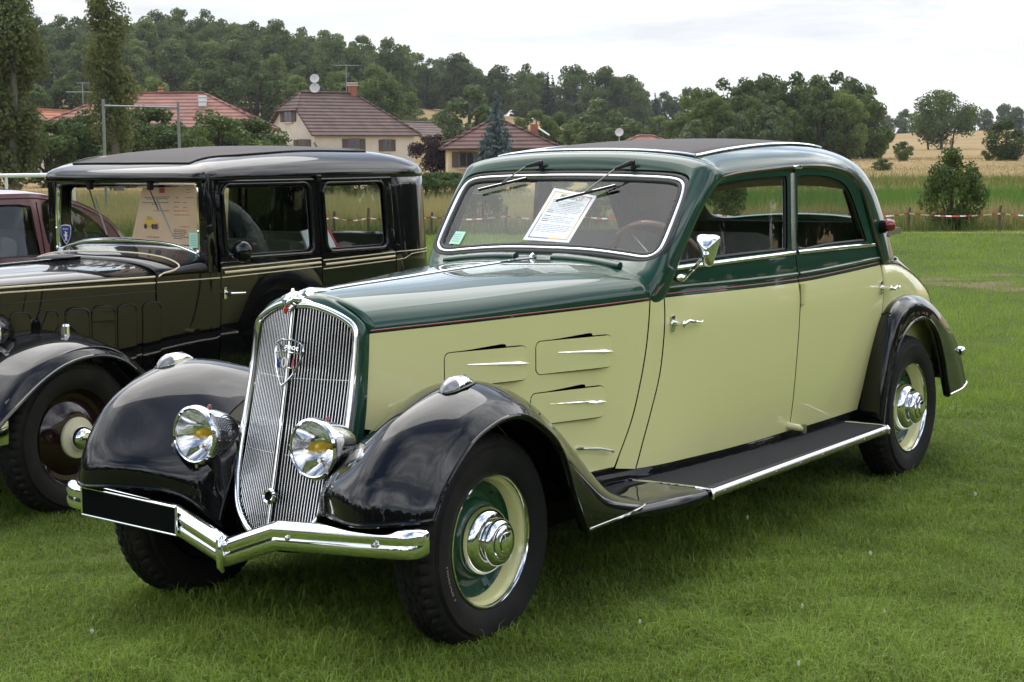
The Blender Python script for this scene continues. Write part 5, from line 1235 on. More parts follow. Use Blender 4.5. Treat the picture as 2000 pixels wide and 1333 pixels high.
# ================================================================== the maroon car behind the black one
rc = thing('fastback_car', 'maroon rounded fastback car parked behind the black saloon', 'car', (-.9, -5.05, 0))
Wr = pch([-3.1, -2.95, -2.7, -2.3, -1.6, -.9, -.4, .3, .75], [.1, .35, .52, .64, .70, .70, .66, .55, .40])
def Yr(x, z): return Wr(x) - (.0 if z < .88 else .16 * (z - .88)) - (.06 * ((.6 - z) / .3) ** 2 if z < .6 else 0.)
prof_t = pch([-3.0, -2.85, -2.6, -2.45, -2.3, -2.1, -1.7, -1.2, -.75, -.60], [.62, .80, 1.02, 1.13, 1.215, 1.285, 1.335, 1.335, 1.29, 1.24])
for s in (1, -1):
    lo = [(.55, .85), (-.42, .905), (-1.0, .905), (-1.78, .905), (-2.45, .885), (-2.75, .80), (-2.85, .62), (-2.6, .34), (-2.3, .30), (-.5, .30), (.3, .34), (.6, .5)]
    bs = panel('body_side', lo, Yr, 'maroon', rc, (), s, step=.1, bstep=.06)
    up = [(-.44, .908), (-.64, 1.20), (-.72, 1.27)] + [(x, prof_t(x) - .035) for x in np.linspace(-.9, -2.45, 16)] + [(-2.58, .98), (-2.62, .90), (-1.78, .908)]
    w1 = [(-.62, .935), (-.76, 1.19), (-.82, 1.225), (-1.10, 1.245), (-1.66, 1.240), (-1.74, 1.225), (-1.765, .935)]
    w2 = [(p[0], p[1]) for p in spline([(-1.862, .935), (-1.825, 1.238), (-2.0, 1.230), (-2.13, 1.195), (-2.25, 1.13), (-2.34, 1.05), (-2.41, .95), (-2.36, .935), (-2.1, .935)], 3, closed=True)]
    us = panel('window_frame', up, Yr, 'maroon', bs, [w1, w2], s, step=.05, bstep=.03)
    for wq in (w1, w2):
        panel('window_glass', wq, lambda x, z: Yr(x, z) - .02, 'glass', bs, (), s, thick=.002, step=.1, bstep=.05)
        strip('window_seal', wq + [wq[0]], lambda x, z: Yr(x, z) - .006, .016, 'seal', bs, s, per=1)
    strip('door_seam', [(-1.80, .34), (-1.80, .9), (-1.785, 1.25)], Yr, .006, 'matte_black', bs, s)
    for x0 in (0., -2.35):
        c = (x0, s * .69, .31); dk = MB().lathe([(.19, 0), (.15, -.02), (.1, .01), (.0005, .03)], frame(Vector(c), (0, s, 0)), 40).build('wheel', 'white_paint', rc); tyre_mesh('tyre', c, s, .31, .19, .15, dk, n=120)
    MB().tube([(.02, s * .5, .66), (-.1, s * .5, .7)], .09, 16).build('headlamp', 'chrome', rc)
V = []; F = []
for x in list(np.linspace(-.70, -2.5, 22)) + [-2.6, -2.7, -2.8, -2.9, -2.98]:
    zt = prof_t(x)
    for j in range(17):
        th = math.pi * j / 16; ct = math.cos(th); n = 2.6; zb = max(zt - .062, .0) if x > -2.46 else zt - .10; V.append((x, (Yr(x, zb) + .004) * abs(ct) ** (2 / n) * (1 if ct > 0 else -1), zb + (zt - zb) * (math.sin(th) ** (2 / n) if 0 < j < 16 else 0)))
F = [(i * 17 + j, (i + 1) * 17 + j, (i + 1) * 17 + j + 1, i * 17 + j + 1) for i in range(26) for j in range(16)]
solid(obj('roof', V, F, 'maroon', rc), .012)
V = []
for x in np.linspace(-.42, .62, 12):
    zt = .93 - .12 * max(0., (x - .2) / .4) ** 2
    for j in range(17):
        th = math.pi * j / 16; ct = math.cos(th); V.append((x, Yr(x, .86) * abs(ct) ** .8 * (1 if ct > 0 else -1), .85 + (zt + .05 - .85) * (math.sin(th) ** .8 if 0 < j < 16 else 0)))
solid(obj('bonnet', V, [(i * 17 + j, (i + 1) * 17 + j, (i + 1) * 17 + j + 1, i * 17 + j + 1) for i in range(11) for j in range(16)], 'maroon', rc), .01)
obj('windscreen', [(-.43, -.62, .93), (-.43, .62, .93), (-.70, .56, 1.27), (-.70, -.56, 1.27)], [(0, 1, 2, 3)], 'glass', rc, False)
MB().box((-1.2, 0, .42), (3.0, 1.2, .2)).box((.3, 0, .55), (.5, .9, .4)).build('chassis', 'matte_black', rc, smooth=False)
for x0 in (-1.35, -2.05): se = MB().box((x0, 0, .62), (.5, 1.15, .2), None, .05).build('seat', 'grey_cloth', rc); MB().box((x0 - .26, 0, .84), (.14, 1.15, .42), Matrix.Rotation(-.16, 3, 'Y'), .05).build('backrest', 'grey_cloth', se)
# ================================================================== terrain
leafmat('lawn_blade', (.026, .066, .006), (.255, .365, .055), 1.2, .42, .6)
leafmat('dry_blade', (.20, .17, .065), (.36, .29, .13), .8, .3, .8)
leafmat('crop_blade', (.06, .13, .018), (.15, .25, .04), .5, .35, .6)
leafmat('rank_blade', (.07, .12, .02), (.20, .22, .06), .8, .3, .7)
CG = np.array([CAM_POS.x, CAM_POS.y]); FWH = np.array([CAM_FW.x, CAM_FW.y]); FWH /= np.linalg.norm(FWH); RTH = np.array([-FWH[1] * -1, FWH[0] * -1]); RTH = np.array([FWH[1], -FWH[0]])
if RTH @ np.array([CAM_RT.x, CAM_RT.y]) < 0: RTH = -RTH
def uxy(u, D):
    """ground position at photograph column u (at the horizon) and depth D along the view"""
    p = CG + FWH * D + RTH * ((u - 1000) / CAM_F * D); return float(p[0]), float(p[1])
Hu = pch([-1500, -300, 0, 400, 560, 700, 830, 950, 1100, 1250, 1340, 1500, 1700, 2000, 2400, 4000], [16, 21, 21, 22.5, 20, 17, 13, 11.5, 9.5, 7, 5.4, 4.6, 5.6, 6.6, 7, 7])
pl_f = pch([0, 60, 170, 260, 400, 480, 900, 3000], [0, 0, .02, .28, .95, 1.0, 1.1, 1.3]); pr_f = pch([0, 55, 120, 260, 400, 520, 900, 3000], [0, .0, .06, .32, .78, 1.25, 1.5, 1.7])
def tz_(x, y):
    d = np.array([x, y]) - CG; D = float(d @ FWH); r = float(np.hypot(*d))
    if D <= .3 * r: u = -1500 if d @ RTH < 0 else 4000; k = 0.
    else: u = 1000 + CAM_F * float(d @ RTH) / D; k = 1.
    k = min(1., max(0., (D / max(r, 1e-6) - .3) / .3)); u = min(max(u, -1500), 4000)
    m = min(1., max(0., (u - 950) / 500.)); m = m * m * (3 - 2 * m); Dd = max(D, 0.)
    h = .010 + Hu(u) * ((1 - m) * pl_f(Dd) + m * pr_f(Dd)) * k
    if r > 34: h += min(1., (r - 34) / 30) * (.12 * math.sin(x * .13 + 1) * math.cos(y * .11) + .10 * math.sin(x * .05 + y * .07))
    return h
def gmat(name, c, scale_lo, scale_hi, c2, bumpd=.02):
    m = bpy.data.materials.new(name); m.use_nodes = True; t = m.node_tree; b = t.nodes['Principled BSDF']; b.inputs['Roughness'].default_value = .95; b.inputs['Specular IOR Level'].default_value = .1
    co = t.nodes.new('ShaderNodeTexCoord'); n1 = t.nodes.new('ShaderNodeTexNoise'); n2 = t.nodes.new('ShaderNodeTexNoise')
    for n, s_ in ((n1, scale_lo), (n2, scale_hi)): n.inputs['Scale'].default_value = s_; n.inputs['Detail'].default_value = 7; n.inputs['Roughness'].default_value = .65; t.links.new(co.outputs['Object'], n.inputs['Vector'])
    ad = t.nodes.new('ShaderNodeMath'); ad.operation = 'MULTIPLY_ADD'; ad.inputs[1].default_value = .5; t.links.new(n2.outputs['Fac'], ad.inputs[0])
    hf = t.nodes.new('ShaderNodeMath'); hf.operation = 'MULTIPLY'; hf.inputs[1].default_value = .5; t.links.new(n1.outputs['Fac'], hf.inputs[0]); t.links.new(hf.outputs[0], ad.inputs[2])
    r = t.nodes.new('ShaderNodeValToRGB'); e = r.color_ramp.elements; e[0].position = .34; e[0].color = (*c, 1); e[1].position = .66; e[1].color = (*c2, 1)
    t.links.new(ad.outputs[0], r.inputs[0]); t.links.new(r.outputs[0], b.inputs['Base Color'])
    bp = t.nodes.new('ShaderNodeBump'); bp.inputs['Strength'].default_value = .7; bp.inputs['Distance'].default_value = bumpd; t.links.new(n2.outputs['Fac'], bp.inputs['Height']); t.links.new(bp.outputs[0], b.inputs['Normal']); M[name] = m
gmat('lawn_ground', (.026, .045, .008), .3, 9., (.10, .13, .03)); gmat('meadow_ground', (.15, .15, .05), .12, 3., (.30, .26, .11), .1)
gmat('crop_ground', (.045, .10, .016), .15, 2.5, (.09, .17, .03), .1); gmat('hill_ground', (.19, .145, .062), .045, .55, (.36, .25, .125), .25); gmat('wood_floor', (.03, .045, .012), .05, 1., (.07, .09, .025), .2)
def ring(name, radii, m, wob=0., seg=220):
    V = []; F = []
    full_ = seg
    for r in radii:
        for k in range(full_):
            a = 2 * math.pi * k / full_; rr = r
            if wob and r not in (0,): rr = r * (1 + wob * math.sin(5 * a + 1.3) + wob * .6 * math.sin(17 * a))
            x, y = CG[0] + rr * math.cos(a), CG[1] + rr * math.sin(a); V.append((x, y, tz_(x, y)))
    F = [(i * full_ + k, i * full_ + (k + 1) % full_, (i + 1) * full_ + (k + 1) % full_, (i + 1) * full_ + k) for i in range(len(radii) - 1) for k in range(full_)]
    o = obj(name, V, F, m); o['kind'] = 'structure'; return o
WB = .012
lw = ring('lawn', [.0005, 3, 6, 10, 15, 20, 26, 33], 'lawn_ground', WB)
ring('meadow', [33, 37, 42], 'meadow_ground', WB); ring('crop_field', [42, 48, 55, 62], 'crop_ground', WB)
ring('hillside', [62, 70, 80, 95, 110, 130, 150, 175, 200, 225, 250, 280, 310, 340, 380, 420, 480, 560, 700, 1000, 1600, 2600, 4200], 'hill_ground', WB)

# ---- lawn and meadow blades (one mass each)
def blades(name, n, r0, r1, pw, hgt, wid, m, lean, label, cat, two=True, ulo=-180, uhi=2180, tone=(0, 1), patch_=0.):
    t = rng.random(n)
    if abs(pw - 2) < 1e-6: r = r0 * (r1 / r0) ** t
    else: e = 2 - pw; r = (r0 ** e + (r1 ** e - r0 ** e) * t) ** (1 / e)
    u = ulo + (uhi - ulo) * rng.random(n); tx = (u - 1000) / CAM_F; D = r
    x = CG[0] + FWH[0] * D + RTH[0] * tx * D; y = CG[1] + FWH[1] * D + RTH[1] * tx * D
    # leave tyre footprints clear of blades
    keep = np.ones(n, bool)
    for wx, wy in ((-.1, .60), (-.1, -.60), (-3.468, .63), (-3.468, -.63), (-.74, -1.99), (-.74, -3.2)):
        keep &= ~((abs(x - wx) < .10) & (abs(y - wy) < .085))
    x, y, r = x[keep], y[keep], r[keep]; n = len(x)
    cl = np.sin(x * 3.1 + np.sin(y * 2.3)) * np.sin(y * 3.7 + np.sin(x * 1.9)); cl2 = np.sin(x * .9 + 2 + np.sin(y * 1.7)) * np.sin(y * 1.1 + .7 + np.sin(x * 2.1)); cl3 = np.sin(x * 7.3 + 2 * np.sin(y * 5.1)) * np.sin(y * 8.1 + 2 * np.sin(x * 4.7))
    z = np.full(n, .010) if r1 <= 34 else np.array([tz_(a, b) for a, b in zip(x, y)])
    far = np.maximum(1., r / r0 * .62)
    h = hgt * (.45 + .8 * rng.random(n)) * (1 + .34 * cl + .26 * cl2 + .45 * cl3) * (1 + .12 * (far - 1)); w = wid * (.6 + .7 * rng.random(n)) * far
    az = rng.random(n) * 2 * np.pi; ln = lean * (.25 + rng.random(n)) * h; dx, dy = np.cos(az), np.sin(az); fa = rng.random(n) * 2 * np.pi; px, py = np.cos(fa), np.sin(fa)
    if two:
        P = np.zeros((n, 5, 3)); 
        P[:, 0] = np.stack([x - px * w / 2, y - py * w / 2, z - .004], 1); P[:, 1] = np.stack([x + px * w / 2, y + py * w / 2, z - .004], 1)
        mx, my = x + dx * ln * .35, y + dy * ln * .35
        P[:, 2] = np.stack([mx + px * w * .4, my + py * w * .4, z + h * .62], 1); P[:, 3] = np.stack([mx - px * w * .4, my - py * w * .4, z + h * .62], 1)
        P[:, 4] = np.stack([x + dx * ln, y + dy * ln, z + h * (1 - .25 * lean)], 1); k = 5
        lt = np.tile(np.array([4, 3]), n); li = (np.arange(n)[:, None] * 5 + np.array([0, 1, 2, 3, 3, 2, 4])).ravel()
    else:
        P = np.zeros((n, 3, 3)); P[:, 0] = np.stack([x - px * w / 2, y - py * w / 2, z - .004], 1); P[:, 1] = np.stack([x + px * w / 2, y + py * w / 2, z - .004], 1); P[:, 2] = np.stack([x + dx * ln, y + dy * ln, z + h], 1); k = 3
        lt = np.full(n, 3); li = np.arange(n * 3)
    me = bpy.data.meshes.new(name); me.vertices.add(n * k); me.vertices.foreach_set('co', P.astype(np.float32).ravel()); me.loops.add(len(li)); me.loops.foreach_set('vertex_index', li.astype(np.int32)); me.polygons.add(len(lt)); me.polygons.foreach_set('loop_start', np.concatenate([[0], np.cumsum(lt)[:-1]]).astype(np.int32))
    tn = tone[0] + (tone[1] - tone[0]) * np.clip(.40 + .75 * (rng.random(n) - .5) * 2 * rng.random(n) + .12 * cl + .16 * cl2 + .18 * cl3, 0, 1)
    at = me.attributes.new('tone', 'FLOAT', 'POINT'); at.data.foreach_set('value', np.repeat(tn, k).astype(np.float32))
    me.update(calc_edges=True); me.validate(); me.materials.append(M[m]); o = link(bpy.data.objects.new(name, me)); o['kind'] = 'stuff'; o['label'] = label; o['category'] = cat; return o
blades('lawn_grass', 250000, 4.3, 10., 1.2, .037, .0036, 'lawn_blade', 1.45, 'short mown green grass of the show field', 'grass')
blades('lawn_grass', 230000, 10., 33., 2., .050, .0058, 'lawn_blade', .7, 'mown green grass stretching away behind the cars', 'grass', two=False)
blades('tuft_grass', 22000, 4.3, 11., 1.3, .056, .0038, 'lawn_blade', 1.0, 'longer coarse tufts standing out of the mown grass', 'grass', tone=(.1, .8))
blades('dry_straw', 22000, 4.3, 14., 1.4, .030, .0026, 'dry_blade', 1.7, 'pale dry straw lying in the mown grass', 'straw', tone=(0, .5))
blades('tall_grass', 36000, 33., 42.5, 1.6, .30, .016, 'dry_blade', .45, 'tall dry meadow grass beyond the striped tape', 'grass', two=False, ulo=-100, uhi=2100)
blades('tall_grass', 26000, 42., 64., 1.6, .32, .018, 'dry_blade', .45, 'dry grass between the stakes and the shrubs below the houses', 'grass', two=False, ulo=-100, uhi=1250)
blades('crop_rows', 34000, 42., 62., 1.6, .30, .022, 'crop_blade', .5, 'bright green crop strip below the dry hillside', 'crop', two=False, ulo=1200, uhi=2100)
blades('hill_grass', 60000, 62., 190., 2., .13, .030, 'dry_blade', .5, 'dry tan grass on the hillside', 'grass', two=False, ulo=1150, uhi=2100)
blades('hill_grass', 9000, 66., 80., 1.6, .30, .03, 'rank_blade', .5, 'green weeds along the foot of the hillside', 'grass', two=False, ulo=1150, uhi=2100)
blades('rank_grass', 26000, 32.6, 36.5, 1.6, .26, .018, 'rank_blade', .5, 'rank green grass along the lawn edge', 'grass', two=False, ulo=-100, uhi=2100)

# ---- clover heads in the lawn
mat('clover_white', (.82, .78, .70), .8)
cm = MB()
for k in range(26):
    a = k * 2.4; zc = 1 - 2 * (k + .5) / 26; rr = math.sqrt(1 - zc * zc); c = Vector((rr * math.cos(a), rr * math.sin(a), zc)); f_ = frame(c * .006 + Vector((0, 0, .052)), c)
    cm.add([f_ @ Vector(p) for p in ((-.0022, 0, 0), (0, -.0016, 0), (.0022, 0, 0), (0, .0016, 0), (0, 0, .006))], [(0, 1, 4), (1, 2, 4), (2, 3, 4), (3, 0, 4)])
clv = cm.build('clover_flower', 'clover_white', None, smooth=False); st0 = MB().tube([(0, 0, -.004), (.004, .002, .03), (0, 0, .052)], .0009, 5).build('stem', 'lawn_blade', clv)
spots = [(890, 1165), (1010, 1180), (1375, 935), (1567, 1186), (1560, 1298), (1728, 1195), (1460, 1015), (1250, 1215), (1700, 1085), (180, 1235), (1905, 965)]
for i, (u, v) in enumerate(spots):
    d = CAM_FW + CAM_RT * ((u - 1000) / CAM_F) - CAM_UP * ((v - 666.5) / CAM_F); t = -(CAM_POS.z - .05) / d.z; p = CAM_POS + d * t
    o = clv if i == 0 else clv.copy()
    if i: link(o); c = st0.copy(); link(c); c.parent = o
    o.location = (p.x, p.y, .010); o.rotation_euler = (0, 0, i * 1.3); sc = .40 + .25 * random.random(); o.scale = (sc, sc, .75 + .2 * random.random())
    tag(o, 'small white clover flower head standing in the lawn', 'clover', 'clover flowers in the lawn')

# ---- worn earth where the grass has been scuffed away
gmat('earth', (.10, .075, .045), 1.5, 14., (.19, .15, .095), .01)
for i, (u, D, a, b) in enumerate(((1905, 19.6, .75, .42), (1985, 18.9, .5, .3), (1845, 20.4, .45, .26), (1960, 21.0, .55, .25))):
    x0, y0 = uxy(u, D); V = [(x0, y0, .016)]; n = 26
    for k in range(n): t = 2 * math.pi * k / n; q = 1 + .3 * math.sin(3 * t + i) + .2 * math.sin(7 * t + 2 * i); V.append((x0 + RTH[0] * a * q * math.cos(t) + FWH[0] * b * q * math.sin(t), y0 + RTH[1] * a * q * math.cos(t) + FWH[1] * b * q * math.sin(t), .012))
    o = obj('bare_earth', V, [(0, 1 + k, 1 + (k + 1) % n) for k in range(n)], 'earth'); o['kind'] = 'structure'
# ================================================================== trees
leafmat('leaf_oak', (.024, .048, .010), (.125, .175, .042), .25, .42); leafmat('leaf_ash', (.042, .075, .014), (.180, .235, .058), .3, .44); leafmat('leaf_willow', (.050, .085, .030), (.14, .185, .075), .4, .35)
leafmat('leaf_poplar', (.040, .068, .015), (.17, .20, .065), .9, .38); leafmat('leaf_spruce', (.006, .018, .007), (.022, .045, .016), .5, .15); leafmat('leaf_blue', (.030, .060, .055), (.10, .155, .15), 1., .15)
leafmat('leaf_purple', (.012, .004, .006), (.045, .014, .016), .8, .25); leafmat('leaf_shrub', (.030, .060, .010), (.10, .145, .032), 1.5, .35); leafmat('leaf_hedge', (.025, .065, .010), (.075, .135, .025), 1., .3); leafmat('leaf_russet', (.035, .026, .012), (.085, .06, .03), .8, .3)
mat('bark', (.055, .042, .030), .9, bump=(8, .6, .03)); mat('bark_grey', (.12, .11, .09), .9, bump=(8, .5, .03))
def leaf_cloud(name, C_, Rr, n, size, m, parent, flat=.75, seed=0, shell=.72, droop=0., outward=.55):
    """n small leaf-clump faces spread through ellipsoidal clumps (centres C_, radii Rr)"""
    g_ = np.random.default_rng(seed); C_ = np.array(C_, float); Rr = np.array(Rr, float)
    if Rr.ndim == 1: Rr = np.stack([Rr, Rr, Rr * flat], 1)
    w = Rr.prod(1) ** (2 / 3); k = g_.choice(len(C_), n, p=w / w.sum()); d = g_.normal(size=(n, 3)); d /= np.linalg.norm(d, axis=1)[:, None]
    rad = shell + (1.08 - shell) * g_.random(n) ** .7; rad = np.where(g_.random(n) < .22, g_.random(n) * .8, rad)
    P = C_[k] + d * Rr[k] * rad[:, None]; nrm_ = d * outward + g_.normal(size=(n, 3)) * (1 - outward) * .8; nrm_ /= np.linalg.norm(nrm_, axis=1)[:, None]
    t = np.cross(nrm_, g_.normal(size=(n, 3))); t /= np.linalg.norm(t, axis=1)[:, None]; 
    if droop: t = t * (1 - droop) + np.array([0, 0, -1.]) * droop; t /= np.linalg.norm(t, axis=1)[:, None]
    b = np.cross(nrm_, t); s_ = size * (.5 + .9 * g_.random(n)); el = 1. + 1.2 * droop
    Q = np.stack([P - t * (s_ * el)[:, None] * .6, P + b * s_[:, None] * .42 + nrm_ * s_[:, None] * .12, P + t * (s_ * el)[:, None] * .6, P - b * s_[:, None] * .42 + nrm_ * s_[:, None] * .12], 1)
    me = bpy.data.meshes.new(name); me.vertices.add(4 * n); me.vertices.foreach_set('co', Q.astype(np.float32).ravel()); me.loops.add(4 * n); me.loops.foreach_set('vertex_index', np.arange(4 * n, dtype=np.int32)); me.polygons.add(n); me.polygons.foreach_set('loop_start', np.arange(0, 4 * n, 4, dtype=np.int32))
    ct = g_.random(len(C_)); tn = np.clip(.55 * ct[k] + .45 * g_.random(n), 0, 1); at = me.attributes.new('tone', 'FLOAT', 'POINT'); at.data.foreach_set('value', np.repeat(tn, 4).astype(np.float32))
    me.update(calc_edges=True); me.materials.append(M[m]); o = link(bpy.data.objects.new(name, me)); o.parent = parent; return o
def trunk_mesh(parent, h, r, limbs, m='bark', lean=(0, 0)):
    mb = MB(); mb.tube([(0, 0, -.3), (lean[0] * .3, lean[1] * .3, h * .35), (lean[0] * .7, lean[1] * .7, h * .7), (lean[0], lean[1], h)], [r * 1.25, r, r * .7, r * .3], 8)
    for p, q, rr in limbs: a, b = Vector(p), Vector(q); mb.tube([a, a.lerp(b, .5) + Vector((0, 0, (b - a).length * .06)), b], [rr, rr * .7, rr * .3], 6)
    return mb.build('trunk', m, parent)
def broad(name, h, w, m, n, leaf, seed, base=.22, nclump=26, bark='bark', dense=1., trunks=1, peak=.5):
    g_ = random.Random(seed); root = link(bpy.data.objects.new(name, None)); root.empty_display_size = .2; C_ = []; Rr = []; limbs = []
    zc = h * (base + (1 - base) * .5); hz_ = h * (1 - base) * .5
    for i in range(nclump):
        a = g_.random() * 2 * math.pi; zt = g_.random() * 2 - 1; e = math.sqrt(max(0., 1 - abs(zt) ** 2.2)) * (.55 + .45 * g_.random()); e *= (1 - peak * max(0., zt) ** 1.5 * .5)
        c = (w / 2 * .80 * e * math.cos(a), w / 2 * .80 * e * math.sin(a), zc + hz_ * .86 * zt); rr = w * (.085 + .10 * g_.random()) * (.75 if zt > .5 else 1); C_.append(c); Rr.append(rr)
        if i % 3 == 0: limbs.append(((0, 0, h * (base * .8 + .25 * g_.random())), tuple(Vector(c) * .9), h * .012))
    trunk_mesh(root, h * .82, h * .022, limbs, bark)
    for k in range(trunks - 1): a = k * 2.2; MB().tube([(w * .16 * math.cos(a), w * .16 * math.sin(a), -.3), (w * .22 * math.cos(a), w * .22 * math.sin(a), h * .55)], [h * .02, h * .008], 7).build('trunk', bark, root)
    leaf_cloud('crown', C_, Rr, n, leaf, m, root, .82, seed); return root
def conifer(name, h, w, m, n, leaf, seed):
    g_ = random.Random(seed); root = link(bpy.data.objects.new(name, None)); C_ = []; Rr = []
    lay = 15
    for i in range(lay):
        t = i / (lay - 1); z = h * (.06 + .92 * t); rad = w / 2 * (1 - t) ** .85 + .02 * w; k = max(1, int(9 * (1 - t)) + 1)
        for j in range(k): a = 2 * math.pi * j / k + i * .7 + g_.random() * .5; q = rad * (.55 + .25 * g_.random()); C_.append((q * math.cos(a), q * math.sin(a), z - rad * .16)); Rr.append((max(rad * .46, w * .04), max(rad * .46, w * .04), max(h * .03, rad * .17)))
        C_.append((0, 0, z)); Rr.append((rad * .4, rad * .4, h * .05))
    trunk_mesh(root, h * .97, h * .016, [], 'bark'); leaf_cloud('crown', C_, Rr, n, leaf, m, root, 1., seed, .5, .25); return root
def poplar(name, h, w, m, n, leaf, seed, lean):
    g_ = random.Random(seed); root = link(bpy.data.objects.new(name, None)); C_ = []; Rr = []
    for i in range(46):
        t = (i + .5) / 46; ww = w / 2 * (math.sin(math.pi * min(1, (t + .14) * .86)) ** .6) * (.75 + .4 * g_.random()); a = g_.random() * 6.28; q = ww * .55
        C_.append((q * math.cos(a) + lean[0] * t ** 1.6, q * math.sin(a) + lean[1] * t ** 1.6, h * (.05 + .94 * t))); Rr.append((ww * .62, ww * .62, h * .055 * (1 + .5 * g_.random())))
    trunk_mesh(root, h * .95, h * .018, [], 'bark_grey', lean); leaf_cloud('crown', C_, Rr, n, leaf, m, root, 1., seed, .6, .15); return root
class Kind:
    every = []
    def __init__(s, root): s.root = root; s.used = False; Kind.every.append(s)
    def put(s, loc, rz, sc, name, label, cat, group=None):
        if not s.used: r = s.root; s.used = True
        else:
            r = s.root.copy(); link(r)
            for c in s.root.children: q = c.copy(); link(q); q.parent = r
        r.name = name; r.location = loc; r.rotation_euler = (0, 0, rz); r.scale = sc if isinstance(sc, (tuple, list)) else (sc, sc, sc)
        tag(r, label, cat, None)
        if 'group' in r: del r['group']
        if group: r['group'] = group
        return r
OAK = [Kind(broad('broadleaf_tree', 12, 9.5, 'leaf_oak', 9000, .38, 11 + k, .03, 44, peak=.4 + .2 * k)) for k in range(3)]
ASH = [Kind(broad('broadleaf_tree', 12, 8.5, 'leaf_ash', 8500, .36, 31 + k, .03, 40)) for k in range(2)]
SPR = [Kind(conifer('spruce_tree', 13, 4.6, 'leaf_spruce', 2600, .45, 51 + k)) for k in range(2)]
WIL = [Kind(broad('willow_tree', 9, 6.4, 'leaf_willow', 5200, .34, 61 + k, .06, 34, 'bark_grey', peak=.9)) for k in range(2)]
def tp(u, D, dz=0.): x, y = uxy(u, D); return (x, y, tz_(x, y) + dz)
tr = random.Random(21)
# the wood on the hill
for D, h0, step in ((455, 12.5, 36), (415, 12.5, 42), (375, 12.5, 48), (335, 12.5, 56), (300, 11.5, 66)):
    u = -70
    lim = {455: 1345, 415: 1310, 375: 1240, 335: 790, 300: 740}[D]
    while u < lim:
        uu = u + tr.uniform(-14, 14); k = tr.random(); con = (960 < uu < 1180 and D > 370 and tr.random() < .55) or (tr.random() < .03)
        s_ = h0 / 12 * tr.uniform(.84, 1.14)
        if D > 440: s_ *= tr.choice((.92, 1.0, 1.08))
        if con: tr.choice(SPR).put(tp(uu, D + tr.uniform(-12, 12), -.3), tr.random() * 6, (s_ * .9, s_ * .9, s_ * .78), 'spruce_tree', 'dark narrow spruce on the ridge of the wooded hill', 'tree', 'spruces in the hill wood')
        elif k < .70: tr.choice(OAK).put(tp(uu, D + tr.uniform(-12, 12), -.3), tr.random() * 6, (s_ * 1.02, s_ * 1.02, s_), 'broadleaf_tree', 'dark green broadleaf tree in the wood on the hill', 'tree', 'dark trees of the hill wood')
        else: tr.choice(ASH).put(tp(uu, D + tr.uniform(-12, 12), -.3), tr.random() * 6, s_, 'broadleaf_tree', 'mid green broadleaf tree in the wood on the hill', 'tree', 'mid green trees of the hill wood')
        u += step * tr.uniform(.8, 1.15)
# scrub and trees between the houses and the wood
for u, D, h, w, K_ in ((60, 215, 9, 1.1, OAK), (150, 220, 10, 1., OAK), (300, 215, 9.5, 1.1, ASH), (420, 230, 11, 1.1, OAK), (510, 235, 11, 1., OAK), (590, 240, 9, 1.1, ASH), (670, 235, 10, 1., OAK), (740, 245, 11, 1.05, OAK), (790, 250, 8.5, 1.2, ASH), (860, 260, 4.5, 1.6, ASH), (1050, 200, 6.2, 1.2, ASH), (1010, 210, 5.5, 1.2, ASH), (1095, 205, 5.8, 1.1, OAK), (1130, 190, 5, 1.3, ASH), (1240, 195, 4.5, 1.4, OAK), (1290, 205, 5.2, 1.1, ASH), (1330, 200, 5.6, 1.2, OAK), (880, 230, 5, 1.3, ASH), (820, 235, 5.5, 1.2, OAK), (1150, 235, 6, 1.3, OAK)):
    s_ = h / 12; wh_ = 'behind the orange gable' if u < 200 else 'behind the red tiled house' if u < 480 else 'behind the white house' if u < 770 else 'below the sloping hill field' if u < 900 else 'behind the cream bungalow' if u < 1110 else 'between the bungalow and the grove'
    tr.choice(K_).put(tp(u, D, -.2), tr.random() * 6, (s_ * w, s_ * w, s_), 'broadleaf_tree', ('dark' if K_ is OAK else 'mid green') + ' broadleaf tree at the foot of the hill ' + wh_, 'tree', 'trees at the foot of the hill')
# willows near the houses
for u, D, h, w, lb in ((920, 160, 8.0, .85, 'tall pale willow left of the blue spruce'), (1180, 165, 6.6, 1.0, 'broad pale willow above the windscreen of the green car'), (1270, 170, 4.8, .55, 'narrow pale willow behind the low red ridge'), (1355, 165, 4.4, .95, 'low pale willow at the edge of the grove')):
    s_ = h / 9; tr.choice(WIL).put(tp(u, D, -.2), tr.random() * 6, (s_ * w * 1.3, s_ * w * 1.3, s_), 'willow_tree', lb, 'tree')
# the grove right of centre
for u, D, h in ((1385, 178, 7.6), (1420, 190, 8.9), (1455, 182, 8.6), (1500, 188, 9.4), (1545, 180, 9.2), (1585, 190, 9.8), (1625, 182, 9.3), (1660, 188, 8.9), (1690, 178, 7.6), (1400, 170, 6.6), (1470, 170, 6.4), (1530, 168, 6.0), (1600, 168, 7.0), (1655, 170, 7.4), (1365, 185, 8.2)):
    s_ = h / 12; K_ = ASH if tr.random() < .45 else OAK; tr.choice(K_).put(tp(u, D, -.2), tr.random() * 6, (s_ * .95, s_ * .95, s_ * 1.02), 'broadleaf_tree', 'tall tree in the dense rounded grove beside the dry hillside', 'tree', 'trees of the grove')
for u, D, h, lb in ((1440, 160, 4.8, 'smaller pale grey-green tree in front of the dense grove'), (1510, 158, 5.4, 'taller pale grey-green tree in front of the dense grove')):
    s_ = h / 9; tr.choice(WIL).put(tp(u, D, -.2), tr.random() * 6, (s_ * 1.1, s_ * 1.1, s_), 'willow_tree', lb, 'tree')
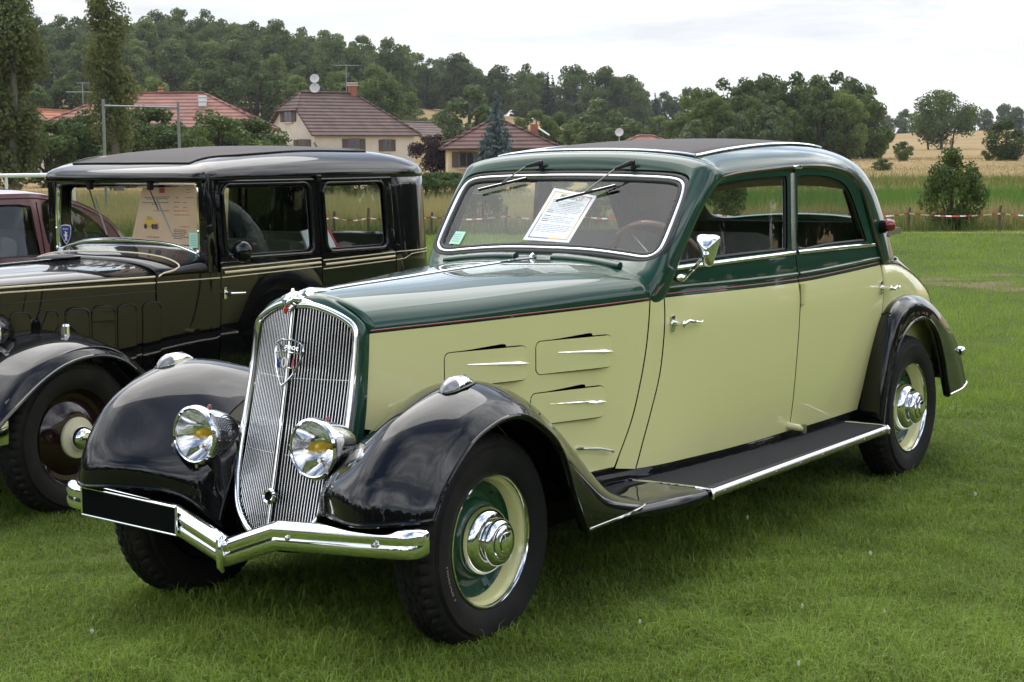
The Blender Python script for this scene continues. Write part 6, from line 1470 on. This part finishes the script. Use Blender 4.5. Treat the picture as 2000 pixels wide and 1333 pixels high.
# lone tree clump, bushes and far wood on the right
lone = Kind(broad('broadleaf_tree', 8.4, 11.2, 'leaf_oak', 11000, .28, 77, .17, 60, trunks=4)); lone.put(tp(1836, 250, -.3), .4, 1., 'broadleaf_tree', 'broad dark tree standing alone on the dry hillside with several trunks', 'tree')
BUSH = Kind(broad('bush', 3., 3.2, 'leaf_oak', 5200, .14, 83, .0, 34)); 
for u, D, h, w, lb in ((1719, 215, 1.9, 1., 'small dark round bush high on the dry hillside beside the grove'), (1763, 150, 1.75, .95, 'upright dark bush standing alone in the dry grass below the lone tree'), (1962, 150, 3.6, 1.15, 'large round bush on the hillside right of the lone tree'), (1722, 120, .9, 1.7, 'low spreading bush at the foot of the dry slope near the car roof'), (1750, 225, 1.2, .9, 'tiny bush on the hillside just left of the lone tree trunks'), (1930, 150, 1.2, 1.1, 'low bush nestling against the large round bush on the hillside')):
    s_ = h / 3; BUSH.put(tp(u, D, -.1), u * .7, (s_ * w, s_ * w, s_), 'bush', lb, 'bush')
for i, u in enumerate(range(1735, 2130, 36)): tr.choice(OAK).put(tp(u + tr.uniform(-9, 9), 520, -1.5), tr.random() * 6, tr.uniform(.62, .8), 'broadleaf_tree', 'distant dark tree on the skyline behind the dry hillside', 'tree', 'distant skyline trees')
# poplars, garden trees and conifers in front of the houses
Kind(poplar('poplar_tree', 9.6, 2.7, 'leaf_poplar', 24000, .13, 91, (-.3, .2))).put(tp(32, 72), 0, 1., 'poplar_tree', 'broad columnar poplar beyond the maroon car', 'tree')
Kind(poplar('poplar_tree', 10.2, 1.85, 'leaf_poplar', 17000, .11, 92, (.35, -.55))).put(tp(238, 74), 0, 1., 'poplar_tree', 'slender wind-bent poplar rising behind the pipe frame', 'tree')
GT = [Kind(broad('garden_tree', 3.6, 3.4, 'leaf_shrub', 9500, .12, 101 + k, .02, 44, peak=.8)) for k in range(3)]
for i, (u, D, h, w, lb) in enumerate(((160, 95, 3.9, .95, 'round garden tree between the two poplars'), (300, 98, 4.2, .9, 'tall garden tree seen inside the pipe frame'), (345, 92, 3.4, .8, 'garden tree right behind the right post of the pipe frame'), (435, 95, 3.9, 1.05, 'broad garden tree below the white metal chimney'), (490, 98, 3.6, 1.0, 'garden tree below the right hip of the red roof'), (535, 96, 2.5, .8, 'low garden tree against the gable of the white house'), (385, 90, 3.0, .8, 'small garden tree just right of the pipe frame'), (100, 92, 3.4, .9, 'garden tree between the broad poplar and the orange gable'), (200, 98, 3.6, .9, 'garden tree behind the left post of the pipe frame'), (255, 92, 3.2, .8, 'small garden tree at the foot of the slender poplar'))):
    s_ = h / 3.6 * 1.12; GT[i % 3].put(tp(u, D, -.1), i * 1.1, (s_ * w * 1.3, s_ * w * 1.3, s_), 'garden_tree', lb, 'tree', 'garden trees before the red roof')
Kind(broad('garden_tree', 4.6, 3.6, 'leaf_russet', 3600, .20, 111, .1, 24)).put(tp(487, 160, .4), 0, 1.2, 'garden_tree', 'russet brown leaved tree between the red and the brown roofs', 'tree')
Kind(broad('copper_tree', 3.2, 3.9, 'leaf_purple', 11000, .11, 112, .02, 30)).put(tp(849, 128, -.1), 0, (.92, .92, .95), 'copper_tree', 'dark purple leaved tree beside the cream house', 'tree')
Kind(conifer('blue_spruce', 4.9, 2.9, 'leaf_blue', 9500, .14, 113)).put(tp(972, 112, -.1), 0, (1.02, 1.02, 1.14), 'blue_spruce', 'blue spruce standing before the brown hipped roof', 'tree')
Kind(conifer('spruce_tree', 9.5, 3.8, 'leaf_spruce', 4200, .26, 114)).put(tp(690, 185, 0), 0, (1.3, 1.3, 1.), 'spruce_tree', 'tall dark spruce behind the white house with satellite dishes', 'tree')
Kind(conifer('spruce_tree', 8., 3.2, 'leaf_ash', 3600, .26, 115)).put(tp(400, 180, 0), 0, (1., 1., 1.05), 'spruce_tree', 'pointed green conifer behind the red tiled roof', 'tree')
# bushes and hedge behind the tape
SH_ = Kind(broad('shrub', 2.3, 2.5, 'leaf_shrub', 9000, .075, 121, .0, 40, peak=1.2))
for i, (u, D, h, w, lb) in enumerate(((1858, 33.4, 1.62, .62, 'tall loose green shrub behind the tape to the right of the car tail'), (1418, 34, 1.25, .55, 'green shrub behind the tape seen through the front door window'), (945, 34, 1.22, .62, 'green shrub behind the tape seen through the windscreen'), (1160, 34, 1.1, .6, 'smaller green shrub behind the tape seen through the windscreen'), (872, 62, .85, 1.3, 'bushy shrub by the clipped hedge below the cream house'), (912, 64, .8, 1.2, 'shrub at the end of the clipped hedge next to the car roof'), (835, 60, .95, 1.2, 'shrub showing between the black car and the green car'), (650, 66, 1.0, 1.6, 'wide low shrub seen through the rear door window of the black car'), (760, 64, 1.0, 1.5, 'low shrub just behind the tail of the black car'), (1000, 62, .75, 1.5, 'low shrub far behind the tape seen through the windscreen'), (1090, 64, .8, 1.5, 'low dark shrub behind the steering wheel seen through the windscreen'), (705, 63, 1.05, 1.4, 'shrub seen through the rear window of the black car'))):
    s_ = h / 2.3; SH_.put(tp(u, D, -.05), i * 1.7, (s_ * w * 1.25, s_ * w * 1.25, s_), 'shrub', lb, 'shrub')
a, b = tp(835, 92), tp(900, 90); L_ = math.dist(a[:2], b[:2]); hd_ = thing('hedge', 'clipped bright green hedge below the purple tree', 'hedge', a, math.atan2(b[1] - a[1], b[0] - a[0]))
leaf_cloud('foliage', [(L_ * (i + .5) / 9, 0, .35) for i in range(9)], [(L_ / 14, .4, .40)] * 9, 5200, .10, 'leaf_hedge', hd_, seed=5)
# tree line behind the photographer, mirrored in the paintwork
for i in range(90):
    a = math.atan2(-FWH[1], -FWH[0]) + R(-142 + 284 * i / 89 + tr.uniform(-2, 2)); D = tr.uniform(50, 64) if i % 2 else tr.uniform(66, 80); x, y = CG[0] + D * math.cos(a), CG[1] + D * math.sin(a); s_ = tr.uniform(.8, 1.25)
    tr.choice(OAK + ASH).put((x, y, tz_(x, y) - .2), tr.random() * 6, s_, 'broadleaf_tree', 'broadleaf tree in the row along the near side of the field', 'tree', 'trees along the near side of the field')

for k in Kind.every:                                   # drop any prototype that found no place
    if not k.used:
        for c in list(k.root.children): bpy.data.objects.remove(c)
        bpy.data.objects.remove(k.root)
# ================================================================== houses and field furniture
def tiles(name, c1, c2, sc):
    m = mat(name, c1, .85, noise=(1.2, c2, .35, .7)); t = m.node_tree; b = t.nodes['Principled BSDF']
    co = t.nodes.new('ShaderNodeTexCoord'); w = t.nodes.new('ShaderNodeTexWave'); w.wave_type = 'BANDS'; w.bands_direction = 'Z'; w.inputs['Scale'].default_value = sc; t.links.new(co.outputs['Object'], w.inputs['Vector'])
    bp = t.nodes.new('ShaderNodeBump'); bp.inputs['Strength'].default_value = 1.; bp.inputs['Distance'].default_value = .12; t.links.new(w.outputs['Fac'], bp.inputs['Height']); t.links.new(bp.outputs[0], b.inputs['Normal'])
tiles('tiles_red', (.175, .075, .060), (.27, .125, .095), 1.1); tiles('tiles_brown', (.085, .055, .048), (.135, .085, .070), 1.1); tiles('tiles_maroon', (.075, .035, .030), (.12, .055, .045), 1.1); tiles('tiles_orange', (.32, .11, .055), (.40, .16, .09), 1.1)
mat('render_white', (.62, .57, .48), .9, noise=(.8, (.54, .49, .40), .4, .7), bump=(12, .3, .02)); mat('render_cream', (.66, .55, .33), .9, noise=(.8, (.58, .47, .27), .4, .7), bump=(12, .3, .02)); mat('shutter', (.075, .058, .050), .7); mat('pane', (.02, .025, .03), .08, spec=.9); mat('wood_frame', (.17, .08, .045), .6)
mat('galvanised', (.25, .26, .27), .45, metal=.6); mat('white_metal', (.75, .78, .76), .35, coat=.4); mat('dish', (.52, .52, .52), .5); mat('brick', (.30, .11, .07), .9); mat('stake_wood', (.10, .075, .05), .9, bump=(20, .5, .01)); mat('tape_white', (.75, .74, .72), .5); mat('tape_red', (.55, .05, .045), .5)
def house(label, u, D, yaw, L, W, eave, ridge, roof_m, wall_m, hip0, hip1, over=.45, base=None):
    """gabled or hipped house; local x along the ridge; hip0/hip1: 1 full hip, .5 half hip, 0 gable"""
    x, y = uxy(u, D); z = tz_(x, y) if base is None else base; h = thing('house', label, 'house', (x, y, z), yaw)
    l, w = L / 2, W / 2; pr = ridge - eave
    V = [(-l, -w, -1), (l, -w, -1), (l, w, -1), (-l, w, -1), (-l, -w, eave), (l, -w, eave), (l, w, eave), (-l, w, eave)]; F = [(0, 1, 5, 4), (1, 2, 6, 5), (2, 3, 7, 6), (3, 0, 4, 7)]
    for sx, hp in ((-1, hip0), (1, hip1)):
        if hp < 1:
            zt = eave + pr * (1 - hp); q = w * hp; b = len(V); V += [(sx * l, -w, eave), (sx * l, w, eave), (sx * l, q, zt), (sx * l, -q, zt)] if hp > 0 else [(sx * l, -w, eave), (sx * l, w, eave), (sx * l, 0, ridge)]
            F.append(tuple(range(b, len(V))))
    obj('wall', V, F, wall_m, h, False)
    # roof planes
    o = over; lo = eave - o * pr / w * .9; V = []; F = []
    run = W / 2
    def hx(sx, hp): return sx * (l + o) if hp == 0 else sx * (l + (o if hp < 1 else 0) - (run * hp if hp == 1 else run * hp * .9))
    r0, r1 = hx(-1, hip0), hx(1, hip1); E_ = l + o
    def zq(y): return ridge - (abs(y) / (w + o)) * (ridge - lo)
    for sy in (-1, 1):
        b = len(V); P = [(-E_, sy * (w + o), lo), (E_, sy * (w + o), lo)]
        if hip1 not in (0, 1): P.append((E_, sy * (w + o) * hip1, zq((w + o) * hip1)))
        P.append((r1, 0, ridge)); P.append((r0, 0, ridge))
        if hip0 not in (0, 1): P.append((-E_, sy * (w + o) * hip0, zq((w + o) * hip0)))
        V += P; F.append(tuple(range(b, len(V))) if sy < 0 else tuple(range(b, len(V)))[::-1])
    for sx, hp, rx in ((-1, hip0, r0), (1, hip1, r1)):
        if hp > 0:
            b = len(V); q = (w + o) * hp; zz_ = zq(q); V += [(sx * E_, -q, zz_), (sx * E_, q, zz_), (rx, 0, ridge)]; F.append((b, b + 1, b + 2) if sx > 0 else (b + 2, b + 1, b))
    rf_ = obj('roof', V, F, roof_m, h, False); solid(rf_, .16, -1)
    MB().tube([(r0, 0, ridge + .02), (r1, 0, ridge + .02)], .11, 6).build('ridge_tiles', roof_m, rf_)
    for sx, hp, rx in ((-1, hip0, r0), (1, hip1, r1)):
        if hp > 0:
            for sy in (-1, 1): MB().tube([(rx, 0, ridge + .02), (sx * E_, sy * (w + o) * hp, zq((w + o) * hp) + .03)], .10, 6).build('hip_tiles', roof_m, rf_)
    for sy in (-1, 1): MB().tube([(-E_, sy * (w + o + .05), lo - .03), (E_, sy * (w + o + .05), lo - .03)], .07, 6).build('gutter', 'shutter', h)
    h['_l'] = l; return h, l, w
def window(h, face, pos, z, ww, wh, l, w, shut=True, m='pane'):
    """face '+x','-x','-y','+y'"""
    n = {'+x': (1, 0), '-x': (-1, 0), '+y': (0, 1), '-y': (0, -1)}[face]; 
    def bx(nm, off, a, zc, sa, sz, dep, mm, par):
        c = (n[0] * (l + off), a, zc) if n[0] else (a, n[1] * (w + off), zc); d = (dep, sa, sz) if n[0] else (sa, dep, sz); return MB().box(c, d).build(nm, mm, par, smooth=False)
    f_ = bx('window', .02, pos, z, ww + .12, wh + .12, .08, 'wood_frame', h); bx('pane', .05, pos - ww * .25, z, ww * .44, wh * .94, .04, m, f_); bx('pane', .05, pos + ww * .25, z, ww * .44, wh * .94, .04, m, f_); bx('sill', .08, pos, z - wh / 2 - .1, ww + .25, .08, .2, 'render_white', f_)
    if shut:
        for s in (-1, 1): bx('shutter', .06, pos + s * (ww / 2 + .06 + ww * .25), z, ww * .48, wh + .05, .06, 'shutter', f_)
FY = math.atan2(FWH[1], FWH[0]); RY = math.atan2(RTH[1], RTH[0])
# white house with two dishes
h2, l, w = house('white rendered house with brown half-hipped roof and two satellite dishes', 672, 152, RY + R(38), 10.2, 7.6, 3.3, 6.6, 'tiles_brown', 'render_white', .42, 1)
window(h2, '-x', .3, 4.7, 1.2, 1.15, l, w); window(h2, '-x', -1.9, 2.0, 1.3, 1.1, l, w); window(h2, '-x', 1.9, 2.0, 1.1, 1.1, l, w)
window(h2, '-y', -1.2, 2.1, 1.1, 1.0, l, w); window(h2, '-y', 2.2, 2.05, .8, .95, l, w)
chm = MB().box((1.2, 0, 6.6), (.55, .55, 1.3)).build('chimney', 'brick', h2, smooth=False); MB().box((1.2, 0, 7.3), (.75, .75, .1)).box((1.2, 0, 7.5), (.7, .7, .08)).build('cap', 'render_white', chm, smooth=False)
MB().box((-.2, -2.1, 4.35), (.5, .5, .35), Matrix.Rotation(.4, 3, 'X')).build('roof_light', 'shutter', h2, smooth=False)
dm_ = MB().tube([(-2.6, 0, 5.7), (-2.6, 0, 7.9)], .05, 8).build('dish_mast', 'galvanised', h2)
fwl = (Matrix.Rotation(-(RY + R(38)), 3, 'Z') @ Vector((-FWH[0], -FWH[1], .35))).normalized()
for zz_, rr in ((7.75, .40), (6.95, .44)):
    MB().lathe([(.0005, -.08), (rr * .5, -.05), (rr, .03), (rr, .05), (rr * .5, -.03), (.0005, -.06)], frame(Vector((-2.6, 0, zz_)) + fwl * .15, fwl), 28).tube([Vector((-2.6, 0, zz_)) + fwl * .1, Vector((-2.6, 0, zz_ - .1)) + fwl * .6], .02, 5).build('satellite_dish', 'dish', h2)
an = MB().tube([(.6, 0, 6.0), (.6, 0, 9.1)], .035, 6).tube([(-.55, .2, 9.0), (1.7, -.4, 9.0)], .02, 5)
for k in range(7): c = Vector((-.5 + .33 * k, .19 - .088 * k, 9.0)); an.tube([c + Vector((-.12, -.45, 0)), c + Vector((.12, .45, 0))], .012, 4)
an.build('television_aerial', 'galvanised', h2)
MB().tube([(-l - .05, -w - .05, 2.3), (-l + .25, -w - .06, 1.9), (-l + .25, -w - .06, -.5)], .05, 6).build('downpipe', 'shutter', h2)
# red tiled house
h1, l, w = house('long low house with red tiled hipped roof behind the garden trees', 322, 140, RY + R(4), 17.4, 10.5, 3.7, 6.3, 'tiles_red', 'render_white', 1, 1)
c_ = MB().box((0, .6, 5.9), (.65, .65, .9)).build('chimney', 'brick', h1, smooth=False); MB().tube([(0, .6, 6.3), (0, .6, 6.85)], [.24, .17], 8).build('chimney_pot', 'tiles_orange', c_)
c_ = MB().box((3.6, -2.0, 5.3), (.62, .62, 1.5)).build('chimney', 'white_metal', h1, smooth=False)
for k in range(4): MB().box((3.6, -2.0, 4.85 + .34 * k), (.66, .66, .05)).build('band', 'galvanised', c_, smooth=False)
for a in (-6, -3.5, 6.2): window(h1, '-y', a, 1.6, 1.2, 1.2, l, w)
MB().tube([(-5.9, -1, 4), (-5.9, -1, 7.2)], .04, 6).tube([(-7.2, -1, 6.4), (-4.8, -1, 6.4)], .025, 5).tube([(-6.3, -1.2, 7.1), (-5.3, -.8, 7.1)], .02, 5).build('television_aerial', 'galvanised', h1)
MB().lathe([(.0005, -.08), (.25, -.05), (.48, .03), (.48, .05), (.25, -.03), (.0005, -.06)], frame(Vector((-4.3, -2.2, 6.2)), (-.3, -1, .35)), 24).tube([(-4.3, -2.1, 6.2), (-4.3, -2, 4.6)], .03, 6).build('satellite_dish', 'dish', h1)
h0, l, w = house('small gabled house with orange tiles and a red shuttered gable window', 120, 165, RY + R(78), 6.5, 4.6, 3.8, 5.7, 'tiles_orange', 'render_white', 0, 0, .5)
MB().box((-l - .04, .2, 3.6), (.08, 1.5, 1.0)).build('shutter', 'brick', h0, smooth=False)
# cream house with hipped brown roof
h3, l, w = house('cream bungalow with maroon brown hipped roof behind the blue spruce', 972, 128, RY + R(6), 7.6, 6.6, 2.1, 3.85, 'tiles_maroon', 'render_cream', 1, 1, .5)
window(h3, '-y', -2.45, 1.05, 1.0, 1.05, l, w); window(h3, '-y', 1.8, 1.15, 1.0, 1.0, l, w)
MB().box((2.6, -1.7, 3.1), (.5, .5, .9)).build('chimney', 'brick', h3, smooth=False); MB().tube([(2.9, -2.2, 3.25), (3.6, -2.6, 2.75)], .06, 6).build('flue', 'white_metal', h3)
MB().prism([(-1, 0), (1.0, 0), (.0, .62)], frame(Vector((-1.6, -w - 1.1, .25)), (0, 1, 0), (1, 0, 0)), 1.1).build('porch_roof', 'tiles_maroon', h3, smooth=False)
h4, l, w = house('small gabled house half hidden behind the white house', 815, 200, RY + R(64), 7, 5.2, 2.9, 4.4, 'tiles_brown', 'render_cream', 0, 0, .4); window(h4, '-x', -.3, 2.5, .7, .8, l, w, False)
window(h4, '-y', 0, 1.6, .9, .9, l, w)
h5, l, w = house('low house whose red ridge barely shows above the green car roof', 1262, 150, RY, 7.2, 6, 1.2, 2.45, 'tiles_red', 'render_cream', 1, 1)
MB().lathe([(.0005, -.08), (.2, -.05), (.36, .03), (.36, .05), (.0005, -.06)], frame(Vector((-2.4, -2.2, 2.75)), (-.2, -1, .3)), 24).tube([(-2.4, -2.1, 2.75), (-2.4, -2.1, 1.6)], .03, 6).build('satellite_dish', 'dish', h5)
# galvanised pipe frame
a, b = uxy(212, 48), uxy(357, 48.6); fr = thing('pipe_frame', 'tall galvanised pipe frame with two posts and a crossbar', 'frame', (a[0], a[1], 0)); dx, dy = b[0] - a[0], b[1] - a[1]
MB().tube([(0, 0, -.2), (0, 0, 3.12)], .04, 10).build('post', 'galvanised', fr); MB().tube([(dx, dy, -.2), (dx, dy, 3.05)], .04, 10).build('post', 'galvanised', fr); MB().tube([(0, 0, 2.93), (dx, dy, 2.88)], .028, 8).build('crossbar', 'galvanised', fr)
# white handrail at the left
a, b = uxy(-260, 40), uxy(150, 42.5); hr = thing('handrail', 'white tubular handrail along the field behind the maroon car', 'railing', (a[0], a[1], 0)); dx, dy = b[0] - a[0], b[1] - a[1]
MB().tube([(0, 0, 1.10), (dx, dy, 1.10)], .05, 10).build('rail', 'white_metal', hr)
for k in range(4): t = k / 3; MB().tube([(dx * t, dy * t, -.1), (dx * t, dy * t, 1.08)], .035, 8).build('post', 'white_metal', hr)
# stakes and striped barrier tape
us = [560, 655, 722, 845, 990, 1135, 1265, 1400, 1530, 1660, 1775, 1952, 2090]; stp = []
for i, u in enumerate(us):
    x, y = uxy(u, 32.5 + .25 * math.sin(i * 2.1)); hh = .50 + .05 * math.sin(i * 3.7); stp.append((x, y)); mb = MB(); mb.tube([(0, 0, -.15), (.01, .0, hh * .6), (.02 * math.sin(i), .02, hh), (.02 * math.sin(i), .02, hh + .005)], [.028, .027, .025, .012], 7)
    o = mb.build('fence_stake', 'stake_wood', None); o.location = (x, y, 0); tag(o, 'short weathered wooden stake carrying the striped tape', 'stake', 'stakes along the lawn edge')
mt_ = bpy.data.materials.new('barrier_tape'); mt_.use_nodes = True; M['barrier_tape'] = mt_
tape = thing('barrier_tape', 'red and white striped barrier tape strung between the stakes', 'tape', (stp[0][0], stp[0][1], 0)); o0 = stp[0]
Vr = []; Fr = []; Vw = []; Fw = []; run = 0
for i in range(len(stp) - 1):
    (xa, ya), (xb, yb) = stp[i], stp[i + 1]; Ls = math.hypot(xb - xa, yb - ya); n = int(Ls / .05); 
    for k in range(n):
        t0, t1 = k / n, (k + 1) / n; P = []
        for t in (t0, t1):
            z = .36 - .05 * math.sin(math.pi * t); tw = .02 * math.sin(t * 9 + i); x = xa + (xb - xa) * t - o0[0] - FWH[0] * .06; y = ya + (yb - ya) * t - o0[1] - FWH[1] * .06; P.append(((x, y, z - .012), (x + FWH[0] * tw, y + FWH[1] * tw, z + .012)))
        VV, FF = (Vr, Fr) if (int((run + k * .05) / .11) % 2) else (Vw, Fw); b = len(VV); VV += [P[0][0], P[1][0], P[1][1], P[0][1]]; FF.append((b, b + 1, b + 2, b + 3))
    run += Ls
obj('red_stripes', Vr, Fr, 'tape_red', tape, False); obj('white_stripes', Vw, Fw, 'tape_white', tape, False)

# ================================================================== thin summer haze
hm = bpy.data.materials.new('haze_air'); hm.use_nodes = True; t = hm.node_tree; t.nodes.clear(); o_ = t.nodes.new('ShaderNodeOutputMaterial'); pv = t.nodes.new('ShaderNodeVolumePrincipled')
pv.inputs['Color'].default_value = (.86, .90, .96, 1); pv.inputs['Density'].default_value = .00014; pv.inputs['Anisotropy'].default_value = .2; t.links.new(pv.outputs[0], o_.inputs['Volume'])
hz_b = MB(); c_ = CG + FWH * 260; hz_b.box((c_[0], c_[1], 24.), (1000., 1000., 52.)); ho = obj('haze', hz_b.V, hz_b.F, hm, None, False); ho['kind'] = 'stuff'; ho['label'] = 'thin pale summer haze over the valley'; ho['category'] = 'haze'
